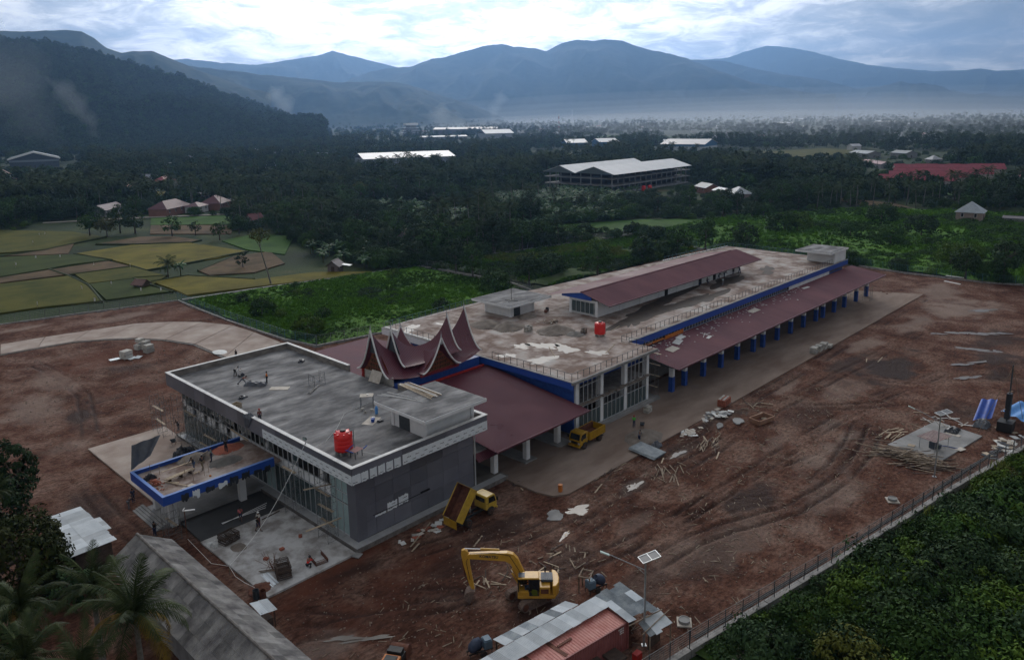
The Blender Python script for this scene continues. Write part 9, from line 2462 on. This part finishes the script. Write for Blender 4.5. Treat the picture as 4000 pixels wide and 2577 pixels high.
for i in range(len(x)):
 sc = .55 + .72 * hts[i] + rs.uniform(-.1, .1)
 isp = palmy[i] > (.52 if leftside[i] else .66) and rs.random() < .75
 isb = (not isp) and palmy[i] < .32 and 150 < x[i] < 420 and 110 < y[i] < 330 and r[i] < 520 and rs.random() < .8
 if isb and nt_ban < 230:
  for q in range(2 if nt_ban < 190 else 1):
   nt_ban += 1; banana(i, x[i] + rs.uniform(-2, 2), y[i] + rs.uniform(-2, 2), rs.uniform(1.2, 1.8), rs.uniform(0, 6), 'banana plant in the plantation before the unfinished building', 'banana plants of the far plantation')
 elif isp and nt_palm < 280 and r[i] < 520:
  nt_palm += 1; palm(rs.randrange(5), x[i], y[i], rs.uniform(6, 11.5), rs.uniform(0, 6), 'coconut palm standing in the wood beyond the fields', 'coconut palms of the wood beyond the fields', cs=rs.uniform(.9, 1.15))
 elif not isp and nt_tree < 290 and r[i] < 560:
  nt_tree += 1
  k = 'round' if hts[i] < .42 else ('spread' if rs.random() < .6 else 'tall');
  lf = rs.choice(['leaf_dark', 'leaf_dark', 'leaf_mid', 'leaf_mid', 'leaf_olive' if dens[i] > .7 else 'leaf_dark'])
  tree(k, rs.randrange(5), x[i], y[i], 0, min(sc, 1.15) * (.85 if k == 'tall' else 1), rs.uniform(0, 6), lf, 'broadleaf tree standing in the wood beyond the fields', 'tree', 'broadleaf trees of the wood beyond the fields')
 else:
  P2.append((x[i], y[i], 0)); S2.append(sc * (1.0 if not isp else .95)); R2.append(rs.uniform(0, 6)); I2.append(rs.choice((6, 7)) if isp else rs.randrange(6))
for i in range(150):
 u_, v_ = rs.uniform(0, 1), rs.uniform(0, 1); x_ = 205 + 120 * u_ + 12 * v_; y_ = 140 + 75 * u_ - 22 + 50 * v_
 if not free_soft(x_, y_): continue
 banana(i, x_, y_, rs.uniform(1.1, 1.7), rs.uniform(0, 6), 'banana plant in the plantation before the unfinished building', 'banana plants of the far plantation')
for (n, r0, r1, seed, pw) in ((7500, 430, 2200, 6, 2), (5200, 1500, 5200, 16, 2), (3400, 620, 1200, 26, 1)):
 x, y, r = sector(n, r0, r1, seed, power=pw); ok = free(x, y)
 cl = vnoise(x / 130.0, y / 130.0, 44); ok &= (cl > .30) | (r < 500)
 x, y, r = x[ok], y[ok], r[ok]; pp_ = vnoise(x / 90.0, y / 90.0, 45); hh_ = vnoise(x / 70.0, y / 70.0, 46)
 for i in range(len(x)):
  p_ = rs.random() < (.55 if pp_[i] > .5 else .18)
  P2.append((x[i], y[i], 0)); S2.append((.65 + .7 * hh_[i] + rs.uniform(-.12, .2)) * (1 + max(0, r[i] - 1500) / 5000)); R2.append(rs.uniform(0, 6)); I2.append(rs.choice((6, 7)) if p_ else rs.randrange(6))
gn_scatter('woodland', P2, S2, R2, I2, [m_ for m_, _ in LOW], [t_ for _, t_ in LOW])
def low_fill(name, n, r0, r1, seed, meshes, mats, s0, s1, poly=None):
 x, y, r = sector(n, r0, r1, seed, power=2)
 if poly:
  p = np.array(poly); q = np.random.RandomState(seed); x = q.uniform(p[:, 0].min(), p[:, 0].max(), n); y = q.uniform(p[:, 1].min(), p[:, 1].max(), n)
 ok = np.ones(len(x), bool)
 for a, c, R_ in EXC[:38]: ok &= (x - a) ** 2 + (y - c) ** 2 > (R_ * .8) ** 2
 for p in CLEAR[:len(FIELDS) + 5] + CLEAR[len(FIELDS) + 8:len(FIELDS) + 10]: ok &= ~in_poly(x, y, p)
 if poly: ok &= in_poly(x, y, poly)
 ok &= vnoise(x / 22.0, y / 22.0, seed) > .25
 x, y = x[ok], y[ok]; q = np.random.RandomState(seed + 1)
 gn_scatter(name, np.stack([x, y, np.full(len(x), -.3)], 1), q.uniform(s0, s1, len(x)), q.uniform(0, 6, len(x)), q.randint(0, len(meshes), len(x)), meshes, mats)
low_fill('scrub', 9000, 215, 1300, 301, [t_[0] for t_ in TREES['shrub'][:3]] + [t_[0] for t_ in TREES['bush'][:3]], [M['leaf_dark'], M['leaf_mid'], M['leaf_dark'], M['leaf_mid'], M['leaf_light'], M['leaf_mid']], .7, 1.7)
low_fill('banana_plantation', 2600, 215, 600, 302, [b_[0] for b_ in BAN], [M['leaf_banana']] * 3, 1.1, 1.7, [(170, 128), (205, 120), (300, 172), (345, 178), (330, 200), (296, 225), (250, 230), (190, 160)])
GX, GY, GZ = HILLPTS[0]
rs2 = np.random.RandomState(12); m = 52000
j = rs2.randint(0, GX.shape[0] - 14, m); i = rs2.randint(0, GX.shape[1] - 1, m); fu, fv = rs2.rand(m), rs2.rand(m)
def bil(A): return (A[j, i] * (1 - fu) + A[j, i + 1] * fu) * (1 - fv) + (A[j + 1, i] * (1 - fu) + A[j + 1, i + 1] * fu) * fv
hx, hy, hz_ = bil(GX), bil(GY), bil(GZ)
ok = (hz_ > -2)
d = np.stack([hx - CAMPOS.x, hy - CAMPOS.y, hz_ - CAMPOS.z], 1); u_ = 2000 + 2990 * (d @ np.array(rt2)) / (d @ np.array(fw)); ok &= (u_ > -150) & (u_ < 1700)
hx, hy, hz_ = hx[ok][:15000], hy[ok][:15000], hz_[ok][:15000]
gn_scatter('hill_forest', np.stack([hx, hy, hz_ - 1], 1), rs2.uniform(.8, 1.7, len(hx)), rs2.uniform(0, 6, len(hx)), rs2.randint(0, 6, len(hx)), [m_ for m_, _ in LOW], [t_ for _, t_ in LOW])
TUFT = []
for s in range(4):
 rs = np.random.RandomState(1300 + s); n = 26
 a = rs.uniform(0, 6.28, n); c = np.stack([rs.normal(0, .22, n), rs.normal(0, .22, n), np.zeros(n)], 1); h = rs.uniform(.35, .85, n)
 tip = c + np.stack([np.cos(a) * h * .5, np.sin(a) * h * .5, h], 1); w = np.stack([-np.sin(a), np.cos(a), 0 * a], 1) * .035
 mid = (c + tip) / 2 + np.array([0, 0, .10])
 TUFT.append(quads_mesh('tuft', np.concatenate([np.stack([c - w, c + w, mid + w, mid - w], 1), np.stack([mid - w, mid + w, tip + w * .1, tip - w * .1], 1)])))
CREEP = []
for s in range(3):
 Q, CC = crown(1400 + s, .95, .34, .2, 16, 17, .22, hollow=.2, clr=.4, base_cut=-.1); CREEP.append(quads_mesh('creeper', Q))
def in_many(n, poly, seed, dens=None, thr=0.0):
 p = np.array(poly); rs = np.random.RandomState(seed); x = rs.uniform(p[:, 0].min(), p[:, 0].max(), n); y = rs.uniform(p[:, 1].min(), p[:, 1].max(), n)
 ok = in_poly(x, y, poly)
 if dens: ok &= vnoise(x / dens, y / dens, seed + 1) > thr
 return x[ok], y[ok]
def grass(name, poly, n, seed, s0, s1, mats, meshes, dens=None, thr=0., z=-.05):
 x, y = in_many(n, poly, seed, dens, thr); rs = np.random.RandomState(seed + 3)
 pat = vnoise(x / 14.0, y / 14.0, seed + 9)
 k = len(meshes) * len(mats)
 mi = np.clip((pat * len(mats) * 1.25 - .1 * len(mats) + rs.normal(0, .35, len(x))), 0, len(mats) - .01).astype(int)
 idx = mi * len(meshes) + rs.randint(0, len(meshes), len(x))
 gn_scatter(name, np.stack([x, y, np.full(len(x), z)], 1), rs.uniform(s0, s1, len(x)) * (.7 + .6 * pat), rs.uniform(0, 6, len(x)), idx, [m_ for _ in mats for m_ in meshes], [mt_ for mt_ in mats for _ in meshes])
GM = [mat('grass_deep', (.030, .070, .010), (.050, .105, .016), scale=.5, rough=.8, spec=.05, attr=True), mat('grass_fresh', (.060, .145, .012), (.095, .20, .018), scale=.5, rough=.8, spec=.05, attr=True), mat('grass_pale', (.10, .135, .028), (.13, .15, .04), scale=.5, rough=.8, spec=.05, attr=True)]
grass('grass', MEADOW_A, 12000, 201, .5, 1.0, [GM[0], GM[1], GM[1]], TUFT)
grass('grass', MEADOW_B, 12000, 202, .6, 1.2, [GM[0], GM[1], GM[2]], TUFT, 9, .25)
grass('grass', MEADOW_C, 14000, 203, .8, 1.6, [GM[0], GM[1], GM[1]], TUFT)
grass('creepers', MEADOW_C, 3000, 213, .9, 2.2, [M['leaf_mid'], M['leaf_mid']], CREEP, 18, .56)
grass('creepers', MEADOW_A, 1000, 214, .5, 1.2, [M['leaf_mid'], M['leaf_dark']], CREEP, 12, .60)
grass('creepers', MEADOW_B, 1800, 215, .6, 1.4, [M['leaf_mid'], M['leaf_dark']], CREEP, 12, .56)
SCRN = [(11, -32.6), (30, -36.4), (54, -40.6), (76, -44.8), (130, -42), (150, -70), (90, -92), (40, -80), (16, -58), (8, -44)]
grass('undergrowth', SCRN, 9000, 204, .5, 1.1, [M['leaf_dark'], M['leaf_dark'], M['leaf_mid']], CREEP)
grass('tall_grass', SCRN, 7000, 205, .9, 1.9, [GM[0], GM[2]], TUFT, 10, .55)
grass('tall_grass', [(14, -36), (34, -40), (46, -52), (30, -62), (14, -50)], 3800, 206, 1.1, 2.1, [GM[0], GM[1], GM[2]], TUFT, 7, .35)
